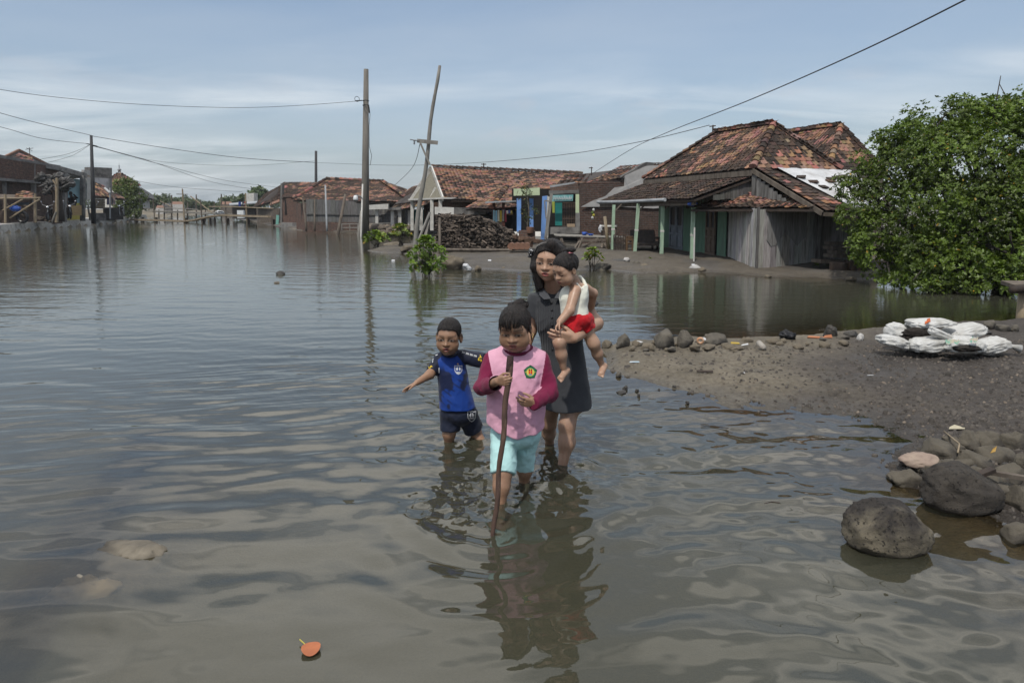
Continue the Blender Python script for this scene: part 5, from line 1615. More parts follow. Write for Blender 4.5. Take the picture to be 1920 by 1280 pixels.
cable([P(-260, 118, 24), P(0, 168, 27), P(150, 187, 29), P(300, 198, 30.5), (P(450, 202, 32)), P(560, 198, 33), P(682, 189, 33.5)], 0.0099, 'topmost thin cable sagging to the clamp on the tall grey pole')
cable([P(-260, 120, 30), P(0, 212, 40), P(171, 254, 51)], 0.0174, 'striped cable from the top left edge to the thin dark pole top')
cable([P(171, 255, 51), P(300, 276, 52), P(450, 296, 53), P(592, 305, 55)], 0.0186, 'striped cable between the thin dark pole and the short dark pole')
cable([P(592, 305, 55), P(740, 310, 46), P(880, 306, 36), P(1050, 291, 28), P(1200, 266, 23), P(1330, 235, 20.4)], 0.0105, 'striped cable from the short dark pole to the timber house mast')
cable([P(-200, 190, 36), P(0, 238, 41), P(80, 260, 45), P(168, 270, 51)], 0.0155, 'lower left cable with hanging scraps ending at the thin dark pole')
cable([P(174, 274, 51), P(280, 302, 60), P(400, 342, 80), P(500, 358, 92), P(526, 360, 96)], 0.0186, 'lower of two sagging cables from the thin pole over the footbridge')
cable([P(174, 273, 51), P(300, 308, 62), P(420, 338, 80), P(526, 352, 94)], 0.0186, 'upper of two sagging cables from the thin pole over the footbridge')
cable([P(174, 272, 51), P(280, 300, 53), P(380, 309, 55), P(480, 310, 56), P(590, 302, 56)], 0.0099, 'faint cable sagging from the thin dark pole to the short dark pole')
cable([P(168, 272, 51), P(130, 288, 49), P(75, 299, 47)], 0.0112, 'short cable from the thin dark pole to the brick building roof')
cable([P(168, 272, 51), P(135, 292, 50), P(90, 305, 50)], 0.0112, 'second short cable running down to the gabled house antenna')
cable([P(250, 338, 69), P(330, 351, 75), P(455, 360, 80)], 0.0155, 'faint far cable running above the footbridge')
cable([P(1109, 327, 26), P(1180, 282, 20), P(1250, 249, 15), P(1400, 190, 10.5), P(1600, 103, 7.5), P(1810, 0, 5.8), P(2000, -100, 5)], .0075, 'long thin cable rising steeply to the upper right corner')
cable([P(788, 268, 15.8), P(772, 316, 24), P(735, 352, 33)], .008, 'thin wire dropping from the bamboo mast crossarm')
# ------------------------------------------------------------------ leaves and trees
NR = np.random.default_rng(21)


def leaves(pos, dirs, nrm, L, Wd, col):
 """one folded, pointed-oval leaf per row"""
 n = len(pos)
 d = dirs / np.linalg.norm(dirs, axis=1, keepdims=True)
 s = np.cross(d, nrm); s /= np.linalg.norm(s, axis=1, keepdims=True) + 1e-9
 u = np.cross(s, d)
 L = L[:, None]; Wd = Wd[:, None]
 V = np.stack([pos, pos + d * L * .35 + s * Wd * .5 + u * Wd * .12, pos + d * L * .72 + s * Wd * .42 + u * Wd * .08, pos + d * L - u * L * .06,
      pos + d * L * .72 - s * Wd * .42 + u * Wd * .08, pos + d * L * .35 - s * Wd * .5 + u * Wd * .12], 1)
 i = np.arange(n)[:, None] * 6
 F = np.concatenate([i + np.array([0, 1, 2, 3]), i + np.array([0, 3, 4, 5])], 0)
 C = np.repeat(col[:, None, :], 6, 1)
 return V.reshape(-1, 3), F, C.reshape(-1, 3)


def rosettes(cent, out, rng, leafL=.09, per=8, green=(0.060, 0.105, 0.018), var=.35, yellow=.02, wr=.45, lift=.45):
 n = len(cent)
 c = np.repeat(cent, per, 0); o = np.repeat(out, per, 0)
 a = rng.normal(size=c.shape)
 a -= o * (a * o).sum(1, keepdims=True); a /= np.linalg.norm(a, axis=1, keepdims=True)
 k = rng.uniform(lift * .4, lift * 2.0, (len(c), 1))
 d = a + o * k
 nr = o + a * -.5 + rng.normal(size=c.shape) * .25
 L = leafL * rng.uniform(.65, 1.15, len(c))
 tone = np.repeat(rng.uniform(1 - var, 1 + var, n) * (1 + .9 * fbm(cent[:, 0] * 1.6, cent[:, 1] * 1.6, cent[:, 2] * 1.6, 3, 77)), per) * rng.uniform(.8, 1.2, len(c))
 g = np.array(green)[None, :] * tone[:, None]
 warm = np.repeat(rng.uniform(0, 1, n), per)[:, None]
 g = g * (1 - .5 * warm) + g * np.array([1.45, 1.2, .9])[None, :] * .5 * warm
 y = rng.uniform(size=len(c)) < yellow
 g[y] = np.array([.42, .26, .03]) * rng.uniform(.6, 1.1, (y.sum(), 1))
 return leaves(c + a * .01, d, nr, L, L * wr, g)


def crown(blobs, dens, rng, shell=.55, up=.5, gp_=-.13):
 """points spread through overlapping ellipsoids, more of them near the skin; returns points and outward directions"""
 P_, O_ = [], []
 for c, r, k in blobs:
  c = np.array(c, float); r = np.array(r, float)
  n = int(dens * k * (r[0] * r[1] + r[1] * r[2] + r[0] * r[2]))
  d = rng.normal(size=(n, 3)); d /= np.linalg.norm(d, axis=1, keepdims=True)
  lump = 1 + .62 * fbm(d[:, 0] * 2.6 + c[0], d[:, 1] * 2.6 + c[1], d[:, 2] * 2.6 + c[2], 4, 9)
  rad = (shell + (1 - shell) * rng.uniform(size=n) ** .6) * lump
  p = c + d * r * rad[:, None]
  gap = fbm(p[:, 0] * 1.9, p[:, 1] * 1.9, p[:, 2] * 1.9, 4, 14) + rng.uniform(-.12, .12, n)
  keep = gap > gp_
  o = d + np.array([0, 0, up]) + rng.normal(size=d.shape) * .35
  o /= np.linalg.norm(o, axis=1, keepdims=True)
  P_.append(p[keep]); O_.append(o[keep])
 return np.concatenate(P_), np.concatenate(O_)


def leaf_obj(name, parts, parent, org=None):
 V = np.concatenate([p[0] for p in parts]); C = np.concatenate([p[2] for p in parts])
 F, o = [], 0
 for p in parts:
  F.append(p[1] + o); o += len(p[0])
 me = np_mesh(name, V, np.concatenate(F), {'Col': C})
 return link(name, me, M_LEAF, parent, False, org)


M_BARK = pm('grey_bark', (.13, .115, .095), (.07, .062, .052), .9, 7, bump=.5)
M_BARKD = pm('dark_bark', (.055, .048, .040), (.032, .028, .024), .9, 7, bump=.5)


def mangrove(label, blobs_px, base, dens, seed, leafL=.060, group=None, green=(.088, .140, .019), cat='tree', name='mangrove_tree', trunk_r=.07, yellow=.006):
 rng = np.random.default_rng(seed)
 o = thing(name, base, label, cat, group)
 bl = []
 for px, py, Y, r, k in blobs_px:
  s = r * Y / 1280
  bl.append((tuple(P(px, py, Y)), (s, s * .95, s * .92), k))
 p, d = crown(bl, dens * 2.9, rng, gp_=-.20)
 sel = p[:, 2] > .03
 p, d = p[sel], d[sel]
 leaf_obj('crown', [rosettes(p, d, rng, leafL, 8, green, yellow=yellow)], o)
 m_ = MB()
 b_ = Vector(base)
 for k, (c, r, kk) in enumerate(bl):
  c = Vector(c)
  root = b_ + Vector((rng.uniform(-.25, .25) + (c.x - b_.x) * .25, rng.uniform(-.2, .2), 0))
  mid = root.lerp(c, .5) + Vector((rng.uniform(-.15, .15), rng.uniform(-.15, .15), .12))
  m_.tube([root + Vector((0, 0, -.3)), mid, c], [trunk_r, trunk_r * .6, trunk_r * .25], 6)
  for q in range(4):
   e = c + Vector(rng.normal(size=3)) * r[0] * .55
   m_.tube([mid.lerp(c, .6 + .1 * q), e], [trunk_r * .28, trunk_r * .1], 5)
 m_.build('trunk', M_BARKD, o, True)
 return o


mangrove('mangrove tree nearest the plank shed, white roof sheet glimpsed through its leaves',
    [(1640, 300, 14.0, 34, .8), (1612, 352, 13.6, 36, .7), (1655, 372, 13.3, 52, .55), (1600, 405, 13.2, 36, .6), (1650, 440, 13.0, 50, .8), (1625, 462, 12.9, 38, .9), (1655, 490, 12.7, 42, 1.0), (1690, 520, 12.3, 38, 1), (1660, 270, 14, 30, .8), (1590, 350, 13.9, 30, .6), (1720, 260, 13.8, 40, .8), (1690, 330, 13.6, 55, .8), (1700, 420, 13.2, 52, .45), (1700, 475, 12.5, 50, .9), (1690, 275, 14, 42, .9)],
    (9.3, 13.0, -.1), 300, 3)
mangrove('tallest broad mangrove tree overhanging the pond',
    [(1735, 240, 13.2, 48, 1), (1790, 232, 13, 52, 1), (1760, 300, 12.7, 75, 1), (1850, 232, 12.9, 56, 1), (1830, 320, 12.3, 85, 1), (1760, 390, 12.2, 75, 1), (1840, 410, 11.9, 80, 1), (1740, 480, 12, 55, 1), (1800, 500, 11.6, 58, 1), (1720, 520, 11.9, 30, 1), (1770, 535, 11.5, 30, 1), (1830, 535, 11.3, 34, 1), (1740, 545, 11.4, 22, 1), (1800, 210, 13.3, 30, 1), (1865, 205, 13.2, 28, 1)],
    (9.6, 12.3, -.25), 270, 4)
mangrove('mangrove tree cut by the right edge, standing in the pond behind the wooden jetty',
    [(1930, 240, 12.9, 62, 1), (1900, 300, 12.3, 70, 1), (1985, 280, 12.6, 80, 1), (1920, 390, 11.9, 85, 1), (2010, 390, 12, 90, 1), (1880, 470, 11.4, 70, 1), (1950, 480, 11.4, 75, 1), (1870, 530, 11.2, 42, 1), (1930, 530, 11.1, 45, 1), (2040, 480, 11.4, 80, 1), (1960, 215, 13, 55, 1), (1925, 225, 12.6, 48, 1), (1935, 330, 11.8, 60, 1), (1900, 545, 11, 30, 1), (1905, 215, 13.1, 36, 1), (2040, 230, 13, 60, 1), (2120, 330, 12.4, 95, .6), (2160, 470, 12, 95, .6), (2230, 400, 12.5, 90, .5)],
    (11.0, 12.0, -.3), 230, 5)


def shrub(label, px, py, Y, w, h, n, seed, leafL=.1, green=(.14, .21, .03), zb=None, group=None, stems=6, yellow=.02, cat='shrub', low=.14):
 rng = np.random.default_rng(seed)
 b_ = P(px, py, Y)
 if zb is not None: b_.z = zb
 o = thing('mangrove_shrub' if cat == 'shrub' else 'seedling', b_, label, cat, group)
 W_, H_ = w * Y / 1280 / 2, h * Y / 1280
 pts, outs = [], []
 m_ = MB()
 for k in range(n):
  a = rng.uniform(0, 2 * PI); rr = math.sqrt(rng.uniform()) ; zz = rng.uniform(low, 1)
  prof = math.sin(min(1, (1 - zz) * 1.25 + .12) * PI * .5) if zz > .45 else .75 + .55 * (zz - low)
  q = b_ + Vector((math.cos(a) * rr * W_ * prof, math.sin(a) * rr * W_ * prof, zz * H_))
  pts.append(q); d = (q - (b_ + Vector((0, 0, H_ * .35)))).normalized() + Vector((0, 0, .5)); outs.append(d.normalized())
  if k < n * .3:
   st = b_ + Vector((math.cos(a) * .05, math.sin(a) * .05, H_ * .12 * rng.uniform(.2, 1)))
   m_.tube([st, st.lerp(q, .5) + Vector((0, 0, .05 * H_)), q], [.007, .005, .003], 5)
 for k in range(stems):
  a = 2 * PI * k / stems
  e = b_ + Vector((math.cos(a) * W_ * .28, math.sin(a) * W_ * .28, -.08))
  m_.tube([b_ + Vector((0, 0, H_ * .32)), b_.lerp(e, .6) + Vector((0, 0, H_ * .16)), e], [.011, .009, .006], 5)
 m_.build('stem', M_BARKD, o, True)
 leaf_obj('leaves', [rosettes(np.array(pts), np.array(outs), rng, leafL, 8, green, yellow=yellow, lift=.6)], o)
 return o


shrub('round bright mangrove shrub standing in the water at the bamboo mast foot', 801, 517, 14.3, 84, 74, 150, 31, .095, zb=0, green=(.135, .225, .03))
shrub('low spreading mangrove shrub on the mud point by the tall grey pole', 706, 466, 23.6, 54, 30, 42, 32, .15, zb=.05, low=.4)
shrub('thin leggy mangrove shrub with a high tuft, right of the low one', 752, 466, 23.2, 52, 42, 34, 33, .14, zb=.08, green=(.10, .135, .028), low=.5, yellow=.06)
shrub('small mangrove shrub with yellow leaves on the bank behind the toddler', 1110, 502, 15.6, 46, 38, 34, 34, .09, zb=.03, low=.45, yellow=.08)
for k, (px, py, Y, w, h, n, lab) in enumerate(((1530, 508, 15.2, 20, 11, 6, 'yellowish seedling by the shed front corner'), (1557, 511, 15.0, 16, 15, 5, 'broad leaved seedling before the stacked timber'), (1219, 494, 17.2, 8, 9, 2, 'tiny lone seedling on the bank before the veranda'), (754, 428, 36, 20, 10, 6, 'weed tuft on the rubble before the white columns'))):
 shrub(lab, px, py, Y, w, h, n, 40 + k, .085, zb=None, cat='plant', stems=0, low=.3, green=(.12, .17, .03))
# thin tree before the blue pillars
rng = np.random.default_rng(50)
b_ = P(990, 441, 23.2); o = thing('potted_tree', b_, 'thin wispy tree growing in front of the sky blue pillars', 'tree')
m_ = MB(); m_.tube([b_, P(989, 420, 23.2), P(992, 395, 23.2), P(986, 350, 23.3)], [.03, .028, .02, .01], 6); m_.build('trunk', M_BARK, o, True)
bl = [(tuple(P(a, b, 23.2)), (r * .018,) * 3, 1) for a, b, r in ((984, 352, 13), (978, 368, 13), (992, 372, 14), (1000, 388, 13), (982, 392, 12), (1008, 395, 10), (990, 410, 10))]
p, d = crown(bl, 260, rng, .2); leaf_obj('crown', [rosettes(p, d, rng, .06, 6, (.035, .05, .014), lift=.2)], o)
m_ = MB(); m_.box(P(988, 441, 23.2) + Vector((0, 0, .05)), (.55, .5, .22)); m_.build('brick_planter', M_BRICK, o)
m_ = MB(); m_.lathe(P(994, 437, 22.9), [(0, 0), (.1, 0), (.14, .2), (.0, .2)], 10)
tag(m_.build('clay_pot', M_CLAY, org=P(994, 437, 22.9)), 'small clay pot standing beside the thin wispy tree', 'pot')
# trees along the canal
def far_tree(label, blobs, Y, seed, leafL, green, dens=75, name='leafy_tree'):
 rng = np.random.default_rng(seed)
 b_ = PX(blobs[0][0], Y, .3); o = thing(name, b_, label, 'tree')
 bl = [(tuple(P(a, b, Y + dy)), (r * Y / 1280,) * 3, 1) for a, b, r, dy in blobs]
 p, d = crown(bl, dens, rng, gp_=-.3); k = p[:, 2] > .4; p, d = p[k], d[k]
 leaf_obj('crown', [rosettes(p, d, rng, leafL, 6, green, yellow=0)], o)
 m_ = MB()
 for c, r, _ in bl:
  m_.tube([b_ + Vector((0, 0, -.3)), b_.lerp(Vector(c), .55), Vector(c)], [.14, .1, .03], 6)
 m_.build('trunk', M_BARKD, o, True)
far_tree('leafy round tree on the left quay below the mosque roof', [(228, 352, 18, 0), (245, 350, 16, .5), (240, 375, 22, 0), (258, 370, 16, 1), (222, 380, 12, 0), (250, 395, 16, 0)], 67, 61, .17, (.095, .135, .034), 150)
far_tree('dark rounded tree standing behind the canal houses', [(484, 366, 14, 0), (492, 372, 13, 0), (476, 374, 11, 0)], 112, 62, .6, (.075, .115, .045), 45)
far_tree('narrow small tree left of the white box shaped wall', [(454, 371, 6, 0), (455, 380, 7, 0)], 110, 63, .45, (.06, .09, .04), 30)
rng = np.random.default_rng(64)
bl = []
for px in range(268, 480, 7):
 Y = 150 + rng.uniform(-15, 25); top = 374 - 6 * math.sin(px * .045) + rng.uniform(-5, 6)
 bl.append((tuple(P(px, (top + 392) / 2, Y)), (8 * Y / 1280, 2.0, (392 - top) / 2 * Y / 1280), 1))
for px in list(range(-1500, 268, 26)) + list(range(480, 2900, 26)):
 Y = 210 + rng.uniform(-15, 25); bl.append((tuple(P(px, 382, Y)), (22 * Y / 1280, 3.0, 9 * Y / 1280), .45))
p, d = crown(bl, 26, rng, .3, gp_=-9)
tl = leaf_obj('treeline', [rosettes(p, d, rng, .55, 5, (.085, .115, .055), yellow=0)], None)
tag(tl, 'hazy green wood closing the far end of the canal', 'wood', kind='stuff')
rng = np.random.default_rng(65)
for k, (px, yt, Y, w) in enumerate(((312, 381, 120, 20), (332, 378, 128, 26), (425, 378, 125, 24), (300, 385, 110, 16))):
 o = thing('distant_house', PX(px, Y, .3), ('distant low house, leftmost before the far wood', 'distant house with a reddish roof above the far footbridge', 'distant house with a rusty roof at the right of the far wood', 'distant small hut nearest behind the bridge stilts')[k], 'house')
 a, b = P(px - w / 2, yt + 5, Y), P(px + w / 2, yt + 5, Y)
 m_ = MB(); m_.slab([a, b, P(px + w / 3, yt, Y + 2), P(px - w / 3, yt, Y + 2)], .3); m_.build('roof', M_CLAY if k else M_POLED, o)
 m_ = MB(); wall(m_, a[:2], b[:2], .2, a.z, .3); m_.build('wall', (M_CONCD, M_PLASTER, M_WOOD, M_PLASTER)[k], o)

# ------------------------------------------------------------------ firewood stack
o = thing('firewood_stack', P(890, 467, 20.4), 'big stack of dark split firewood and bark on the mud bank', 'firewood stack')
rr = np.random.default_rng(70)
m_ = MB()
def ztop(px): return float(np.interp(px, [820, 830, 860, 900, 930, 950, 966], [405, 402, 403, 406, 418, 428, 446]))
for k in range(2300):
 px = rr.uniform(822, 964); yt = ztop(px); py = rr.uniform(yt, 466)
 Yb = 20.0 + (466 - py) / 64 * .55 + rr.uniform(-.12, .35)
 c = P(px, py, Yb)
 toward = rr.uniform() < .45
 d = Vector((rr.normal() * .35, -1, rr.normal() * .15)) if toward else Vector((1, rr.normal() * .4, rr.normal() * .25 - .25 * (px > 900)))
 d.normalize(); L = rr.uniform(.10, .38)
 f = rr.uniform(.15, 1.4) ** 1.6
 m_.col = (.125 * f, .10 * f, .08 * f)
 if rr.uniform() < .55:
  m_.tube([c - d * L * .5, c + Vector((0, 0, rr.uniform(-.03, .03))), c + d * L * .5], [rr.uniform(.014, .036)] * 3, 6)
 else:
  up = Vector(rr.normal(size=3)); m_.beam(c - d * L * .5, c + d * L * .5, rr.uniform(.03, .08), .012, up.normalized())
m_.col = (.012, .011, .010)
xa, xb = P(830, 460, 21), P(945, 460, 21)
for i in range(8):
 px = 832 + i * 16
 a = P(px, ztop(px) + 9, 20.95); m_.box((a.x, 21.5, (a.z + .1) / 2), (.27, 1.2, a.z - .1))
m_.build('split_wood', pm('firewood', (1, 1, 1), (.6, .6, .6), .9, 12, bump=.5, attr=True), o)
m_ = MB(); m_.tube([P(828, 468, 19.8), P(960, 469, 19.8)], .05, 6); m_.build('bearer_log', M_WOOD, o)
for k, px in enumerate((958, 969, 978, 987)):
 m_ = MB(); c = P(px, 466.5, 19.0); r = .10
 m_.tube([c + Vector((0, 0, .07)), c + Vector((.03, .45, .07))], [r, r * .92], 12)
 tag(m_.build('clay_ridge_tile', M_CLAY, None, False, org=c), ('leftmost', 'second', 'third', 'rightmost')[k] + ' round clay ridge tile in the row at the right foot of the firewood', 'tile', 'clay ridge tiles by the firewood')
m_ = MB()
for k in range(14):
 c = P(rr.uniform(955, 1010), rr.uniform(445, 459), 20.0 + rr.uniform(0, .8)); m_.col = jit((.16, .10, .07), .4)
 m_.box(c, (.35, .2, .1), Matrix.Rotation(rr.uniform(-.6, .6), 3, 'Z') @ Matrix.Rotation(rr.uniform(-.3, .3), 3, 'Y'))
m_.build('brick_heap', pm('rubble_brick', (1, 1, 1), (.6, .6, .6), .9, 9, bump=.5, attr=True))
tag(bpy.data.objects['brick_heap'], 'heap of broken bricks between the firewood and the blue pillars', 'brick heap')

# ------------------------------------------------------------------ things on the veranda
o = thing('bamboo_platform', G(1080, 470, .15), 'rickety bamboo platform on slanting legs before the brick wall', 'platform')
A_, B_ = P(1042, 442, 21.5), P(1172, 446, 20.9)
m_ = MB()
for k in range(9):
 off = Vector((0, .11 * k, 0)); m_.tube([A_ + off, B_ + off], .035, 6)
m_.build('top', M_BAMBOOG, o)
for k, (px, tx) in enumerate(((1058, 1052), (1078, 1090), (1090, 1122), (1128, 1130), (1085, 1093), (1140, 1122))):
 m_ = MB(); m_.beam(P(px, 466, 20.9), P(tx, 447, 21.0 + (k % 2) * .5), .06, .06); m_.build('leg', M_WOOD, o)
m_ = MB(); m_.beam(P(1090, 451, 20.8), P(1172, 449, 20.6), .05, .06); m_.build('rail', M_WOOD, o)
m_ = MB(); c = P(1095.5, 441, 21.3); m_.lathe(c, [(0, 0), (.06, 0), (.075, .10), (.068, .10), (.055, .01)], 12); m_.ring(c + Vector((.08, 0, .05)), .03, .008, (0, 1, 0), 10, 5)
tag(m_.build('plastic_mug', M_BLUEPL, None, True, org=c), 'blue plastic mug on the bamboo platform', 'mug')
m_ = MB(); c = P(1107.5, 442, 21.3); m_.lathe(c, [(0, 0), (.05, 0), (.10, .06), (.09, .06), (.04, .012)], 12)
tag(m_.build('bowl', M_BLUEPL, None, True, org=c), 'small blue bowl on the bamboo platform', 'bowl')
m_ = MB(); m_.tube([G(1141, 469, .15), P(1134, 406, 20.5)], [.055, .045], 8); tag(m_.build('bamboo_pole', M_BAMBOO, None, True, org=G(1141, 469, .15)), 'thick pale bamboo leaning at the end of the platform', 'bamboo pole')
o = thing('table', P(1140, 441, 21.6), 'small work table with white cloths on the bamboo platform', 'table')
m_ = MB(); m_.slab([P(1126, 423.5, 21.5), P(1157, 423.5, 21.5), P(1157, 422, 22), P(1126, 422, 22)], .03); m_.build('top', M_WHITE, o)
for px in (1129, 1136, 1154):
 m_ = MB(); m_.beam(P(px + 2, 423, 21.6), P(px - 1, 441, 21.5), .035, .035); m_.build('leg', M_WOOD, o)
m_ = MB(); m_.blob(P(1126, 428, 21.4), (.06, .05, .11), 2, .3, 2); m_.build('hanging_cloth', M_SHEET, o)
o = thing('bamboo_fence', P(1160, 468, 20.4), 'low dark bamboo picket fence between the first veranda posts', 'fence')
m_ = MB(); m_.beam(P(1150, 447, 20.3), P(1172, 447, 20.2), .04, .05); m_.beam(P(1150, 456, 20.3), P(1172, 456, 20.2), .04, .05); m_.build('rail', M_WOOD, o)
m_ = MB()
for k in range(8):
 m_.beam(P(1151 + k * 3, 469, 20.2), P(1151 + k * 3, 440 + (k % 3) * 2, 20.2), .03, .02)
m_.build('picket', M_WOODD, o)
o = thing('wooden_chair', G(1180, 470, .15), 'light brown wooden chair seen from behind on the veranda', 'chair')
M_CHAIR = pm('varnished_wood', (.13, .078, .042), (.09, .055, .032), .5, 6, stretch=(1, 1, .3))
for px in (1175, 1186):
 m_ = MB(); m_.beam(P(px, 469.5, 19.9), P(px, 444, 19.9), .05, .05); m_.build('leg', M_CHAIR, o)
 m_ = MB(); m_.beam(P(px + .5, 468, 20.3), P(px + .5, 456, 20.3), .05, .05); m_.build('leg', M_CHAIR, o)
m_ = MB(); m_.slab([P(1174.5, 456, 19.95), P(1187, 456, 19.95), P(1187, 455, 20.4), P(1175, 455, 20.4)], .04); m_.build('seat', M_CHAIR, o)
m_ = MB(); m_.beam(P(1174.5, 444.5, 19.9), P(1186.5, 444.5, 19.9), .05, .06); m_.beam(P(1174.5, 449, 19.9), P(1186.5, 449, 19.9), .03, .05); m_.build('backrest', M_CHAIR, o)
o = thing('bench', G(1210, 470, .15), 'long dark high backed wooden bench against the brick wall', 'bench')
m_ = MB(); m_.slab([P(1180, 455, 20.9), P(1228, 455, 20.4), P(1226, 431, 20.6), P(1182, 431, 21.1)], .05); m_.build('backrest', M_WOODD, o)
m_ = MB(); m_.slab([P(1184, 457, 20.0), P(1236, 457, 19.6), P(1236, 452, 20.6), P(1184, 453, 21.0)], .06); m_.build('seat', M_WOODD, o)
for px in (1190, 1223, 1233):
 m_ = MB(); m_.beam(P(px, 468, 20.1), P(px, 457, 20.1), .06, .06); m_.build('leg', M_WOODD, o)
m_ = MB(); m_.beam(P(1226, 446, 19.8), P(1237, 446, 19.8), .06, .06); m_.beam(P(1236, 457, 19.8), P(1236, 446, 19.8), .05, .05); m_.build('armrest', M_WOODD, o)
m_ = MB(); c = P(1112, 398, 23.6)
for k, cc in enumerate(((.5, .5, .48), (.10, .16, .04), (.42, .38, .06), (.5, .5, .48))):
 m_.col = cc; m_.blob(c + Vector((.02 * (-1) ** k, 0, .08 - k * .09)), (.045, .03, .05), k, .2)
tag(m_.build('hanging_charm', M_CLOTH, None, True, org=c), 'string of small white and yellow packets hanging on the brick wall', 'packets')
# stacked timber by the shed
for k, (x0, x1, y, Y, lab) in enumerate(((1555, 1600, 456, 15.2, 'topmost'), (1552, 1592, 464, 15.1, 'second'), (1560, 1604, 472, 15.0, 'third'), (1553, 1598, 479, 14.9, 'fourth'), (1530, 1580, 489, 14.8, 'lowest long'))):
 m_ = MB(); m_.beam(P(x0, y, Y), P(x1, y + 1, Y + .2), .3, .075); tag(m_.build('timber', M_WOOD, org=P(x0, y, Y)), f'{lab} weathered plank of the timber stack by the shed', 'plank', 'timber stack by the shed')
for k, (px, py, lab) in enumerate(((1603, 497, 'dark wooden block standing under the mangrove'), (1610, 508, 'squat dark block at the foot of the mangrove'), (1575, 500, 'dark block holding up the timber stack'))):
 m_ = MB(); m_.box(P(px, py, 14.6), (.32, .3, .2), Matrix.Rotation(.3 * k, 3, 'Z')); tag(m_.build('block', M_WOODD, org=P(px, py, 14.6)), lab, 'block')
o = thing('jetty', (9.3, 9.6, 0), 'end of an old wooden jetty at the right edge of the pond', 'jetty')
m_ = MB(); m_.beam(P(1888, 533, 8.9), P(1990, 533, 8.7), .5, .05); m_.beam(P(1897, 541, 8.7), P(1990, 543, 8.6), .12, .1); m_.build('deck', M_WOOD, o)
m_ = MB(); a = P(1918, 545, 8.75); m_.tube([Vector((a.x, a.y, -.3)), a], [.06, .05], 8); m_.build('stilt', M_BAMBOO, o, True)
m_ = MB(); m_.tube([P(1896, 544, 8.6), P(1925, 540, 8.6)], .05, 8); m_.build('log_end', M_WOODD, o, True)
# ------------------------------------------------------------------ rocks
def rock(px, py, w, h, label, group=None, seed=0, mat=None, z=None, d=.85, amp=.22, rough=.12, name='rock', sink=.36, Y=None, cat='rock', nu=34, nv=22):
 """px,py: middle of the rock's foot; w,h in photo pixels"""
 if Y is None:
  g_ = G(px, py, z if z is not None else 0.0)
  if z is None:
   for _ in range(3):
    g_ = G(px, py, max(0.0, gz(g_.x, g_.y)))
 else:
  g_ = P(px, py, Y)
 s = g_.y / 1280
 rw, rh = w * s / 2, h * s
 g_.y += rw * d * .6
 m_ = MB()
 hz_ = rh / (2 - 2 * sink)
 c = Vector((g_.x, g_.y, g_.z + rh - hz_))
 m_.blob(c, (rw * 1.12, rw * d, hz_ * 1.1), seed, amp, 1.6, nu, nv, rough=rough * 1.6, facets=13, rot=Matrix.Rotation(seed * .7, 3, 'Z') if d > .8 else None)
 return tag(m_.build(name, mat or M_ROCKM, None, True, org=g_), label, cat, group)


def boulder(px, py, w, h, seed, label, mat, d=.8, prof=None):
 g_ = G(px, py, -.01); s = g_.y / 1280
 rw, rh = w * s / 2, h * s * .88
 nu, nv = 64, 40
 D = []
 for j in range(nv + 1):
  th = PI * j / nv
  for i in range(nu):
   ph = 2 * PI * i / nu
   D.append((math.sin(th) * math.cos(ph), math.sin(th) * math.sin(ph), -math.cos(th)))
 D = np.array(D)
 # cut the ball by a few planes for flat facets, then roughen
 rg = np.random.default_rng(seed)
 r = np.ones(len(D))
 for n_, off in prof:
  n_ = np.array(n_, float); n_ /= np.linalg.norm(n_)
  dn = D @ n_
  r = np.minimum(r, np.where(dn > .05, off / np.maximum(dn, .05), 9))
 r = np.where(r < .99, r, r * .97) + .08 * fbm(D[:, 0] * 1.6 + seed, D[:, 1] * 1.6, D[:, 2] * 1.6, 3, seed) + .06 * fbm(D[:, 0] * 5, D[:, 1] * 5 + seed, D[:, 2] * 6, 4, seed + 1) + .015 * fbm(D[:, 0] * 22, D[:, 1] * 22 + seed, D[:, 2] * 22, 3, seed + 2)
 V = D * r[:, None] * np.array([rw, rw * d, rh * .66])
 V += np.array([g_.x, g_.y + rw * d * .75, rh * .40])
 i = np.arange(nv)[:, None] * nu + np.arange(nu)[None, :]
 i2 = np.arange(nv)[:, None] * nu + (np.arange(nu)[None, :] + 1) % nu
 F = np.stack([i, i2, i2 + nu, i + nu], -1).reshape(-1, 4)
 me = np_mesh('boulder', V, F)
 me.color_attributes.new('Col', 'BYTE_COLOR', 'POINT')
 return tag(link('boulder', me, mat, None, True, org=g_), label, 'boulder')


def boulder_mat(name, light, dark, topdark):
 m, t = new_mat(name)
 co = t.coord()
 n1 = t.noise(co, 9, 8, .68)
 z = t.n('ShaderNodeSeparateXYZ', {0: co}).outputs[2]
 c = t.mix(t.ramp(n1, [(.38, 0), (.62, 1)]), light, dark)
 k = t.math('ADD', t.math('MULTIPLY', z, topdark[0]), t.math('MULTIPLY', t.noise(co, 7, 5, .6), .9))
 c = t.mix(t.ramp(k, [(topdark[1], 0), (topdark[2], 1)]), c, (.030, .026, .023))
 pit = t.ramp(t.noise(co, 55, 3, .6), [(.60, 0), (.66, 1)])
 c = t.mix(t.math('MULTIPLY', pit, .8), c, (.022, .02, .018))
 wet = t.ramp(z, [(0.012, 1), (0.035, 0)])
 c = t.mix(t.math('MULTIPLY', wet, .75), c, (.028, .025, .02))
 b = t.n('ShaderNodeBsdfPrincipled', {'Base Color': c, 'Roughness': t.ramp(wet, [(0, .9), (1, .35)]), 'Specular IOR Level': .35})
 h = t.math('ADD', t.noise(co, 30, 8, .7), t.math('MULTIPLY', pit, -.6))
 t.t.links.new(t.bump(h, 1.0, .012), b.inputs['Normal'])
 t.out(b.outputs[0])
 return m


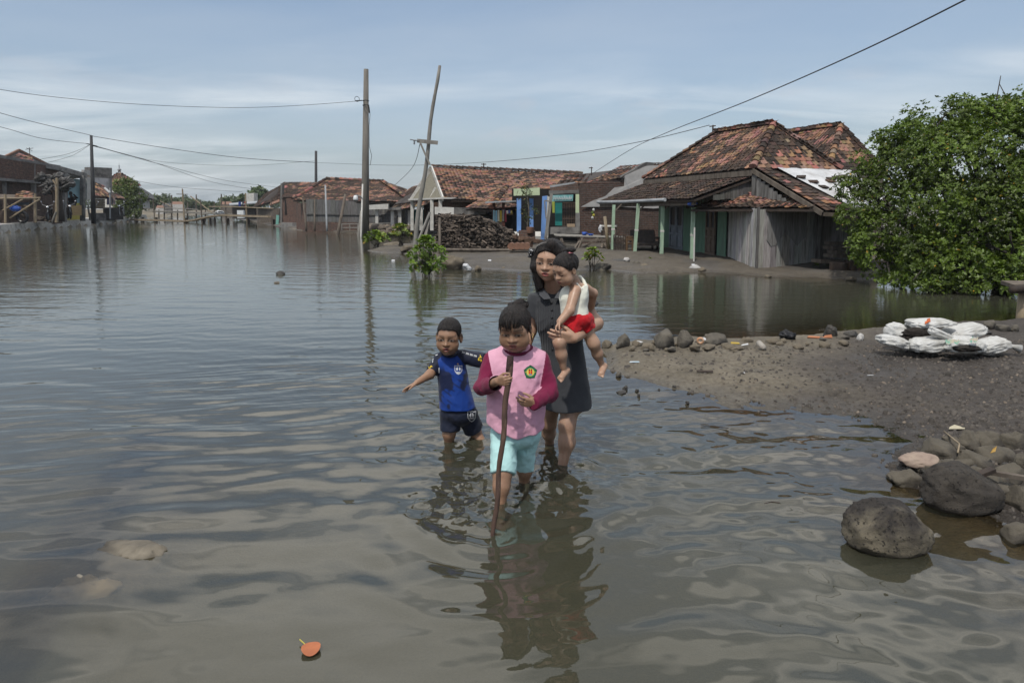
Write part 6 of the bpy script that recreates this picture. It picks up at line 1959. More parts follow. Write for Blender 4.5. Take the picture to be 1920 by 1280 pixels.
boulder(1690, 1052, 188, 104, 4, 'pale pitted boulder with dark top standing in the foreground water', boulder_mat('pitted_boulder', (.14, .12, .085), (.075, .066, .05), (2.0, .56, .78)), .75,
  (((-1, 0, .12), .80), ((1, -.1, .05), .84), ((0, -1, .08), .78), ((.7, -.65, .35), .80), ((-.72, -.1, .66), .70), ((.8, -.1, .55), .74), ((.05, -.9, .45), .74), ((-.45, -.85, .2), .80), ((.55, -.8, .1), .82), ((.15, 0, 1), .84), ((-.95, -.2, -.1), .88), ((.95, -.3, -.2), .9)))
boulder(1832, 972, 172, 100, 9, 'dark muddy boulder behind the pale pitted one', boulder_mat('dark_boulder', (.055, .047, .038), (.034, .03, .026), (.5, .5, .8)), .7,
  (((-1, 0, .15), .80), ((0, -1, .1), .74), ((.9, -.4, .1), .84), ((-.8, -.1, .5), .80), ((.62, -.1, .78), .62), ((.1, -.9, .5), .72), ((-.2, 0, 1), .84), ((-.5, -.85, .1), .8), ((.6, -.8, 0), .86)))
G1 = 'rocks lining the far edge of the mud spit'
for k, (px, py, w, h, lab, mat) in enumerate((
  (1170, 650, 30, 24, 'upright brown rock nearest the toddler foot on the mud spit', M_ROCK), (1248, 652, 52, 35, 'largest brown rock on the far edge of the mud spit', M_ROCK), (1284, 650, 34, 27, 'brown rock leaning against the largest one on the spit', M_ROCK),
  (1348, 646, 46, 20, 'wide flat rock right of the white shell on the spit', M_ROCK), (1222, 658, 12, 14, 'small knob before the largest spit rock', M_ROCKM), (1140, 652, 26, 14, G1, M_ROCKM), (1195, 650, 20, 12, G1, M_ROCKM), (1215, 656, 28, 14, G1, M_ROCKM),
  (1305, 655, 22, 10, G1, M_ROCKM), (1330, 655, 30, 9, G1, M_ROCKM), (1362, 652, 22, 9, G1, M_ROCKM), (1396, 642, 12, 9, G1, M_ROCKM), (1385, 657, 24, 7, G1, M_ROCKM), (1452, 645, 28, 12, G1, M_ROCKM), (1470, 643, 18, 10, G1, M_ROCKM),
  (1560, 630, 30, 18, 'dark rock beside the orange husks on the spit', M_ROCKW), (1584, 636, 22, 9, G1, M_ROCK), (1600, 632, 28, 11, 'smooth dark rock left of the sack heap', M_ROCKW), (1614, 637, 16, 11, 'pale grey cobble left of the sack heap', M_PLASTER),
  (1860, 617, 30, 18, 'rounded brown rock behind the right end of the sacks', M_ROCK), (1885, 621, 24, 14, G1, M_ROCK), (1848, 626, 26, 9, G1, M_ROCKW), (1905, 622, 18, 12, G1, M_ROCK), (1830, 622, 18, 8, G1, M_ROCK))):
 gr = G1 if lab == G1 else None
 rock(px, py, w, h, 'mud coated rock among those lining the far edge of the mud spit' if gr else lab, gr, 100 + k, mat, amp=.28)
G2 = 'stones piled at the right edge behind the boulders'
for k, (px, py, w, h, lab, mat) in enumerate((
  (1772, 862, 60, 30, 'tan muddy rock behind the pink bundle', M_ROCKM), (1752, 888, 46, 15, 'flat wet stone under the pink bundle', M_ROCKM), (1712, 912, 44, 20, 'half sunken muddy stone left of the dark boulder', M_ROCKM), (1690, 900, 40, 10, 'low sunken stone in the shallows', M_ROCKM), (1800, 905, 60, 26, G2, M_ROCKM),
  (1840, 880, 50, 22, G2, M_ROCKM), (1880, 870, 56, 24, G2, M_ROCKM), (1905, 905, 50, 26, G2, M_ROCKM), (1868, 915, 44, 22, G2, M_ROCKM), (1830, 840, 44, 18, G2, M_ROCKM), (1868, 842, 60, 20, G2, M_ROCKM), (1912, 842, 40, 22, G2, M_ROCKM),
  (1895, 935, 40, 24, G2, M_ROCK), (1925, 955, 50, 30, G2, M_ROCKM), (1795, 838, 30, 12, G2, M_ROCKM), (1852, 950, 34, 12, G2, M_ROCKM), (1918, 1015, 50, 24, 'rock cut by the right edge below the dark boulder', M_ROCKM), (1900, 890, 30, 14, G2, M_ROCKW), (1936, 880, 40, 24, G2, M_ROCKM), (1822, 862, 26, 10, G2, M_ROCKW))):
 gr = G2 if lab == G2 else None
 mat = M_ROCKD if mat is M_ROCKM else mat
 rock(px, py, w * 1.3, h * 1.3, 'muddy stone in the pile at the right edge behind the boulders' if gr else lab, gr, 200 + k, mat, amp=.25)
rr = np.random.default_rng(66)
for k in range(22):
 t_ = rr.uniform(); px = 1135 + t_ * 480; py = np.interp(px, [1130, 1200, 1300, 1500, 1620], [654, 650, 650, 642, 636]) + rr.uniform(-4, 13)
 w = rr.uniform(7, 24); rock(px, py, w, w * rr.uniform(.25, .5), 'mud coated rock among those lining the far edge of the mud spit', G1, 500 + k, M_ROCKM if rr.uniform() < .7 else M_ROCK, amp=.3, nu=16, nv=10)
for k in range(26):
 px = rr.uniform(1735, 1930); py = rr.uniform(832, 940) + (1930 - px) * .1 - 10
 w = rr.uniform(16, 44); rock(px, py, w, w * rr.uniform(.4, .6), 'muddy stone in the pile at the right edge behind the boulders', G2, 600 + k, M_ROCKD if rr.uniform() < .7 else M_ROCKW, amp=.28, nu=20, nv=12)
G3 = 'mud lumps in the shallows beside the spit tip'
for k, (px, py, w, h) in enumerate(((1160, 706, 11, 9), (1173, 731, 11, 8), (1195, 735, 9, 7), (1198, 742, 7, 4), (1236, 732, 6, 4), (1290, 757, 8, 5), (1292, 738, 7, 4), (1166, 738, 22, 6), (1265, 728, 9, 5))):
 rock(px, py, w, h, 'small square clod in the shallows below the toddler foot' if k == 0 else 'small dark mud lump in the shallows beside the spit tip', None if k == 0 else G3, 300 + k, M_ROCKW if k else M_ROCK, z=0.0, amp=.3)
G4 = 'rocks along the far bank waterline'
for k, (px, py, w, h, lab, mat) in enumerate((
  (850, 505, 44, 24, 'pale rounded rock beside the bright round shrub', M_ROCKM), (896, 508, 14, 10, 'small rounded stone beside the white skull-like lump', M_ROCKM), (1132, 506, 44, 12, G4, M_ROCK), (1162, 500, 40, 14, 'long dark rock right of the yellow leaved shrub', M_ROCKW), (1195, 503, 22, 14, G4, M_ROCK),
  (1210, 506, 22, 12, G4, M_ROCKM), (1183, 497, 16, 8, G4, M_ROCK), (1176, 489, 14, 7, 'pale cobble above the long dark rock', M_PLASTER), (1306, 509, 22, 12, 'pale grey stone at the waterline before the veranda', M_PLASTER), (1318, 511, 18, 9, G4, M_ROCKM), (1140, 500, 24, 9, 'smooth grey slab stone by the yellow leaved shrub', M_CONC),
  (1250, 510, 14, 5, G4, M_ROCKM), (1440, 520, 14, 5, G4, M_ROCKM), (1600, 526, 22, 7, G4, M_ROCKM), (945, 505, 12, 5, G4, M_ROCKM),
  (525, 515, 20, 8, 'dark mud hump alone in the open water', M_ROCKW), (518, 531, 14, 3, 'low mud hump below the lone one', M_ROCKM), (735, 462, 40, 8, G4, M_ROCKM), (765, 470, 34, 9, G4, M_ROCKM), (1545, 503, 14, 5, G4, M_ROCKM))):
 gr = G4 if lab == G4 else None
 rock(px, py, w, h, 'muddy rock among those along the far bank waterline' if gr else lab, gr, 400 + k, mat, z=0.0 if py > 495 else None)
# rubble bank before the white columns
m_ = MB(); rr = np.random.default_rng(88)
for k in range(150):
 c = P(rr.uniform(690, 780), rr.uniform(426, 438), 35.5 + rr.uniform(-1.2, 1)); c.z = max(c.z, .1); s = rr.uniform(.08, .28); m_.col = jit((.17, .14, .11), .35)
 m_.blob(c, (s, s, s * .7), k, .3, 2, 7, 5)
tag(m_.build('rubble', pm('rubble', (1, 1, 1), (.7, .7, .7), .9, 5, attr=True), None, False), 'bank of rubble and clods before the white columns', 'rubble', kind='stuff')
# submerged rocks left foreground
for (px, py, w, h, z0, lab) in ((232, 1046, 172, 40, -.046, 'flat pale rock just breaking the surface in the left foreground'), (132, 1105, 130, 60, -.078, 'sunken rock under water left of the flat pale one')):
 g_ = G(px, py, 0); s = g_.y / 1280
 m_ = MB(); m_.blob((g_.x, g_.y + .07, z0), (w * s / 2, .105, .072 if z0 > -.1 else .085), int(px), .3, 1.6, 50, 30, rough=.25, facets=8)
 tag(m_.build('rock', pm('pale_sunken_rock', (.19, .165, .125), (.075, .066, .052), .8, 7, bump=.6, bdist=.01) if px > 200 else pm('sunken_rock', (.42, .36, .27), (.28, .24, .18), .9, 6), None, True, org=g_), lab, 'rock')

# gravel nobody could count
rr = np.random.default_rng(90)
cand = []
while len(cand) < 11000:
 px, py = rr.uniform(1130, 2000), rr.uniform(640, 960)
 g_ = G(px, py, .1)
 cand.append((g_.x, g_.y))
cand = np.array(cand)
h_, q1, q2, _, _ = ground_h(cand[:, 0], cand[:, 1])
den = sstep(-.05, .5, q1) * (.35 + .65 * sstep(0, 1, (cand[:, 0] - 1.9) * .6 + (5.3 - cand[:, 1]) * .5))
ok = (q1 > -.06) & (rr.uniform(size=len(cand)) < den + .12)
bx = np.array([[-1, -1, -1], [1, -1, -1], [1, 1, -1], [-1, 1, -1], [-.6, -.6, 1], [.6, -.6, 1], [.6, .6, 1], [-.6, .6, 1]], float)
fc = np.array([[4, 5, 6, 7], [0, 1, 5, 4], [1, 2, 6, 5], [2, 3, 7, 6], [3, 0, 4, 7]])
VV, FF, CC = [], [], []
for i in np.where(ok)[0]:
 s = rr.uniform(.004, .011) * (1.8 if rr.uniform() < .08 else 1)
 a = rr.uniform(0, 6.3); ca_, sa_ = math.cos(a), math.sin(a)
 v = bx * rr.uniform(.7, 1.3, (8, 3)) * s * np.array([1.2, .9, .7]); v = np.stack([v[:, 0] * ca_ - v[:, 1] * sa_, v[:, 0] * sa_ + v[:, 1] * ca_, v[:, 2]], 1)
 FF.append(fc + 8 * len(VV)); VV.append(v + np.array([cand[i, 0], cand[i, 1], h_[i] + s * .25]))
 base = np.array([.075, .066, .057]) if rr.uniform() < .9 else np.array([.14, .115, .09])
 CC.append(np.repeat((base * rr.uniform(.5, 1.5))[None], 8, 0))
me = np_mesh('gravel', np.concatenate(VV), np.concatenate(FF), {'Col': np.concatenate(CC)})
tag(link('gravel', me, pm('gravel', (1, 1, 1), (.8, .8, .8), .85, 40, bump=.2, attr=True), None, False), kind='stuff')

# ------------------------------------------------------------------ sacks
def sack_mat():
 m, t = new_mat('woven_sack')
 co = t.coord()
 w1 = t.n('ShaderNodeTexWave', {'Vector': t.mapping(co, scale=(1, .2, 1)), 'Scale': 120.0, 'Distortion': 1.0}).outputs[1]
 n1 = t.noise(co, 7, 6, .65)
 c = t.mix(t.ramp(n1, [(.42, 0), (.72, 1)]), (.58, .58, .56), (.36, .35, .315))
 c = t.mix(t.ramp(t.noise(co, 3, 5, .6), [(.62, 0), (.74, .55)]), c, (.16, .14, .11))
 b = t.n('ShaderNodeBsdfPrincipled', {'Base Color': c, 'Roughness': .6, 'Specular IOR Level': .35})
 t.t.links.new(t.bump(t.math('ADD', t.noise(co, 16, 5, .6), t.math('MULTIPLY', w1, .12)), .6, .015), b.inputs['Normal'])
 t.out(b.outputs[0])
 return m


M_SACK = sack_mat()
M_SOIL = pm('dark_soil', (.035, .029, .025), (.02, .017, .015), .95, 14, bump=1.0, bdist=.02)


def sack(cx, cy, Y, w, h, dpt, tilt, seed, label, tuft=None):
 c = P(cx, cy, Y); s = Y / 1280
 rw, rh = w * s / 2, h * s / 2 * .9
 nu, nv = 72, 40
 D = []
 for j in range(nv + 1):
  th = PI * j / nv
  for i in range(nu):
   ph = 2 * PI * i / nu
   x, y, z = math.sin(th) * math.cos(ph), math.sin(th) * math.sin(ph), -math.cos(th)
   D.append((x, y, z))
 D = np.array(D)
 q = np.sign(D) * np.abs(D) ** .72
 k = 1 + .26 * fbm(D[:, 0] * 1.7 + seed * 3, D[:, 1] * 1.7, D[:, 2] * 1.7, 3, seed) + .07 * (.6 - 2.4 * np.abs(fbm(D[:, 0] * 3.2 + seed, D[:, 1] * 3.2, D[:, 2] * 4, 3, seed + 9))) + .022 * (.6 - 2.4 * np.abs(fbm(D[:, 0] * 8 + seed, D[:, 1] * 8, D[:, 2] * 9, 3, seed + 4)))
 V = q * k[:, None] * np.array([rw, dpt, rh])
 R = np.array(Matrix.Rotation(R_(tilt), 3, 'Y'))
 V = V @ R.T + np.array(c)
 V[:, 2] = np.maximum(V[:, 2], .10)
 i = np.arange(nv)[:, None] * nu + np.arange(nu)[None, :]
 i2 = np.arange(nv)[:, None] * nu + (np.arange(nu)[None, :] + 1) % nu
 F = np.stack([i, i2, i2 + nu, i + nu], -1).reshape(-1, 4)
 me = np_mesh('sack', V, F)
 o = tag(link('sack', me, M_SACK, None, True, org=c), label, 'sack', 'heap of old plastic sacks on the mud spit')
 if tuft:
  m_ = MB(); a = c + Vector((rw * .95 * tuft, -.02, 0)); m_.tube([a, a + Vector((.05 * tuft, -.01, .0)), a + Vector((.11 * tuft, -.02, -.02))], [.035, .018, .04], 9)
  m_.build('tied_end', M_SACK, o, True)
 return o


sack(1684, 625, 6.35, 42, 40, .13, 15, 1, 'grey translucent sack standing at the back left of the heap')
sack(1675, 640, 6.05, 56, 22, .12, 12, 2, 'slack grey sack at the left end of the heap')
sack(1722, 637, 6.25, 74, 44, .16, 0, 3, 'big torn sack under the top one, spilling dark soil')
sack(1742, 605, 6.2, 78, 16, .15, -3, 4, 'flat white sack lying on top of the heap')
sack(1738, 645, 5.95, 60, 28, .13, -6, 5, 'plump low sack at the front middle of the heap')
sack(1768, 629, 5.9, 58, 17, .06, 24, 6, 'narrow sack flap lying diagonally across the middle')
sack(1806, 621, 6.2, 70, 26, .14, -16, 7, 'smooth white sack at the back right of the heap')
sack(1805, 646, 5.85, 72, 34, .14, 3, 8, 'sack with green patches at the front right of the heap')
sack(1856, 648, 5.95, 58, 28, .12, -14, 9, 'tied sack lying at the right end of the heap', 1)
for k, (px, py, Y, w, h) in enumerate(((1728, 623, 6.06, 62, 20), (1812, 653, 5.71, 56, 12), (1700, 633, 6.08, 24, 14))):
 m_ = MB(); s = Y / 1280; m_.blob(P(px, py, Y), (w * s / 2, .05, h * s / 2), 20 + k, .25, 2.2, 26, 14, rough=.25)
 so = m_.build('soil', M_SOIL, None, True, org=P(px, py, Y))
 tag(so, ('dark soil spilling from the torn sack below the top one', 'dark soil bulging from the front right sack', 'dark soil at the torn left side of the heap')[k], 'soil')
for k, (px, py, w, lab) in enumerate(((1786, 636, 26, 'tattered green and beige cloth strip hanging over the front right sack'), (1826, 633, 14, 'green torn scrap on the right sacks'))):
 Y = 5.7; m_ = MB(); s = Y / 1280
 vs = []
 for i in range(6):
  for j in range(4):
   vs.append(P(px + (i / 5 - .5) * w, py + j * 2.6 + 2 * math.sin(i * 2 + k), Y - .02 * j) + Vector((0, random.uniform(-.01, .01), random.uniform(-.006, .006))))
 m_.add(vs, [(i * 4 + j, i * 4 + j + 1, i * 4 + j + 5, i * 4 + j + 4) for i in range(5) for j in range(3)])
 tag(m_.build('cloth_scrap', pm('green_cloth', (.12, .30, .23), (.36, .32, .25), .9, 16, (.45, .55)), None, True, org=P(px, py, Y)), lab, 'cloth')
m_ = MB(); m_.slab([P(1737, 604, 6.02), P(1744, 602, 6.0), P(1743, 596, 6.05), P(1738, 598, 6.08)], .008); m_.slab([P(1734, 607, 5.99), P(1740, 604, 6.0), P(1738, 601, 6.02), P(1734, 603, 6.02)], .008)
tag(m_.build('orange_ribbon', pm('orange_plastic', (.50, .10, .02), (.42, .09, .02), .5, 5), org=P(1740, 604, 6.0)), 'torn orange ribbon tied on the topmost white sack', 'ribbon')

# ------------------------------------------------------------------ litter on the spit
def litter(px, py, pts, th, mat, label, cat, name, z=None, rot=0):
 g_ = G(px, py, 0.08)
 for _ in range(3): g_ = G(px, py, max(0, gz(g_.x, g_.y)) + .006)
 s = g_.y / 1280
 m_ = MB(); m_.slab([g_ + Vector((a * s, b * s * 2.2, c * s)) for a, b, c in pts], th)
 return tag(m_.build(name, mat, org=g_), label, cat)


M_HUSK = pm('orange_husk', (.42, .17, .08), (.34, .13, .07), .7, 6)
litter(1530, 634, [(-16, 1, 2), (14, -2, 1), (16, 0, 3), (-12, 2, 4)], .012, M_HUSK, 'long orange husk lying by the far edge of the spit', 'husk', 'husk')
litter(1553, 634, [(-8, 0, 1), (8, 0, 1), (7, 1, 7), (-6, 1, 5)], .012, M_HUSK, 'curled orange husk piece behind the long one', 'husk', 'husk')
litter(1733, 661, [(-14, 2, 2), (14, -1, 0), (13, 1, 2), (-2, 2, 3)], .006, M_HUSK, 'orange leaf shaped scrap in front of the sack heap', 'scrap', 'orange_scrap')
m_ = MB(); g_ = G(1432, 656, .1); m_.tube([g_ + Vector((0, 0, .02)), g_ + Vector((-.015, .10, .05))], .028, 14); m_.tube([g_ + Vector((.001, -.004, .02)), g_ + Vector((.001, .0, .02))], .020, 12)
tag(m_.build('bottle', pm('dusty_bottle', (.34, .31, .27), (.26, .24, .21), .5, 8), None, True, org=g_), 'dusty pale bottle lying end on at the edge of the spit', 'bottle')
m_ = MB(); g_ = G(1476, 636, .1)
for k in range(6):
 m_.blob(g_ + Vector((random.uniform(-.07, .07), .05 + random.uniform(-.03, .03), .035 + random.uniform(-.01, .015))), (random.uniform(.04, .07), .05, .04), k + 40, .5, 3, 18, 12, rough=.3)
tag(m_.build('plastic_bag', M_BLACK, None, True, org=g_), 'crumpled shiny black plastic bag at the far edge of the spit', 'bag')
m_ = MB(); g_ = G(1313, 645, .1); m_.ring(g_ + Vector((0, 0, .035)), .026, .012, (.3, 1, .2), 16, 8); tag(m_.build('shell', pm('shell', (.55, .42, .30), (.5, .22, .10), .5, 30), None, True, org=g_), 'white and orange ring shaped shell among the spit rocks', 'shell')
m_ = MB(); g_ = G(1322, 642, .1); m_.blob(g_ + Vector((0, 0, .03)), (.04, .03, .022), 3, .3, 2); tag(m_.build('white_scrap', M_SHEET, None, True, org=g_), 'crumpled yellowish white scrap right of the shell', 'scrap')
litter(1199, 645, [(-8, 0, 1), (6, -1, 1), (9, 1, 4), (-4, 2, 6)], .006, M_SHEET, 'white paper wedged between rocks on the spit', 'paper', 'paper_scrap')
litter(1378, 644, [(-8, 0, 0), (9, -1, 0), (8, 1, 2), (-7, 1, 3)], .006, pm('yellow_scrap', (.42, .30, .05), (.35, .25, .05), .6, 5), 'yellow plastic strip lying on the spit edge', 'strip', 'yellow_strip')
litter(1398, 648, [(-9, 0, 0), (6, 1, 2), (6, 2, 4), (-6, 1, 2)], .006, M_SHEET, 'white paper strip left of the pale bottle', 'paper', 'paper_scrap')
litter(1190, 679, [(-10, 0, 0), (10, 1, 0), (9, 2, 1), (-8, 2, 1)], .004, pm('pale_blue_plastic', (.30, .45, .55), (.5, .5, .5), .5, 20), 'pale blue wrapper on the wet mud', 'wrapper', 'wrapper')
litter(1322, 699, [(-15, 1, 2), (15, -1, 2), (15, 0, 5), (-15, 2, 5)], .012, M_WOODD, 'short dark stick lying alone on the tan mud', 'stick', 'stick')
litter(1505, 735, [(-12, 1, 0), (-2, -1, 0), (10, 0, 0), (-4, 2, 1)], .004, pm('dry_leaf', (.30, .27, .20), (.24, .21, .15), .7, 10), 'dry pale leaf lying on the dark mud', 'leaf', 'dry_leaf')
litter(1633, 703, [(-6, 0, 0), (6, 0, 0), (6, 1, 0), (-6, 1, 0)], .004, M_SHEET, 'small white paper scrap on the dark mud', 'paper', 'paper_scrap')
litter(1394, 699, [(-3, 0, 0), (3, 0, 0), (3, 1, 1), (-3, 1, 1)], .004, M_SHEET, 'tiny white scrap on the tan mud', 'paper', 'paper_scrap')
litter(1793, 803, [(-16, -1, 0), (14, -2, 1), (18, 1, 1), (2, 4, 5), (-10, 2, 2)], .004, pm('pale_bag', (.42, .38, .27), (.33, .30, .22), .6, 12), 'crumpled beige plastic scrap above the bent twig', 'scrap', 'beige_scrap')
litter(1717, 792, [(-8, 0, 0), (8, 0, 0), (7, 1, 1), (-6, 1, 1)], .004, M_CLAY, 'small orange brown chip near the shore', 'chip', 'chip')
m_ = MB(); m_.tube([G(1770, 808, .09), G(1799, 832, .11), G(1796, 848, .11)], .005, 6); tag(m_.build('twig', M_BAMBOO, None, True, org=G(1770, 808, .09)), 'bent pale twig above the pink bundle', 'twig')
m_ = MB(); g_ = G(1862, 858, .12); m_.slab([g_ + Vector((-.024, -.01, .03)), g_ + Vector((.0, -.014, .04)), g_ + Vector((.026, .015, .06)), g_ + Vector((-.004, .002, .05))], .003); tag(m_.build('yellow_leaf', pm('ochre_leaf', (.34, .21, .05), (.28, .17, .05), .6, 8), org=g_), 'ochre leaf caught among the right edge stones', 'leaf')
m_ = MB(); m_.beam(G(1822, 895, .13), G(1862, 880, .16), .035, .02); tag(m_.build('stick', M_WOODD, org=G(1822, 895, .13)), 'dark wet stick between the right edge stones', 'stick')
m_ = MB(); m_.beam(G(1850, 884, .13), G(1935, 898, .15), .03, .02); tag(m_.build('stick', M_WOOD, org=G(1855, 884, .13)), 'long pale driftwood strip among the right edge stones', 'stick')
g_ = G(1740, 884, .03); m_ = MB(); m_.blob(g_ + Vector((0, .07, .035)), (.105, .065, .045), 7, .2, 1.6, 36, 22, rough=.12)
tag(m_.build('bundle', pm('pinkish_bundle', (.33, .26, .205), (.20, .145, .12), .8, 7, bump=.6, bdist=.01, stain=(.05, .04, .04), stain_scale=7, stain_amt=(.55, .60)), None, True, org=g_), 'rounded pinkish bundle lying at the water edge above the boulders', 'bundle')
m_ = MB(); g_ = G(877, 509, 0); rr = np.random.default_rng(5)
for k in range(5): m_.blob(g_ + Vector((rr.uniform(-.05, .05), 0, .05 + k * .022)), (.06, .05, .035), k + 3, .5, 2.5)
tag(m_.build('white_lump', M_SHEET, None, True, org=g_), 'white skull-like lump at the far bank waterline', 'lump')
for (px, py, lab) in ((918, 489, 'white scrap on the grey bank left of the woman'), (737, 489, 'white scrap floating by the bright round shrub'), (1300, 497, 'pale scrap on the bank before the veranda')):
 litter(px, py, [(-3, 0, 0), (3, 0, 0), (3, 1, 2), (-3, 1, 2)], .01, M_SHEET, lab, 'scrap', 'white_scrap')
# floating orange leaf
g_ = G(583, 1217, .004); s = g_.y / 1280
m_ = MB(); n_ = 18; vs = [g_ + Vector((0, 0, .004))]
for i in range(n_):
 a = 2 * PI * i / n_; x, y = 18.5 * math.cos(a), 15.5 * math.sin(a); k = 1 + .06 * math.cos(2 * a + 1)
 vs.append(g_ + Vector((x * k * s, y * k * s * 1.5, .006 + .004 * math.sin(a * 2 + 1))))
m_.add(vs, [(0, 1 + i, 1 + (i + 1) % n_) for i in range(n_)])
lf_ = m_.build('floating_leaf', pm('orange_leaf', (.40, .13, .05), (.30, .095, .04), .5, 14, bump=.3), None, True, org=g_)
tag(lf_, 'round orange leaf floating on the foreground water', 'leaf')
m_ = MB(); m_.tube([G(572, 1207, .008), G(562, 1198, .012)], .0022, 5); m_.build('stalk', M_YELLOW, lf_)
for k, (px, py, w, a, lab) in enumerate(((1448, 943, 16, .1, 'dark twig floating above the pale boulder'), (716, 730, 10, .4, 'twig bits floating left of the boy'), (1190, 760, 12, .2, 'small dark twig in the shallows right of the woman'), (1340, 800, 26, -.35, 'dark wet twig afloat before the mud spit'))):
 g_ = G(px, py, .003); s = g_.y / 1280; d = Vector((math.cos(a), math.sin(a), 0)) * w * s
 m_ = MB(); m_.tube([g_ - d, g_ + Vector((0, .01, .003)), g_ + d], .003, 5); tag(m_.build('twig', M_WOODD, org=g_), lab, 'twig')
# unseen leaning pole, placed and shaped so its shadow crosses the left water
a_, b2_ = G(80, 1110, 0), G(268, 840, 0)
sd = s_dir / s_dir.z
p1, p2 = a_ + sd * 3.1, b2_ + sd * 5.6
d = (p2 - p1)
foot = p1 - d * (p1.z / d.z) * .999
m_ = MB(); m_.tube([foot, p1.lerp(p2, .5), p2 + d * .15], [.13, .13, .12], 8)
tag(m_.build('shadow_pole', M_BAMBOOG, None, True, org=foot), 'unseen slanting pole placed to cast a soft diagonal shadow over the left foreground water', 'bamboo pole')
# ------------------------------------------------------------------ bodies grown from distance fields
class Field:
 def __init__(self, lo, hi, vs):
  self.lo = np.array(lo, float); self.vs = vs
  self.n = np.ceil((np.array(hi) - self.lo) / vs).astype(int) + 1
  self.f = np.full(self.n, 0.5, np.float32)
  self.pr = []

 def win(self, lo, hi):
  a = np.clip(np.floor((np.array(lo) - self.lo) / self.vs).astype(int), 0, self.n)
  b = np.clip(np.ceil((np.array(hi) - self.lo) / self.vs).astype(int) + 1, 0, self.n)
  return a, b

 def op(self, prim, k=0.01, mode='add', tag=0):
  f, lo, hi = prim
  m = k + 3 * self.vs
  a, b = self.win(np.array(lo) - m, np.array(hi) + m)
  if mode == 'add':
   self.pr.append((f, tag))
  if (b <= a).any():
   return self
  ax = [self.lo[i] + self.vs * np.arange(a[i], b[i]) for i in range(3)]
  X, Y, Z = ax[0][:, None, None], ax[1][None, :, None], ax[2][None, None, :]
  d = f(X, Y, Z).astype(np.float32)
  sl = tuple(slice(a[i], b[i]) for i in range(3))
  g = self.f[sl]
  if mode == 'add':
   h = np.maximum(k - np.abs(g - d), 0) / k
   self.f[sl] = np.minimum(g, d) - h * h * k * .25
  elif mode == 'sub':
   d = -d
   h = np.maximum(k - np.abs(g - d), 0) / k
   self.f[sl] = np.maximum(g, d) + h * h * k * .25
  return self

 def cut(self, fn):
  """keep only where fn<=0"""
  ax = [self.lo[i] + self.vs * np.arange(self.n[i]) for i in range(3)]
  self.f = np.maximum(self.f, fn(ax[0][:, None, None], ax[1][None, :, None], ax[2][None, None, :]).astype(np.float32))
  return self

 def tags(self, V):
  best = None
  for f, tg in self.pr:
   d = f(V[:, 0], V[:, 1], V[:, 2])
   if best is None:
    best = d.copy(); t_ = np.full(len(V), tg)
   else:
    s = d < best
    best[s] = d[s]; t_[s] = tg
  return t_

 def mesh(self):
  f = self.f; n = self.n
  s = f < 0
  c = np.zeros(n - 1, np.int8)
  for i in (0, 1):
   for j in (0, 1):
    for k in (0, 1):
     c += s[i:n[0] - 1 + i, j:n[1] - 1 + j, k:n[2] - 1 + k]
  act = (c > 0) & (c < 8)
  I = np.argwhere(act)
  cid = np.full(n - 1, -1, np.int64)
  cid[act] = np.arange(len(I))
  off = np.array([(i, j, k) for i in (0, 1) for j in (0, 1) for k in (0, 1)])
  vals = np.stack([f[I[:, 0] + o[0], I[:, 1] + o[1], I[:, 2] + o[2]] for o in off], 1)
  pos = np.zeros((len(I), 3)); cnt = np.zeros(len(I))
  for a in range(8):
   for b in range(a + 1, 8):
    if np.abs(off[a] - off[b]).sum() != 1:
     continue
    va, vb = vals[:, a], vals[:, b]
    m = (va < 0) != (vb < 0)
    t = va[m] / (va[m] - vb[m])
    pos[m] += off[a] + (off[b] - off[a]) * t[:, None]
    cnt[m] += 1
  V = self.lo + self.vs * (I + pos / cnt[:, None])
  Fs = []
  for ax in range(3):
   u, v = (ax + 1) % 3, (ax + 2) % 3
   sl0 = [slice(None)] * 3; sl1 = [slice(None)] * 3
   sl0[ax] = slice(0, n[ax] - 1); sl1[ax] = slice(1, n[ax])
   e = s[tuple(sl0)] != s[tuple(sl1)]
   E = np.argwhere(e)
   ok = (E[:, u] > 0) & (E[:, v] > 0) & (E[:, u] < n[u] - 1) & (E[:, v] < n[v] - 1)
   E = E[ok]
   q = []
   for du, dv in ((-1, -1), (0, -1), (0, 0), (-1, 0)):
    k = E.copy(); k[:, u] += du; k[:, v] += dv
    q.append(cid[k[:, 0], k[:, 1], k[:, 2]])
   q = np.stack(q, 1)
   ins = s[E[:, 0], E[:, 1], E[:, 2]]
   q[~ins] = q[~ins][:, ::-1]
   Fs.append(q)
  return V, np.concatenate(Fs)


def vnormals(V, F):
 a, b, c, d = (V[F[:, i]] for i in range(4))
 n = np.cross(c - a, d - b)
 N = np.zeros_like(V)
 for i in range(4):
  np.add.at(N, F[:, i], n)
 return N / (np.linalg.norm(N, axis=1, keepdims=True) + 1e-12)


def relax(V, F, it=2, w=.5):
 for _ in range(it):
  S = np.zeros_like(V); C = np.zeros(len(V))
  for i in range(4):
   for j in (1, 3):
    np.add.at(S, F[:, i], V[F[:, (i + j) % 4]]); np.add.at(C, F[:, i], 1)
  V = V * (1 - w) + w * S / np.maximum(C, 1)[:, None]
 return V


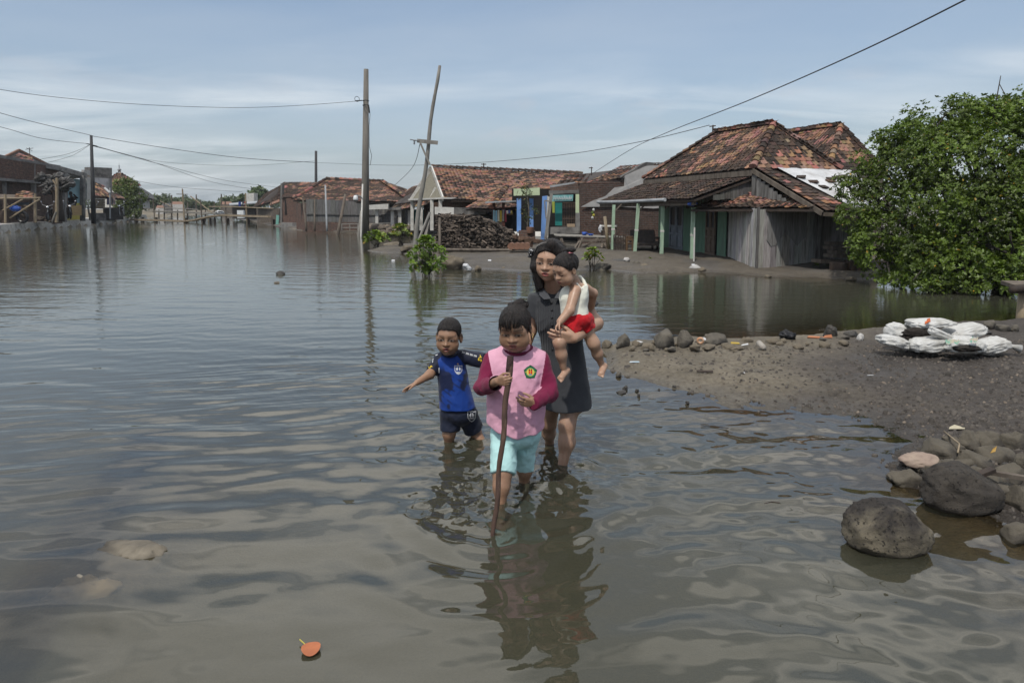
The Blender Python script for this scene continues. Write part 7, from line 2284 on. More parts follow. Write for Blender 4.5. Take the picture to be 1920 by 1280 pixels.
def cone(a, b, ra, rb, flat=False):
 a, b = np.array(a, float), np.array(b, float)
 ba = b - a; L2 = ba @ ba; L = math.sqrt(L2)

 def f(X, Y, Z):
  px, py, pz = X - a[0], Y - a[1], Z - a[2]
  h = (px * ba[0] + py * ba[1] + pz * ba[2]) / L2
  hc = np.clip(h, 0, 1)
  if flat:
   hr = h
  else:
   hr = hc
  d = np.sqrt((px - ba[0] * hr) ** 2 + (py - ba[1] * hr) ** 2 + (pz - ba[2] * hr) ** 2) - (ra + (rb - ra) * hc)
  if flat:
   d = np.maximum(d, np.maximum(-h * L, (h - 1) * L))
  return d
 r = max(ra, rb)
 return f, np.minimum(a, b) - r, np.maximum(a, b) + r


def ell(c, r, R=None):
 c, r = np.array(c, float), np.array(r, float)
 R = np.eye(3) if R is None else np.array(R)

 def f(X, Y, Z):
  px, py, pz = X - c[0], Y - c[1], Z - c[2]
  q = [(px * R[0, i] + py * R[1, i] + pz * R[2, i]) for i in range(3)]
  k0 = np.sqrt(sum((q[i] / r[i]) ** 2 for i in range(3))) + 1e-9
  k1 = np.sqrt(sum((q[i] / r[i] ** 2) ** 2 for i in range(3))) + 1e-9
  return k0 * (k0 - 1) / k1
 m = r.max()
 return f, c - m, c + m


def loft(rows, ex=2.2, zlo=None, zhi=None):
 """rows: (py, xl, xr, Y, ry) in photo columns; horizontal sections stacked in z"""
 z, cx, cy, rx, ry = [], [], [], [], []
 for py, xl, xr, Y, r in rows:
  p = P((xl + xr) / 2, py, Y)
  z.append(p.z); cx.append(p.x); cy.append(Y); rx.append((P(xr, py, Y).x - P(xl, py, Y).x) / 2); ry.append(r)
 o = np.argsort(z)
 z, cx, cy, rx, ry = (np.array(k)[o] for k in (z, cx, cy, rx, ry))

 def smooth(zz, arr):
  # piecewise cubic through the rows
  m = np.gradient(arr, z)
  i = np.clip(np.searchsorted(z, zz) - 1, 0, len(z) - 2)
  h = z[i + 1] - z[i]; t = np.clip((zz - z[i]) / h, 0, 1)
  return (2 * t ** 3 - 3 * t ** 2 + 1) * arr[i] + (t ** 3 - 2 * t ** 2 + t) * h * m[i] + (-2 * t ** 3 + 3 * t ** 2) * arr[i + 1] + (t ** 3 - t ** 2) * h * m[i + 1]

 z0, z1 = (z[0] if zlo is None else zlo), (z[-1] if zhi is None else zhi)

 def f(X, Y, Z):
  Zc = np.clip(Z, z[0], z[-1])
  a, b, p, q = smooth(Zc, cx), smooth(Zc, cy), smooth(Zc, rx), smooth(Zc, ry)
  k = (np.abs((X - a) / p) ** ex + np.abs((Y - b) / q) ** ex) ** (1 / ex)
  d = (k - 1) * np.minimum(p, q)
  return np.maximum(d, np.maximum(z0 - Z, Z - z1))
 return f, np.array([(cx - rx).min(), (cy - ry).min(), z0]), np.array([(cx + rx).max(), (cy + ry).max(), z1])


def A(v): return np.array(v, float)


def unit(v):
 v = A(v); return v / np.linalg.norm(v)


def hand(S, wrist, f, n, s, L, curl, spread=0.0, thumb=(.75, .35, .2), rw=None, k=.004, tag=0, tcurl=.5):
 """palm plus four separate bent fingers and a thumb. f: along the hand, n: out of the palm, s: towards the thumb"""
 wrist = A(wrist); f = unit(f); s = A(s) - f * (A(s) @ f); s = unit(s); n = A(n) - f * (A(n) @ f) - s * (A(n) @ s); n = unit(n)
 kn = []
 for i, (o, q) in enumerate(((.165, .46), (.055, .49), (-.055, .47), (-.155, .43))):
  kp = wrist + f * q * L + s * o * L
  kn.append(kp)
  S.op(cone(wrist + s * o * L * .55 + f * .04 * L, kp, .098 * L, .080 * L), k=.05 * L, tag=tag)
 for i, (ln, r) in enumerate(((.42, .060), (.47, .062), (.43, .058), (.34, .052))):
  d = unit(f + s * spread * (1.5 - i) * .5)
  p = kn[i]
  seg = (.46, .31, .23)
  ang = 0
  for j in range(3):
   ang += curl[i][j] if hasattr(curl[i], '__len__') else curl[i]
   dd = d * math.cos(ang) + n * math.sin(ang)
   q = p + dd * ln * seg[j] * L
   S.op(cone(p, q, r * L * (1 - .08 * j), r * L * (.94 - .1 * j)), k=.012 * L if j or True else k, tag=tag)
   p = q
 b = wrist + f * .10 * L + s * .15 * L + n * .04 * L
 d1 = unit(f * thumb[0] + s * thumb[1] + n * thumb[2])
 m = b + d1 * .26 * L
 S.op(cone(b, m, .085 * L, .066 * L), k=.04 * L, tag=tag)
 d2 = unit(d1 + (f * .5 - s * .5 + n * .35) * tcurl)
 e = m + d2 * .17 * L
 S.op(cone(m, e, .066 * L, .058 * L), k=.012 * L, tag=tag)
 e2 = e + unit(d2 + (f * .3 - s * .3 + n * .3) * tcurl) * .13 * L
 S.op(cone(e, e2, .058 * L, .048 * L), k=.012 * L, tag=tag)


def headframe(yaw, pitch, roll):
 """yaw>0 turns the face towards the photo's left, pitch>0 looks down"""
 return np.array(Matrix.Rotation(R_(-yaw), 3, 'Z') @ Matrix.Rotation(R_(roll), 3, 'Y') @ Matrix.Rotation(R_(pitch), 3, 'X'))


def head(S, C, H, R, wide=1.0, chub=0.0, lips=1.0, nose=1.0, mouth_open=0.0, jaw=1.0, ear=1.0):
 C = A(C)
 def w(q): return C + R @ (A(q) * H)
 def e(c, r, k, mode='add'):
  S.op(ell(w(c), A(r) * H, R), k * H, mode)
 e((0, .05, .15), (.335 * wide, .41, .35), .05)
 e((0, -.10, -.10), (.265 * wide * jaw, .275, .31), .14)
 e((0, -.235, -.385), (.095 + .03 * chub, .09, .08), .17)
 for s in (-1, 1):
  e((s * .155, -.20, -.15 - .03 * chub), (.145 + .045 * chub, .155, .15 + .04 * chub), .10)
  e((s * .16, -.245, .02), (.105, .10, .055), .10)
  e((s * (.125 + .025 * chub), -.15, -.27), (.075 + .06 * chub, .12, .09), .14)
 e((0, -.27, .13), (.20, .085, .055), .12)
 # eye sockets, lids
 for s in (-1, 1):
  e((s * .145, -.412, .015), (.085, .060, .042), .09, 'sub')
  e((s * .145, -.300, .008), (.080, .062, .050), .035)
 # nose
 S.op(cone(w((0, -.335, .06)), w((0, -.405, -.095)), .030 * H, .050 * H * nose), .055 * H)
 e((0, -.425, -.105), (.048 * nose, .045, .042), .03)
 for s in (-1, 1):
  e((s * .058 * nose, -.375, -.118), (.040 * nose, .048, .034), .03)
  e((s * .030, -.432, -.140), (.014, .016, .010), .012, 'sub')
 # mouth
 e((0, -.315, -.245), (.14, .075, .075), .07)
 e((0, -.378, -.222), (.095 * lips, .038, .026), .025)
 e((0, -.372, -.282 - mouth_open * .02), (.080 * lips, .040, .030), .025)
 e((0, -.412, -.252 - mouth_open * .01), (.085 * lips, .030, .007 + .016 * mouth_open), .012, 'sub')
 e((0, -.36, -.33), (.07, .03, .018), .03, 'sub')
 # ears
 for s in (-1, 1):
  e((s * (.335 * wide + .012 + .05 * (ear - 1)), .02, -.03), (.040 * ear, .070 * ear, .115 * ear), .03)
  e((s * (.375 * wide + .07 * (ear - 1)), -.03, -.02), (.020, .040 * ear, .065 * ear), .02, 'sub')
 return w


def face_colors(V, col, C, H, R, skin, eyes='down', lipcol=(.30, .085, .075), brow=.8, gaze=0.0, chub=0.0, mouth_open=0.0):
 q = ((V - A(C)) @ R) / H
 x, y, z = q[:, 0], q[:, 1], q[:, 2]
 fr = (y < -.16) & (y > -.62) & (np.abs(x) < .4) & (z > -.55) & (z < .5)

 def paint(mask, c, a=1.0):
  m = np.clip(mask, 0, 1)[:, None] * a * fr[:, None]
  col[:] = col * (1 - m) + A(c) * m
 def ramp(d, e0, e1): return sstep(e1, e0, d)
 # gentle redness of cheeks and nose, darker round the eyes
 for s in (-1, 1):
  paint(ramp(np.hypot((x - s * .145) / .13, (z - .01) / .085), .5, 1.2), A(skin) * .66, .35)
 # lips
 dl = np.hypot(x / .105, (z + .25 + .05 * x * x) / (.052 + .015 * mouth_open))
 paint(ramp(dl, .75, 1.05), lipcol, .9)
 paint(ramp(np.hypot(x / .09, (z + .252 + mouth_open * .01) / (.010 + .016 * mouth_open)), .6, 1.1), (.03, .012, .01), .95)
 for s in (-1, 1):
  paint(ramp(np.hypot((x - s * .03) / .018, (z + .142) / .012), .5, 1.2), (.03, .015, .01), .8)
  xe = (x - s * .145) * s
  bz = .132 - 2.2 * np.clip(xe - .02, 0, 1) ** 2 - .8 * np.clip(-xe - .04, 0, 1) ** 2
  bt = .019 * (1 - .35 * np.clip(xe / .12, -1, 1))
  paint(ramp(np.abs(z - bz) / bt, .5, 1.2) * ramp(np.abs(xe - .01) / .115, .8, 1.05), (.02, .014, .011), brow)
  if eyes == 'down':
   ez = -.012 - .028 * np.cos(xe * 18) * .9 + .010
   paint(ramp(np.abs(z - ez - .004) / .021, .5, 1.25) * ramp(np.abs(xe) / .088, .8, 1.08), (.018, .012, .010), .92)
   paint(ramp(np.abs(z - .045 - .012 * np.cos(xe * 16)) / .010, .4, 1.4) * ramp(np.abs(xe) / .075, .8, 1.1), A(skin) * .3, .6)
  else:
   a_, h_ = (.088, .031) if eyes == 'kid' else (.080, .026)
   zz = z - .004 + .10 * xe * -.12
   d = np.hypot(xe / a_, zz / (h_ * (1.0)))
   paint(ramp(d, .85, 1.0), (.22, .19, .17), .8)
   paint(ramp(np.hypot(xe - s * gaze, zz) / .034, .8, 1.0) * (d < 1.02), (.014, .008, .006), 1)
   paint(ramp(np.abs(d - 1.02) / .26, .4, 1.2) * (zz > -.006), (.012, .009, .008), .97)
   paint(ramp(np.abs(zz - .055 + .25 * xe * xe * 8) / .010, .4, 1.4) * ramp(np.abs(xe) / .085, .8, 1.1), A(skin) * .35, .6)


def hairmat():
 m, t = new_mat('dark_hair')
 co = t.coord()
 st = t.noise(t.mapping(co, scale=(160, 160, 22)), 1.0, 3, .6)
 c = t.mix(t.ramp(st, [(.4, 0), (.7, 1)]), (.007, .006, .006), (.028, .021, .018))
 b = t.n('ShaderNodeBsdfPrincipled', {'Base Color': c, 'Roughness': .55, 'Specular IOR Level': .28})
 t.t.links.new(t.bump(st, 1.0, .008), b.inputs['Normal'])
 t.out(b.outputs[0])
 return m


M_HAIR = hairmat()


def skinmat():
 m, t = new_mat('skin')
 co = t.coord()
 c = t.attr('Col')
 c = t.mix(t.ramp(t.noise(co, 90, 3, .7), [(.45, 0), (.75, .35)]), c, t.mix(1, c, (.72, .62, .58), 'MULTIPLY'))
 c = t.mix(t.ramp(t.noise(co, 24, 4, .6), [(.32, 0), (.7, .5)]), c, t.mix(1, c, (.70, .62, .58), 'MULTIPLY'))
 b = t.n('ShaderNodeBsdfPrincipled', {'Base Color': c, 'Roughness': t.ramp(t.noise(co, 15, 4, .6), [(.3, .36), (.7, .56)]), 'Specular IOR Level': .45, 'Subsurface Weight': .10, 'Subsurface Scale': .012})
 b.inputs['Subsurface Radius'].default_value = (1, .35, .2)
 t.t.links.new(t.bump(t.noise(co, 260, 3, .6), .12, .001), b.inputs['Normal'])
 t.out(b.outputs[0])
 return m


M_SKIN = skinmat()


def cloth(name, rough=.9, weave=700, wr=.5, fold=.5, pleat=None):
 m, t = new_mat(name)
 co = t.coord()
 c = t.attr('Col')
 c = t.mix(t.ramp(t.noise(co, 11, 5, .6), [(.35, 0), (.7, .35)]), c, t.mix(1, c, (.74, .74, .76), 'MULTIPLY'))
 b = t.n('ShaderNodeBsdfPrincipled', {'Base Color': c, 'Roughness': rough, 'Specular IOR Level': .2, 'Sheen Weight': .08})
 h = t.math('ADD', t.math('MULTIPLY', t.noise(t.mapping(co, scale=(1, 1, .5)), 22, 3, .5), fold), t.math('MULTIPLY', t.noise(co, weave, 2, .5), .12))
 if pleat:
  wv = t.n('ShaderNodeTexWave', {'Vector': co, 'Scale': pleat, 'Distortion': .4}, bands_direction='X').outputs[1]
  at = t.n('ShaderNodeSeparateColor', {0: t.attr('Pleat')}).outputs[0]
  h = t.math('ADD', h, t.math('MULTIPLY', t.math('MULTIPLY', wv, at), .7))
 t.t.links.new(t.bump(h, wr, .008), b.inputs['Normal'])
 t.out(b.outputs[0])
 return m


M_CLOTHC = cloth('cotton')
M_JERSEY = cloth('jersey', .6, 900, .35)
M_DRESS = cloth('dark_dress', .92, 700, .7, .4, pleat=34)


def emit(name, S, mat, parent, color=None, disp=None, rel=1, extra=None, fz=None):
 V, F = S.mesh()
 if rel:
  V = relax(V, F, rel, .5)
 if disp is not None:
  N = vnormals(V, F)
  V = V + N * disp(V, N)[:, None]
 if fz:
  fuzz(V, F, fz[0], fz[1], fz[2], parent, fz[0])
 col = color(V) if callable(color) else np.repeat(A(color)[None], len(V), 0)
 at = {'Col': col}
 if extra:
  at.update({k: f(V) for k, f in extra.items()})
 me = np_mesh(name, V, F, at)
 bv = BVHTree.FromPolygons([tuple(v) for v in V], [tuple(int(i) for i in f) for f in F])
 return link(name, me, mat, parent, True), bv


def folds(V, amp, sx=9, sz=4, seed=0):
 r = lambda a, b, s: .55 - 2.4 * np.abs(fbm(a + s, V[:, 1] * sx * .8, b, 3, s))
 return amp * (r(V[:, 0] * sx, V[:, 2] * sz, seed + 3) + .8 * r((V[:, 0] + V[:, 2] * .8) * sx * .9, (V[:, 2] - V[:, 0]) * sz * .8, seed + 8) + .45 * r((V[:, 0] - V[:, 2]) * sx * 1.6, (V[:, 2] + V[:, 0]) * sz * 1.3, seed + 5))


CAMP = Vector((0, 0, CAM_H))


def onto(bv, px, py, off=.0015):
 d = ray(px, py).normalized()
 hit = bv.ray_cast(CAMP, d)
 if hit[0] is None:
  return None
 return hit[0] - d * off


def decal(name, bv, shapes, mat, parent, off=.0016, ns=5):
 """flat print laid on the cloth: shapes = [(colour, outline in photo pixels)]"""
 m_ = MB()
 for k, (c, pts) in enumerate(shapes):
  cx = sum(p[0] for p in pts) / len(pts); cy = sum(p[1] for p in pts) / len(pts)
  dense = []
  for i in range(len(pts)):
   a, b = pts[i], pts[(i + 1) % len(pts)]
   n = max(1, int(math.hypot(b[0] - a[0], b[1] - a[1]) / 2))
   for j in range(n):
    dense.append((a[0] + (b[0] - a[0]) * j / n, a[1] + (b[1] - a[1]) * j / n))
  rings = []
  for r in range(1, ns + 1):
   rings.append([onto(bv, cx + (x - cx) * r / ns, cy + (y - cy) * r / ns, off + k * .0004) for x, y in dense])
  cen = onto(bv, cx, cy, off + k * .0004)
  if cen is None or any(p is None for r in rings for p in r):
   continue
  m_.col = c
  n = len(dense)
  vs = [cen] + [p for r in rings for p in r]
  fs = [(0, 1 + (i + 1) % n, 1 + i) for i in range(n)]
  for r in range(ns - 1):
   fs += [(1 + r * n + i, 1 + r * n + (i + 1) % n, 1 + (r + 1) * n + (i + 1) % n, 1 + (r + 1) * n + i) for i in range(n)]
  m_.add(vs, fs)
 return m_.build(name, mat, parent, True) if m_.v else None


def circle(cx, cy, r, n=16, ry=None): return [(cx + r * math.cos(2 * PI * i / n), cy + (ry or r) * math.sin(2 * PI * i / n)) for i in range(n)]


M_PRINT = pm('print', (1, 1, 1), (.9, .9, .9), .75, 40, bump=0, attr=True, spec=.2)


def text_decal(txt, bv, px, py, size, rot, col, parent, name='lettering', shear=0.0):
 cu = bpy.data.curves.new('t', 'FONT'); cu.body = txt; cu.size = 1; cu.align_x = 'CENTER'; cu.align_y = 'CENTER'; cu.resolution_u = 2; cu.offset = .03
 ob = bpy.data.objects.new('t', cu); COL.objects.link(ob)
 dg = bpy.context.evaluated_depsgraph_get()
 me = bpy.data.meshes.new_from_object(ob.evaluated_get(dg))
 bpy.data.objects.remove(ob); bpy.data.curves.remove(cu)
 c, s = math.cos(rot), math.sin(rot)
 m_ = MB(); m_.col = col
 vs = []
 for v in me.vertices:
  x, y = v.co.x * size, -v.co.y * size
  q = onto(bv, px + x * c - y * s, py + x * s + y * c, .0022)
  if q is None: return None
  vs.append(q)
 m_.add(vs, [tuple(p.vertices) for p in me.polygons])
 bpy.data.meshes.remove(me)
 return m_.build(name, M_PRINT, parent)


def strands(name, lines, r, parent):
 m_ = MB()
 for pts in lines:
  m_.tube([Vector(p) for p in pts], [r] * (len(pts) - 1) + [r * .3], 5)
 return m_.build(name, M_HAIR, parent, True)


def fuzz(V, F, n, L, flow, parent, seed=0, w=.0011):
 """loose fine hairs lifting off the hair surface"""
 rg = np.random.default_rng(seed)
 N = vnormals(V, F); i = rg.integers(0, len(V), n); p = V[i] - N[i] * .004; f = unit(flow)
 t_ = f - N[i] * (N[i] @ f)[:, None]
 d = t_ + N[i] * rg.uniform(0, .22, (n, 1)) + rg.normal(size=(n, 3)) * .16
 d /= np.linalg.norm(d, axis=1, keepdims=True)
 ln = L * rg.uniform(.4, 1.3, (n, 1)); s = np.cross(d, rg.normal(size=(n, 3))); s *= w / np.linalg.norm(s, axis=1, keepdims=True)
 m = p + d * ln * .55; e = m + unit(flow) * ln * .18 + d * ln * .3
 Q = np.stack([p - s, p + s, m + s * .8, m - s * .8, e + s * .2, e - s * .2], 1).reshape(-1, 3)
 k = np.arange(n)[:, None] * 6
 link('loose_hair', np_mesh('loose_hair', Q, np.concatenate([k + np.array([0, 1, 2, 3]), k + np.array([3, 2, 4, 5])])), M_HAIR, parent)


def scalp(V, col, C, H, R, line, soft=.07, a=.9):
 """hair roots showing through along the hairline"""
 q = ((V - A(C)) @ R) / H
 ys, zs = zip(*line)
 m = sstep(-soft, soft * .4, q[:, 2] - np.interp(q[:, 1], ys, zs)) * (np.abs(q[:, 0]) < .5) * (np.abs(q[:, 1]) < .5) * (q[:, 2] < .6)
 col[:] = col * (1 - m[:, None] * a) + A((.016, .012, .010)) * m[:, None] * a


def hair_cap(S, C, H, R, line, wide=1.0, grow=.03, back=0.0, lump=.012, seed=0):
 """skull-shaped hair kept above a hairline that runs from brow to nape"""
 C = A(C)
 e1 = ell(C + R @ (A((0, .055 + back / 2, .16)) * H), A((.345 * wide + grow, .42 + grow + back / 2, .355 + grow)) * H, R)
 ys, zs = zip(*line)

 def f(X, Y, Z):
  px, py, pz = X - C[0], Y - C[1], Z - C[2]
  x, y, z = [(px * R[0, i] + py * R[1, i] + pz * R[2, i]) / H for i in range(3)]
  d = e1[0](X, Y, Z)
  d = d - H * lump * np.sin(np.arctan2(x, -y + .1) * 13 + seed + 3 * z) * .6
  return np.maximum(d, (np.interp(y, ys, zs) + .008 * np.sin(x * 40 + seed) - z) * H)
 S.op((f, e1[1], e1[2]), .01 * H)


SK_W, SK_G, SK_B, SK_T = (.435, .272, .186), (.300, .178, .112), (.295, .175, .109), (.420, .266, .182)


def bounds(*pts, m=.12):
 a = np.array([tuple(p) for p in pts])
 return a.min(0) - m, a.max(0) + m


# ================================================================== the girl with the stick
HL_G = ((-.46, .36), (-.32, .33), (-.24, .20), (-.17, -.02), (-.08, -.04), (.02, .06), (.12, -.12), (.46, -.32))


def build_girl():
 o = thing('person', G(950, 940, 0), 'girl in pink shirt with maroon sleeves and mint shorts, holding a long stick upright', 'person')
 C, H, R = P(966, 616, 3.37), .218, headframe(13, 17, -2)
 lo, hi = bounds(P(885, 560, 3.2), P(1052, 960, 3.6), P(960, 580, 3.0), P(960, 1000, 3.1), (0, 3.4, -.15), m=.05)
 S = Field(lo, hi, .0027)
 head(S, C, H, R, 1.02, 1.0, .95, 1.1, .35, 1.06)
 S.op(cone(P(969, 640, 3.42), P(969, 672, 3.45), .047, .052), .03)
 S.op(loft(((662, 925, 1013, 3.45, .06), (700, 922, 1016, 3.44, .085), (760, 922, 1012, 3.42, .105), (815, 924, 1010, 3.42, .10))), .03)
 # arms
 w1, w2 = P(934, 714, 3.155), P(1004, 755, 3.235)
 S.op(cone(P(922, 674, 3.44), P(905, 727, 3.36), .034, .031), .02); S.op(cone(P(905, 727, 3.36), w1, .030, .019), .015)
 S.op(cone(P(1017, 674, 3.44), P(1032, 735, 3.37), .034, .031), .02); S.op(cone(P(1032, 735, 3.37), w2, .030, .019), .015)
 hand(S, w1, (.62, -.76, .18), (.76, .62, 0), (-.12, -.1, 1), .108, [(.55, 1.1, .9)] * 4, 0, (.75, .45, .35), tcurl=.9)
 hand(S, w2, (-.93, -.30, .12), (-.15, .75, -.55), (.0, -.35, .95), .108, [(.05, .35, .3), (.2, .45, .35), (.35, .55, .4), (.5, .6, .4)], .45, (.75, .4, .45), tcurl=.5)
 # legs
 S.op(cone(P(945, 815, 3.42), P(942, 888, 3.29), .055, .044), .03); S.op(cone(P(942, 888, 3.29), P(940, 912, 3.265), .042, .038), .03)
 S.op(cone(P(940, 912, 3.265), P(938, 956, 3.245), .037, .0225), .03)
 an = A(P(938, 962, 3.24)); S.op(cone(an, an + A((0, .01, -.10)), .0215, .024), .02); S.op(cone(an + A((0, .02, -.12)), an + A((-.01, -.11, -.135)), .03, .024), .02)
 S.op(cone(P(988, 815, 3.43), P(984, 880, 3.465), .055, .037), .03); S.op(cone(P(984, 880, 3.465), P(982, 918, 3.5), .035, .0235), .03)
 an = A(P(982, 918, 3.5)); S.op(cone(an, an + A((0, .03, -.10)), .023, .024), .02); S.op(cone(an + A((0, .04, -.12)), an + A((.0, -.08, -.14)), .03, .024), .02)

 def col(V):
  c = np.repeat(A(SK_G)[None], len(V), 0)
  face_colors(V, c, C, H, R, SK_G, 'open', (.26, .075, .065), .6, .012, 1, .35)
  scalp(V, c, C, H, R, HL_G)
  return c
 emit('body', S, M_SKIN, o, col, rel=2)
 # hair
 Sh = Field(*bounds(P(925, 552, 3.2), P(1002, 650, 3.65), m=.03), .0027)
 hair_cap(Sh, C, H, R, HL_G, 1.0, .022, .02, .010, 1)
 top = P(972, 570, 3.42)
 for k, (dx_, dy_, dz_, r) in enumerate(((0, 0, 0, .026), (-.03, -.005, -.006, .021), (.028, .0, -.006, .022), (.01, 0, .014, .017), (-.015, -.02, .006, .014))):
  Sh.op(ell(A(top) + A((dx_, dy_, dz_)), (r * 1.15, r, r * .85)), .008)
 emit('hair', Sh, M_HAIR, o, (1, 1, 1), lambda V, N: folds(V, .0018, 40, 18, 3), fz=(1500, .016, (.15, .5, .5)))
 w = lambda q: A(C) + R @ (A(q) * H)
 L_ = []
 rg = random.Random(4)
 for i in range(40):     # fringe swept to the side
  x0 = -.27 + .50 * i / 39 + rg.uniform(-.012, .012)
  x1 = x0 * 1.05 + rg.uniform(-.05, .05) - .03
  z1 = .17 + rg.uniform(-.06, .10) + (.08 if x0 > .05 else 0) - (.14 if abs(x0) > .22 else 0)
  yb = lambda x: -math.sqrt(max(.01, 1 - (x / .39) ** 2))
  L_.append([w((x0 * .6 + .03, -.20, .49)), w((x0 * .95, .43 * yb(x0) * .93 + .0, .38)), w((x0 * 1.03, .44 * yb(x0) - .005, .24)), w((x1, .43 * yb(x1) - .0, z1))])
 for i in range(10):
  a = rg.uniform(0, 6.3); L_.append([A(top), A(top) + A((math.cos(a) * .03, -.01, .018)), A(top) + A((math.cos(a) * .055, math.sin(a) * .02, .005 + rg.uniform(-.01, .02)))])
 for i in range(8):
  L_.append([w((.34, -.02 - i * .01, .12)), w((.37, -.05, -.1)), w((.35 + rg.uniform(0, .04), -.06, -.24 - rg.uniform(0, .06)))])
 strands('fringe', L_, .0019, o)
 m_ = MB(); e_ = w((.375, .02, -.17)); m_.ring(Vector(e_), .008, .0016, (.4, 1, 0), 10, 5); m_.blob(Vector(e_) + Vector((0, 0, -.012)), (.004, .004, .006), 1, 0); m_.build('earring', pm('gold', (.7, .5, .2), (.6, .42, .16), .3, 5, bump=0), o, True)
 # shirt
 Ss = Field(*bounds(P(885, 645, 3.25), P(1055, 830, 3.6), m=.06), .0029)
 Ss.op(loft(((648, 948, 994, 3.44, .045), (656, 930, 1010, 3.445, .065), (668, 914, 1026, 3.445, .088), (695, 912, 1025, 3.43, .105), (730, 914, 1022, 3.42, .120), (770, 915, 1020, 3.41, .130), (800, 914, 1020, 3.41, .130), (826, 913, 1021, 3.41, .128)), 2.25), .02, tag=0)
 el1, el2 = P(906, 727, 3.355), P(1031, 735, 3.37)
 Ss.op(cone(P(925, 676, 3.44), el1, .043, .042), .02, tag=1); Ss.op(cone(el1, P(937, 716, 3.15), .041, .027, True), .02, tag=1)
 Ss.op(cone(P(1014, 676, 3.44), el2, .043, .042), .02, tag=1); Ss.op(cone(el2, P(1000, 757, 3.225), .041, .028, True), .02, tag=1)
 Ss.op(ell(P(969, 650, 3.41), (.062, .07, .03)), .012, 'sub')
 cut = [P(x, y, 3.3) for x, y in ((910, 800), (940, 812), (962, 819), (990, 817), (1022, 812))]
 zx = np.array([c.x for c in cut]); zz = np.array([c.z for c in cut])
 Ss.cut(lambda X, Y, Z: np.interp(X, zx * 1.02, zz) - .002 * np.sin(X * 60) - Z + (Y - 3.3) * .05)

 def scol(V):
  t_ = Ss.tags(V); t_ = t_.copy()
  xl = np.interp(V[:, 2], [P(0, 705, 3.4).z, P(0, 660, 3.4).z], [P(926, 705, 3.4).x, P(914, 660, 3.4).x])
  xr = np.interp(V[:, 2], [P(0, 715, 3.4).z, P(0, 662, 3.4).z], [P(1013, 715, 3.4).x, P(1024, 662, 3.4).x])
  up = V[:, 2] > P(0, 720, 3.4).z
  t_[(V[:, 2] > P(0, 692, 3.4).z) & (V[:, 0] > xl) & (V[:, 0] < xr)] = 0
  t_[up & (V[:, 1] > 3.36) & (V[:, 0] > xl) & (V[:, 0] < xr)] = 0
  t_[up & ((V[:, 0] < xl) | (V[:, 0] > xr))] = 1
  c = np.where((t_ == 0)[:, None], A((.62, .33, .43)), A((.155, .012, .045)))
  return c
 _, bv = emit('shirt', Ss, M_CLOTHC, o, scol, lambda V, N: folds(V, .0075, 9, 6, 11) , 2)
 m_ = MB(); ring = []
 for i in range(24):
  a = 2 * PI * i / 24
  px, py, Y = 969.5 + 27 * math.cos(a), 652 + 13.5 * (-math.sin(a)) * (-1) * (1 if math.sin(a) > 0 else .5), 3.43 - .062 * math.sin(a)
  ring.append(P(px, py - 1, Y))
 m_.tube(ring + [ring[0]], .0085, 7, False); m_.col = (1, 1, 1)
 m_.build('collar', pm('maroon_rib', (.135, .012, .04), (.10, .01, .032), .9, 30), o, True)
 # school badge
 cx, cy = 994.5, 697.5
 pent = []
 for i in range(20):
  a = -PI / 2 + 2 * PI * i / 20; rr = 13.2 if i % 4 == 0 else 11.4
  pent.append((cx + rr * math.cos(a), cy + rr * math.sin(a) * 1.03))
 shp = [((.012, .09, .035), pent), ((.03, .17, .08), circle(cx, cy, 9.8)), ((.62, .50, .10), circle(cx, cy, 7.4)),
    ((.12, .25, .42), [(cx - 4, cy + 5.2), (cx, cy + 3), (cx + 4, cy + 5.2), (cx, cy + 6)])]
 for dx_ in (-1.9, 1.9):
  shp += [((.60, .04, .02), [(cx + dx_ - 1.4, cy + 3.2), (cx + dx_ + 1.4, cy + 3.2), (cx + dx_ + 1.5, cy - 1.8), (cx + dx_ - 1.5, cy - 1.8)]), ((.60, .04, .02), circle(cx + dx_, cy - 3.4, 1.5, 8)), ((.03, .02, .02), circle(cx + dx_, cy - 4.6, 1.3, 8))]
 shp += [((.62, .50, .10), circle(cx - 8.7, cy, .9, 6)), ((.62, .50, .10), circle(cx + 8.7, cy, .9, 6))]
 decal('badge', bv, shp, M_PRINT, o)
 # shorts
 Sp = Field(*bounds(P(905, 790, 3.2), P(1020, 895, 3.6), m=.05), .0029)
 Sp.op(ell(P(966, 812, 3.42), (.126, .118, .075)), .02)
 Sp.op(cone(P(947, 808, 3.41), P(943, 887, 3.29), .070, .060, True), .015)
 Sp.op(cone(P(988, 808, 3.43), P(983, 878, 3.465), .066, .046, True), .015)
 emit('shorts', Sp, M_CLOTHC, o, (.42, .66, .65), lambda V, N: folds(V, .0070, 12, 7, 21), 2)
 return o


# ================================================================== the small boy
HL_B = ((-.46, .32), (-.30, .29), (-.22, .25), (-.14, .06), (.02, .05), (.10, .10), (.18, -.06), (.46, -.20))


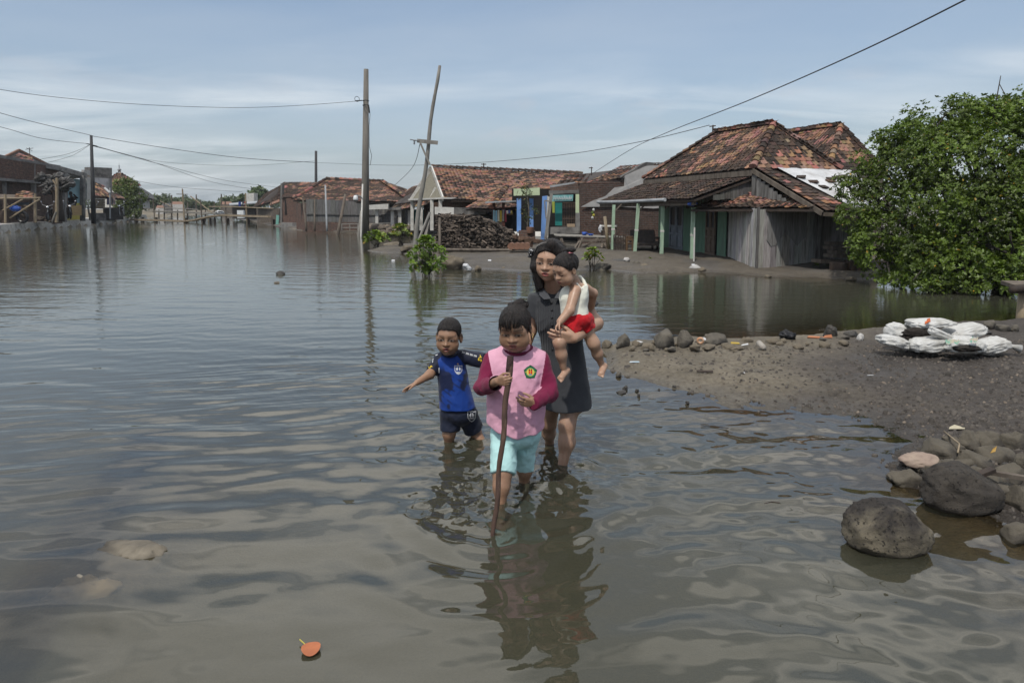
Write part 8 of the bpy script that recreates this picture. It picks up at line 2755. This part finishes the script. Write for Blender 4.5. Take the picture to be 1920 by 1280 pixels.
def build_boy():
 o = thing('person', G(868, 838, 0), 'small boy in a blue football jersey wading with one arm held out', 'person')
 C, H, R = P(842, 631, 4.08), .216, headframe(7, 8, 2)
 S = Field(*bounds(P(755, 590, 3.9), P(940, 850, 4.3), (-.5, 4.1, -.15), m=.05), .003)
 head(S, C, H, R, .93, .35, .85, 1.0, .9, .96, 1.3)
 S.op(cone(P(842, 655, 4.12), P(843, 680, 4.16), .037, .042), .025)
 S.op(loft(((668, 826, 860, 4.16, .05), (700, 828, 868, 4.15, .06), (760, 838, 880, 4.15, .05), (785, 842, 884, 4.15, .05))), .03)
 el, wr = P(806, 702, 4.06), P(782, 717, 3.98)
 S.op(cone(P(825, 671, 4.16), el, .029, .026), .02); S.op(cone(el, wr, .0265, .0175), .02)
 hand(S, wr, (-.86, -.25, -.42), (.25, .55, -.75), (-.25, -.9, .1), .105, [(.0, .1, .1), (.1, .15, .1), (.25, .2, .15), (.3, .25, .2)], .5, (.8, .55, .2), tcurl=.1)
 el2, wr2 = P(908, 683, 4.10), P(930, 706, 3.98)
 S.op(cone(P(866, 671, 4.16), el2, .030, .026), .02); S.op(cone(el2, wr2, .026, .018), .02)
 hand(S, wr2, (.7, -.4, -.55), (-.3, .5, -.7), (0, -1, .3), .10, [.2] * 4, .2)
 S.op(cone(P(846, 784, 4.14), P(842, 812, 4.12), .04, .036), .03); S.op(cone(P(842, 812, 4.12), P(842, 838, 4.14), .036, .027), .03)
 an = A(P(842, 838, 4.14)); S.op(cone(an, an + A((0, .01, -.1)), .026, .022), .02); S.op(cone(an + A((0, .02, -.12)), an + A((-.02, -.09, -.13)), .026, .022), .02)
 S.op(cone(P(877, 784, 4.16), P(889, 806, 4.2), .04, .036), .03); S.op(cone(P(889, 806, 4.2), P(908, 836, 4.15), .036, .026), .03)
 an = A(P(908, 836, 4.15)); S.op(cone(an, an + A((.03, .01, -.1)), .025, .022), .02); S.op(cone(an + A((.03, .02, -.12)), an + A((.02, -.09, -.13)), .026, .022), .02)

 def col(V):
  c = np.repeat(A(SK_B)[None], len(V), 0)
  face_colors(V, c, C, H, R, SK_B, 'kid', (.24, .07, .06), .5, .0, .5, .9)
  scalp(V, c, C, H, R, HL_B)
  return c
 emit('body', S, M_SKIN, o, col, rel=2)
 Sh = Field(*bounds(P(815, 585, 3.95), P(870, 670, 4.35), m=.03), .003)
 hair_cap(Sh, C, H, R, HL_B, .93, .014, .0, .004, 2)
 emit('hair', Sh, M_HAIR, o, (1, 1, 1), lambda V, N: folds(V, .0013, 60, 40, 5), fz=(3000, .010, (-.1, -.3, .4)))
 # jersey
 Ss = Field(*bounds(P(798, 645, 4.0), P(915, 780, 4.35), m=.06), .003)
 Ss.op(loft(((655, 830, 856, 4.155, .042), (660, 824, 862, 4.16, .055), (670, 817, 868, 4.16, .075), (695, 820, 874, 4.15, .088), (725, 822, 881, 4.14, .092), (755, 824, 888, 4.13, .096), (776, 825, 894, 4.13, .098)), 2.2), .02, tag=0)
 Ss.op(cone(P(826, 669, 4.16), P(810, 697, 4.09), .036, .038, True), .018, tag=1)
 Ss.op(cone(P(860, 667, 4.16), P(908, 676, 4.11), .040, .048, True), .018, tag=2)
 Ss.op(ell(P(843, 656, 4.11), (.048, .06, .032)), .01, 'sub')
 zc = P(850, 771, 4.04).z
 Ss.cut(lambda X, Y, Z: zc + .002 * np.sin(X * 50) - Z)

 def scol(V):
  t_ = Ss.tags(V)
  navy, blue = A((.008, .011, .028)), A((.008, .042, .235))
  c = np.repeat(blue[None], len(V), 0)
  n = fbm(V[:, 0] * 7 + V[:, 2] * 3, V[:, 1] * 0, V[:, 2] * 4 - V[:, 0] * 5, 3, 44)
  z0, z1 = P(0, 762, 4.1).z, P(0, 690, 4.1).z
  m_ = sstep(.06, .12, n) * sstep(z0 - .03, z0 + .02, V[:, 2]) * sstep(z1 + .03, z1 - .02, V[:, 2])
  stripe = sstep(.3, .7, np.sin((V[:, 0] * .7 + V[:, 2]) * 150)) * sstep(-.10, .0, n) * sstep(z0, z0 + .05, V[:, 2]) * sstep(z1, z1 - .06, V[:, 2]) * .6
  k = np.clip(m_ + stripe, 0, 1)[:, None] * .9
  c = c * (1 - k) + navy * k
  dx_ = (V[:, 0] - P(843, 690, 4.1).x)
  sl = (t_ > 0) | (np.abs(dx_) > .062 + 1.0 * np.clip(P(0, 672, 4.1).z - V[:, 2], -.2, .2)) & (V[:, 2] > P(0, 712, 4.1).z)
  c[sl] = navy
  return c
 _, bv = emit('jersey', Ss, M_JERSEY, o, scol, lambda V, N: folds(V, .004, 10, 6, 31), 2)
 m_ = MB(); ring = []
 for i in range(20):
  a = 2 * PI * i / 20
  ring.append(P(843 + 15.5 * math.cos(a), 658 + (10.5 if math.sin(a) > 0 else 5) * math.sin(a), 4.13 - .058 * math.sin(a)))
 m_.tube(ring + [ring[0]], .008, 7, False); m_.build('collar', pm('navy_rib', (.009, .012, .03), (.007, .01, .024), .85, 30), o, True)
 W_ = (.62, .64, .66); BL = (.02, .06, .25)
 sh = lambda cx, cy, w, h: [(cx - w, cy - h), (cx - w * .5, cy - h * .9), (cx, cy - h), (cx + w * .5, cy - h * .9), (cx + w, cy - h), (cx + w * .95, cy + h * .3), (cx + w * .5, cy + h * .85), (cx, cy + h * 1.1), (cx - w * .5, cy + h * .85), (cx - w * .95, cy + h * .3)]
 star = [(858.5 + (2 if i % 2 == 0 else .9) * math.sin(PI * i / 5), 682 - (2 if i % 2 == 0 else .9) * math.cos(PI * i / 5)) for i in range(10)]
 decal('crest', bv, [(W_, sh(859.5, 693, 7.4, 8.4)), (BL, sh(859.5, 693, 6.2, 7)), (W_, [(855, 690), (858.5, 687.5), (858.5, 694), (856, 695)]), (W_, [(864, 690), (860.5, 687.5), (860.5, 694), (863, 695)]), (W_, [(855.5, 697), (863.5, 697), (862, 699.5), (857, 699.5)]), ((.5, .33, .04), star)], M_PRINT, o)
 ch = []
 for k in range(4):
  for j in range(3):
   x0, y0 = 866 + k * 7.4 + j * 2.0, 659.5 + k * 2.2 + j * .6
   ch.append((W_, [(x0, y0 - 1.8), (x0 + .9, y0 - 1.5), (x0 + 1.7, y0 + .4), (x0 + .7, y0 + 2.1), (x0 - .2, y0 + 1.8), (x0 + .7, y0 + .2)]))
 for k in range(3):
  ch.append((W_, [(818.5 - k * .9, 660 + k * 2.6), (822.5 - k * .9, 658.5 + k * 2.6), (822.3 - k * .9, 660 + k * 2.6), (818.3 - k * .9, 661.6 + k * 2.6)]))
 for k in range(4):
  ch.append((W_, [(812.5 - k * .6, 665 + k * 4), (814 - k * .6, 664 + k * 4), (813.4 - k * .6, 667 + k * 4), (812 - k * .6, 668 + k * 4)]))
 ch.append((W_, [(822, 690), (824, 689), (824, 699), (822.5, 699)]))
 decal('sleeve_chevrons', bv, ch, M_PRINT, o, ns=2)
 text_decal('SY', bv, 901.5, 672, 10.5, R_(-64), (.60, .42, .03), o)
 text_decal('S', bv, 806.5, 688, 10, R_(60), (.60, .42, .03), o)
 # shorts
 Sp = Field(*bounds(P(815, 755, 3.95), P(915, 815, 4.4), m=.05), .003)
 Sp.op(ell(P(860, 774, 4.14), (.112, .10, .075)), .02)
 Sp.op(cone(P(846, 772, 4.14), P(844, 807, 4.12), .068, .060, True), .012)
 Sp.op(cone(P(872, 772, 4.15), P(888, 805, 4.19), .068, .062, True), .012)
 _, bv2 = emit('shorts', Sp, M_JERSEY, o, (.010, .014, .030), lambda V, N: folds(V, .004, 12, 7, 33), 2)
 decal('shorts_crest', bv2, [((.55, .56, .58), sh(884.5, 780, 8.2, 10)), ((.012, .015, .03), sh(884.5, 780, 6.8, 8.6)), ((.55, .56, .58), [(880, 778), (883.6, 773), (883.8, 781), (881.5, 782.5)]), ((.55, .56, .58), [(889, 778), (885.4, 773), (885.2, 781), (887.5, 782.5)]), ((.55, .56, .58), [(879.5, 783), (889.5, 783), (888, 785), (881, 785)])], M_PRINT, o)
 return o


# ================================================================== the woman
HL_W = ((-.47, .42), (-.36, .38), (-.27, .26), (-.19, -.1), (-.12, -.4), (.5, -.75))


def build_woman():
 o = thing('person', G(1050, 870, 0), 'woman with long dark hair in a charcoal buttoned dress carrying the toddler', 'person')
 C, H, R = P(1031, 489, 3.80), .222, headframe(20, 9, 3)
 S = Field(*bounds(P(990, 440, 3.5), P(1140, 880, 4.2), (.3, 3.7, -.15), m=.05), .003)
 head(S, C, H, R, .96, .0, 1.05, 1.05, .15, .95)
 S.op(cone(P(1034, 520, 3.85), P(1037, 550, 3.89), .042, .050), .03)
 S.op(cone(P(1016, 560, 3.89), P(1082, 560, 3.89), .036, .036), .03)
 S.op(loft(((555, 1012, 1086, 3.89, .06), (620, 1018, 1084, 3.87, .07), (700, 1024, 1096, 3.87, .085), (765, 1030, 1100, 3.87, .09))), .03)
 el, wr = P(1117, 606, 3.82), P(1077, 634, 3.50)
 S.op(cone(P(1093, 562, 3.88), el, .034, .037), .02); S.op(cone(el, A(el) * .5 + A(wr) * .5, .040, .036), .025); S.op(cone(A(el) * .5 + A(wr) * .5, wr, .036, .024), .02)
 hand(S, wr, (-.95, -.18, .10), (.1, .65, .65), (-.25, -.3, .9), .150, [(.05, .25, .3), (.1, .3, .3), (.15, .35, .35), (.2, .4, .4)], .15, (.75, .5, .35), tcurl=.4)
 e2, w2 = P(996, 620, 3.90), P(982, 668, 3.86)
 S.op(cone(P(1006, 566, 3.885), e2, .030, .029), .02); S.op(cone(e2, w2, .031, .022), .02)
 hand(S, w2, (-.1, -.2, -.9), (.8, 0, .2), (0, -.8, .6), .145, [.3] * 4, .1)
 S.op(cone(P(1075, 740, 3.84), P(1063, 798, 3.78), .062, .044), .03); S.op(cone(P(1063, 798, 3.78), P(1063, 828, 3.765), .043, .042), .03)
 S.op(cone(P(1063, 828, 3.765), P(1053, 880, 3.735), .041, .024), .04)
 an = A(P(1052, 884, 3.73)); S.op(cone(an, an + A((-.005, .0, -.10)), .0235, .026), .02); S.op(cone(an + A((0, .03, -.11)), an + A((-.02, -.13, -.13)), .034, .028), .03)
 S.op(cone(P(1036, 745, 3.92), P(1029, 793, 4.0), .06, .044), .03); S.op(cone(P(1029, 793, 4.0), P(1029, 812, 4.05), .042, .038), .03); S.op(cone(P(1029, 812, 4.05), P(1031, 834, 4.12), .037, .023), .03)
 an = A(P(1030, 834, 4.12)); S.op(cone(an + A((.005, .03, .0)), an + A((-.02, -.07, -.04)), .03, .032), .03); S.op(cone(an + A((-.02, -.07, -.04)), an + A((-.03, -.14, -.05)), .032, .024), .03)

 def col(V):
  c = np.repeat(A(SK_W)[None], len(V), 0)
  leg = sstep(P(0, 700, 3.8).z, P(0, 760, 3.8).z, V[:, 2])[:, None]
  c = c * (1 - .22 * leg)
  face_colors(V, c, C, H, R, SK_W, 'open', (.33, .075, .075), .85, -.006, 0, .15)
  scalp(V, c, C, H, R, HL_W)
  return c
 emit('body', S, M_SKIN, o, col, rel=2)
 w = lambda q: A(C) + R @ (A(q) * H)
 Sh = Field(*bounds(P(990, 435, 3.6), P(1075, 565, 4.1), m=.04), .0032)
 hair_cap(Sh, C, H, R, HL_W, 1.0, .03, .05, .006, 3)
 for a, b, ra, rb in ((w((-.355, -.06, .15)), P(1004, 500, 3.79), .024, .026), (P(1004, 500, 3.79), P(1013, 538, 3.80), .026, .017), (w((-.33, .1, -.1)), P(1014, 545, 3.90), .045, .03),
        (w((.32, -.10, .25)), w((.40, -.02, -.15)), .030, .035), (w((.3, .1, -.1)), P(1062, 545, 3.93), .05, .03), (w((0, .3, -.2)), P(1038, 550, 3.98), .075, .05), (w((.1, -.2, .47)), w((.36, -.05, .2)), .03, .03)):
  Sh.op(cone(a, b, ra, rb), .02)
 emit('hair', Sh, M_HAIR, o, (1, 1, 1), lambda V, N: folds(V, .0025, 34, 5, 9), fz=(1800, .035, (0, .1, -1)))
 # headband with bow
 m_ = MB(); pts = [w((-.365, -.10, .20)), w((-.27, -.20, .40)), w((-.12, -.25, .495)), w((.05, -.25, .53)), w((.2, -.22, .49))]
 m_.tube([Vector(p) for p in pts], .0042, 6); m_.build('headband', pm('silver_band', (.30, .29, .27), (.04, .035, .035), .35, 90, bump=.3), o, True)
 m_ = MB(); bc = Vector(w((-.41, -.14, .19))); rg = random.Random(3)
 for k in range(9):
  m_.blob(bc + Vector((rg.uniform(-.015, .012), rg.uniform(-.015, .015), rg.uniform(-.026, .022))), (.012, .010, .011), k, .2, 2, 8, 6)
 m_.build('hair_bow', pm('dotted_bow', (.015, .015, .017), (.62, .62, .62), .6, 160, (.55, .6), bump=0), o, True)
 # dress
 Ss = Field(*bounds(P(985, 535, 3.65), P(1122, 780, 4.1), m=.06), .0032)
 Ss.op(loft(((546, 1010, 1070, 3.89, .07), (554, 999, 1094, 3.89, .085), (578, 999, 1099, 3.875, .105), (602, 1003, 1099, 3.865, .118), (640, 1014, 1092, 3.875, .098), (670, 1016, 1096, 3.88, .108), (715, 1016, 1103, 3.87, .125), (776, 1018, 1112, 3.86, .135)), 2.2), .02)
 Ss.op(cone(P(1009, 556, 3.885), P(999, 592, 3.88), .050, .043, True), .03)
 Ss.op(cone(P(1088, 554, 3.885), P(1110, 579, 3.86), .052, .050, True), .03)
 Ss.op(ell(P(1036, 541, 3.83), (.052, .08, .034)), .01, 'sub'); Ss.op(cone(P(1036, 541, 3.80), P(1036, 568, 3.765), .052, .010), .006, 'sub')
 zc = P(1060, 773, 3.74).z
 Ss.cut(lambda X, Y, Z: zc + .002 * np.sin(X * 40 + Y * 30) - Z)
 zt, zb = P(0, 560, 3.78).z, P(0, 668, 3.78).z
 pl = lambda V: np.repeat((sstep(zb, zb + .03, V[:, 2]) * sstep(zt, zt - .02, V[:, 2]) * (np.abs(V[:, 0] - P(1034, 600, 3.78).x) < .085))[:, None], 3, 1)
 dcol = lambda V: A((.046, .049, .054)) * (1 + .35 * fbm(V[:, 0] * 6, V[:, 1] * 6, V[:, 2] * 6, 3, 7))[:, None]
 _, bv = emit('dress', Ss, M_DRESS, o, dcol, lambda V, N: folds(V, .004, 9, 4, 41), 2, {'Pleat': pl})
 # collar flaps and buttons
 M_COL = pm('dress_collar', (.075, .078, .085), (.05, .053, .06), .9, 20, bump=.3)
 for pts in (((1018, 538), (1025, 547), (1033, 560), (1020, 561), (1011, 553), (1012, 543)), ((1054, 538), (1047, 547), (1039, 560), (1051, 561), (1060, 553), (1058, 543))):
  vs = [P(a, b, 3.775 + .0025 * (556 - b)) for a, b in pts]
  m_ = MB(); m_.slab(vs[::-1], .007); m_.build('collar', M_COL, o)
 m_ = MB()
 for py in (568, 582, 596, 610, 624, 640, 655):
  q = onto(bv, 1034.5 + (py - 568) * .02, py, .002)
  if q: m_.blob(q, (.007, .004, .007), 1, 0, 1, 10, 6)
 m_.build('buttons', M_BLACK, o, True)
 # sandals
 m_ = MB(); c = Vector(an) + Vector((-.01, -.05, -.075)); M_SAND = pm('blue_sandal', (.05, .17, .28), (.04, .13, .22), .6, 8)
 m_.slab([c + Vector(v) for v in ((-.055, -.10, 0), (.02, -.10, .0), (.045, .02, .02), (.045, .12, .06), (-.015, .12, .06), (-.045, .02, .02))], .015)
 m_.tube([c + Vector((-.04, -.04, .01)), c + Vector((-.01, -.05, .075)), c + Vector((.04, -.03, .02))], .010, 6); m_.build('sandal', M_SAND, o)
 return o


# ================================================================== the toddler on her arm
HL_T = ((-.47, .42), (-.34, .36), (-.24, .24), (-.14, .06), (.0, .06), (.13, .02), (.2, -.12), (.47, -.3))


def build_toddler():
 o = thing('person', P(1084, 612, 3.62), 'toddler in cream vest and red shorts sitting on the woman\'s arm', 'person')
 C, H, R = P(1061, 505, 3.585), .170, headframe(52, 24, 4)
 S = Field(*bounds(P(1030, 465, 3.45), P(1142, 720, 3.85), m=.05), .0026)
 head(S, C, H, R, 1.03, 1.0, .85, .9, .1, 1.0)
 S.op(cone(P(1072, 522, 3.62), P(1080, 542, 3.65), .034, .040), .02)
 S.op(loft(((533, 1066, 1098, 3.65, .04), (548, 1058, 1099, 3.645, .056), (575, 1058, 1098, 3.64, .064), (600, 1058, 1104, 3.63, .07))), .025)
 e1, w1 = P(1068, 582, 3.525), P(1050, 603, 3.49)
 S.op(cone(P(1079, 545, 3.585), e1, .031, .0245), .02); S.op(cone(e1, w1, .0245, .0185), .015)
 hand(S, w1, (-.5, -.25, -.75), (.7, .2, -.3), (-.2, -.8, .2), .078, [(.4, .7, .6)] * 4, .15, (.7, .5, .4))
 e2, w2 = P(1112, 550, 3.74), P(1109, 575, 3.80)
 S.op(cone(P(1096, 540, 3.68), e2, .029, .025), .02); S.op(cone(e2, w2, .025, .019), .015)
 hand(S, w2, (-.3, .6, -.7), (-.6, -.4, 0), (0, -1, 0), .075, [.3] * 4, .1)
 # legs
 k1, a1 = P(1049, 641, 3.50), P(1056, 688, 3.52)
 S.op(cone(P(1074, 606, 3.59), k1, .039, .030), .03); S.op(cone(k1, A(k1) * .5 + A(a1) * .5, .029, .0255), .03); S.op(cone(A(k1) * .5 + A(a1) * .5, a1, .0255, .0175), .03)
 S.op(cone(P(1063, 694, 3.54), P(1052, 708, 3.49), .018, .017), .015)
 k2, a2 = P(1113, 644, 3.62), P(1127, 681, 3.67)
 S.op(cone(P(1096, 612, 3.62), k2, .039, .030), .03); S.op(cone(k2, A(k2) * .5 + A(a2) * .5, .029, .025), .03); S.op(cone(A(k2) * .5 + A(a2) * .5, a2, .025, .018), .03)
 S.op(cone(P(1133, 686, 3.68), P(1127, 700, 3.63), .019, .018), .015)
 for a, d, sd in (((1052, 708, 3.49), (-.55, -.75, -.45), (.75, -.3, -.45)), ((1127, 700, 3.63), (-.25, -.75, -.6), (.9, -.2, -.1))):
  p = A(P(*a)); d = unit(d); sd = unit(sd)
  for k in range(5):
   q = p + sd * (.013 - .0065 * k); S.op(cone(q, q + d * (.022 - .002 * k), .0065 - .0004 * k, .0058 - .0004 * k), .003)

 def col(V):
  c = np.repeat(A(SK_T)[None], len(V), 0)
  face_colors(V, c, C, H, R, SK_T, 'down', (.30, .10, .09), .45, 0, 1, .1)
  scalp(V, c, C, H, R, HL_T)
  return c
 emit('body', S, M_SKIN, o, col, rel=2)
 Sh = Field(*bounds(P(1030, 462, 3.4), P(1092, 530, 3.75), m=.03), .0026)
 hair_cap(Sh, C, H, R, HL_T, 1.0, .014, .0, .012, 5)
 w = lambda q: A(C) + R @ (A(q) * H)
 tp = A(P(1069, 474, 3.56)); Sh.op(ell(tp, (.015, .015, .018)), .01); Sh.op(ell(tp + A((.004, 0, .016)), (.026, .020, .014)), .006)
 emit('hair', Sh, M_HAIR, o, (1, 1, 1), lambda V, N: folds(V, .0015, 50, 24, 15), fz=(1100, .012, (.3, .2, .3)))
 rg = random.Random(8); L_ = []
 for i in range(7):
  x0 = -.22 + .44 * i / 6 + rg.uniform(-.02, .02)
  L_.append([w((x0 * .6, -.25, .46)), w((x0, -.375, .34)), w((x0 * 1.1 + rg.uniform(-.04, .04), -.415, .31 + rg.uniform(-.05, .08)))])
 for i in range(8):
  a = rg.uniform(0, 6.3); L_.append([tp, tp + A((math.cos(a) * .014, math.sin(a) * .014, .022)), tp + A((math.cos(a) * .03, math.sin(a) * .03, .016))])
 strands('fringe', L_, .0011, o)
 m_ = MB(); m_.ring(Vector(tp), .013, .004, (.1, .1, 1), 12, 5); m_.blob(Vector(tp) + Vector((-.004, -.015, 0)), (.005, .005, .005), 1, 0); m_.build('hair_tie', pm('pink_tie', (.60, .22, .24), (.5, .18, .2), .5, 5, bump=0), o, True)
 # vest
 Ss = Field(*bounds(P(1040, 520, 3.45), P(1112, 600, 3.8), m=.04), .0026)
 Ss.op(loft(((534, 1062, 1101, 3.65, .050), (545, 1052, 1103, 3.645, .070), (575, 1051, 1102, 3.64, .078), (596, 1053, 1105, 3.63, .084)), 2.2), .01)
 Ss.op(ell(P(1078, 545, 3.56), (.034, .036, .046)), .006, 'sub'); Ss.op(ell(P(1088, 530, 3.60), (.020, .05, .030)), .006, 'sub')
 for pts in (((1062, 541, 3.625), (1073, 533, 3.61), (1081, 533, 3.60), (1089, 542, 3.595), (1094, 552, 3.60)), ((1087, 519, 3.66), (1094, 527, 3.655), (1099, 537, 3.63), (1098, 548, 3.605))):
  for a, b in zip(pts[:-1], pts[1:]):
   Ss.op(cone(P(*a), P(*b), .0085, .0085), .004)
 zc = P(1080, 591, 3.6).z
 Ss.cut(lambda X, Y, Z: zc + (P(1098, 590, 3.6).x - X) * -.02 - Z)
 emit('vest', Ss, M_CLOTHC, o, (.70, .70, .60), lambda V, N: folds(V, .0028, 12, 10, 51), 1)
 Sp = Field(*bounds(P(1040, 575, 3.4), P(1118, 630, 3.8), m=.05), .0028)
 Sp.op(ell(P(1082, 598, 3.625), (.084, .090, .048)), .02)
 Sp.op(cone(P(1080, 600, 3.60), P(1063, 622, 3.545), .055, .052, True), .015); Sp.op(cone(P(1092, 600, 3.62), P(1102, 619, 3.62), .055, .050, True), .015)
 emit('shorts', Sp, M_CLOTHC, o, (.42, .010, .016), lambda V, N: folds(V, .0060, 16, 12, 61), 2)
 return o


build_girl(); build_boy(); build_woman(); build_toddler()
# the stick
a_, b_ = P(957, 669, 3.17), G(925, 1003, 0)
d = (b_ - a_).normalized(); b2 = b_ + d * .16
o = MB(); n_ = 26
pts = [a_.lerp(b2, k / n_) + Vector((.004 * math.sin(k * .8), .003 * math.cos(k * 1.3), 0)) for k in range(n_ + 1)]
o.tube(pts, [.0148 - .0055 * k / n_ + random.uniform(-.0008, .0008) for k in range(n_ + 1)], 12)
st = o.build('walking_stick', pm('bark_stick', (.085, .050, .036), (.045, .028, .022), .85, 30, bump=.6, stretch=(1, 1, .4), stain=(.14, .10, .07), stain_scale=9, stain_amt=(.56, .72)), None, True, org=b_)
tag(st, 'long brown wooden stick held upright by the girl in pink', 'stick')
m_ = MB(); ra = [a_ + (b_ - a_) * t_ - d * 0 for t_ in (-.0005, .05, .105)]
m_.tube([a_ - d * .004] + [a_.lerp(b_, t_) for t_ in (.03, .06, .095)], [.0156, .0164, .0160, .0154], 12)
m_.build('bark_grip', pm('dark_bark_grip', (.045, .022, .020), (.028, .015, .014), .8, 40, bump=1.0, bdist=.004), st, True)
# ------------------------------------------------------------------ the hazy air
hb_ = MB(); hb_.box((-60, 140, 9), (560, 420, 26))
m, t = new_mat('haze')
v = t.n('ShaderNodeVolumePrincipled', {'Color': (.80, .86, .93, 1), 'Density': 0.0004, 'Anisotropy': 0.2})
t.out(None, v.outputs[0])
tag(hb_.build('haze', m), kind='stuff')
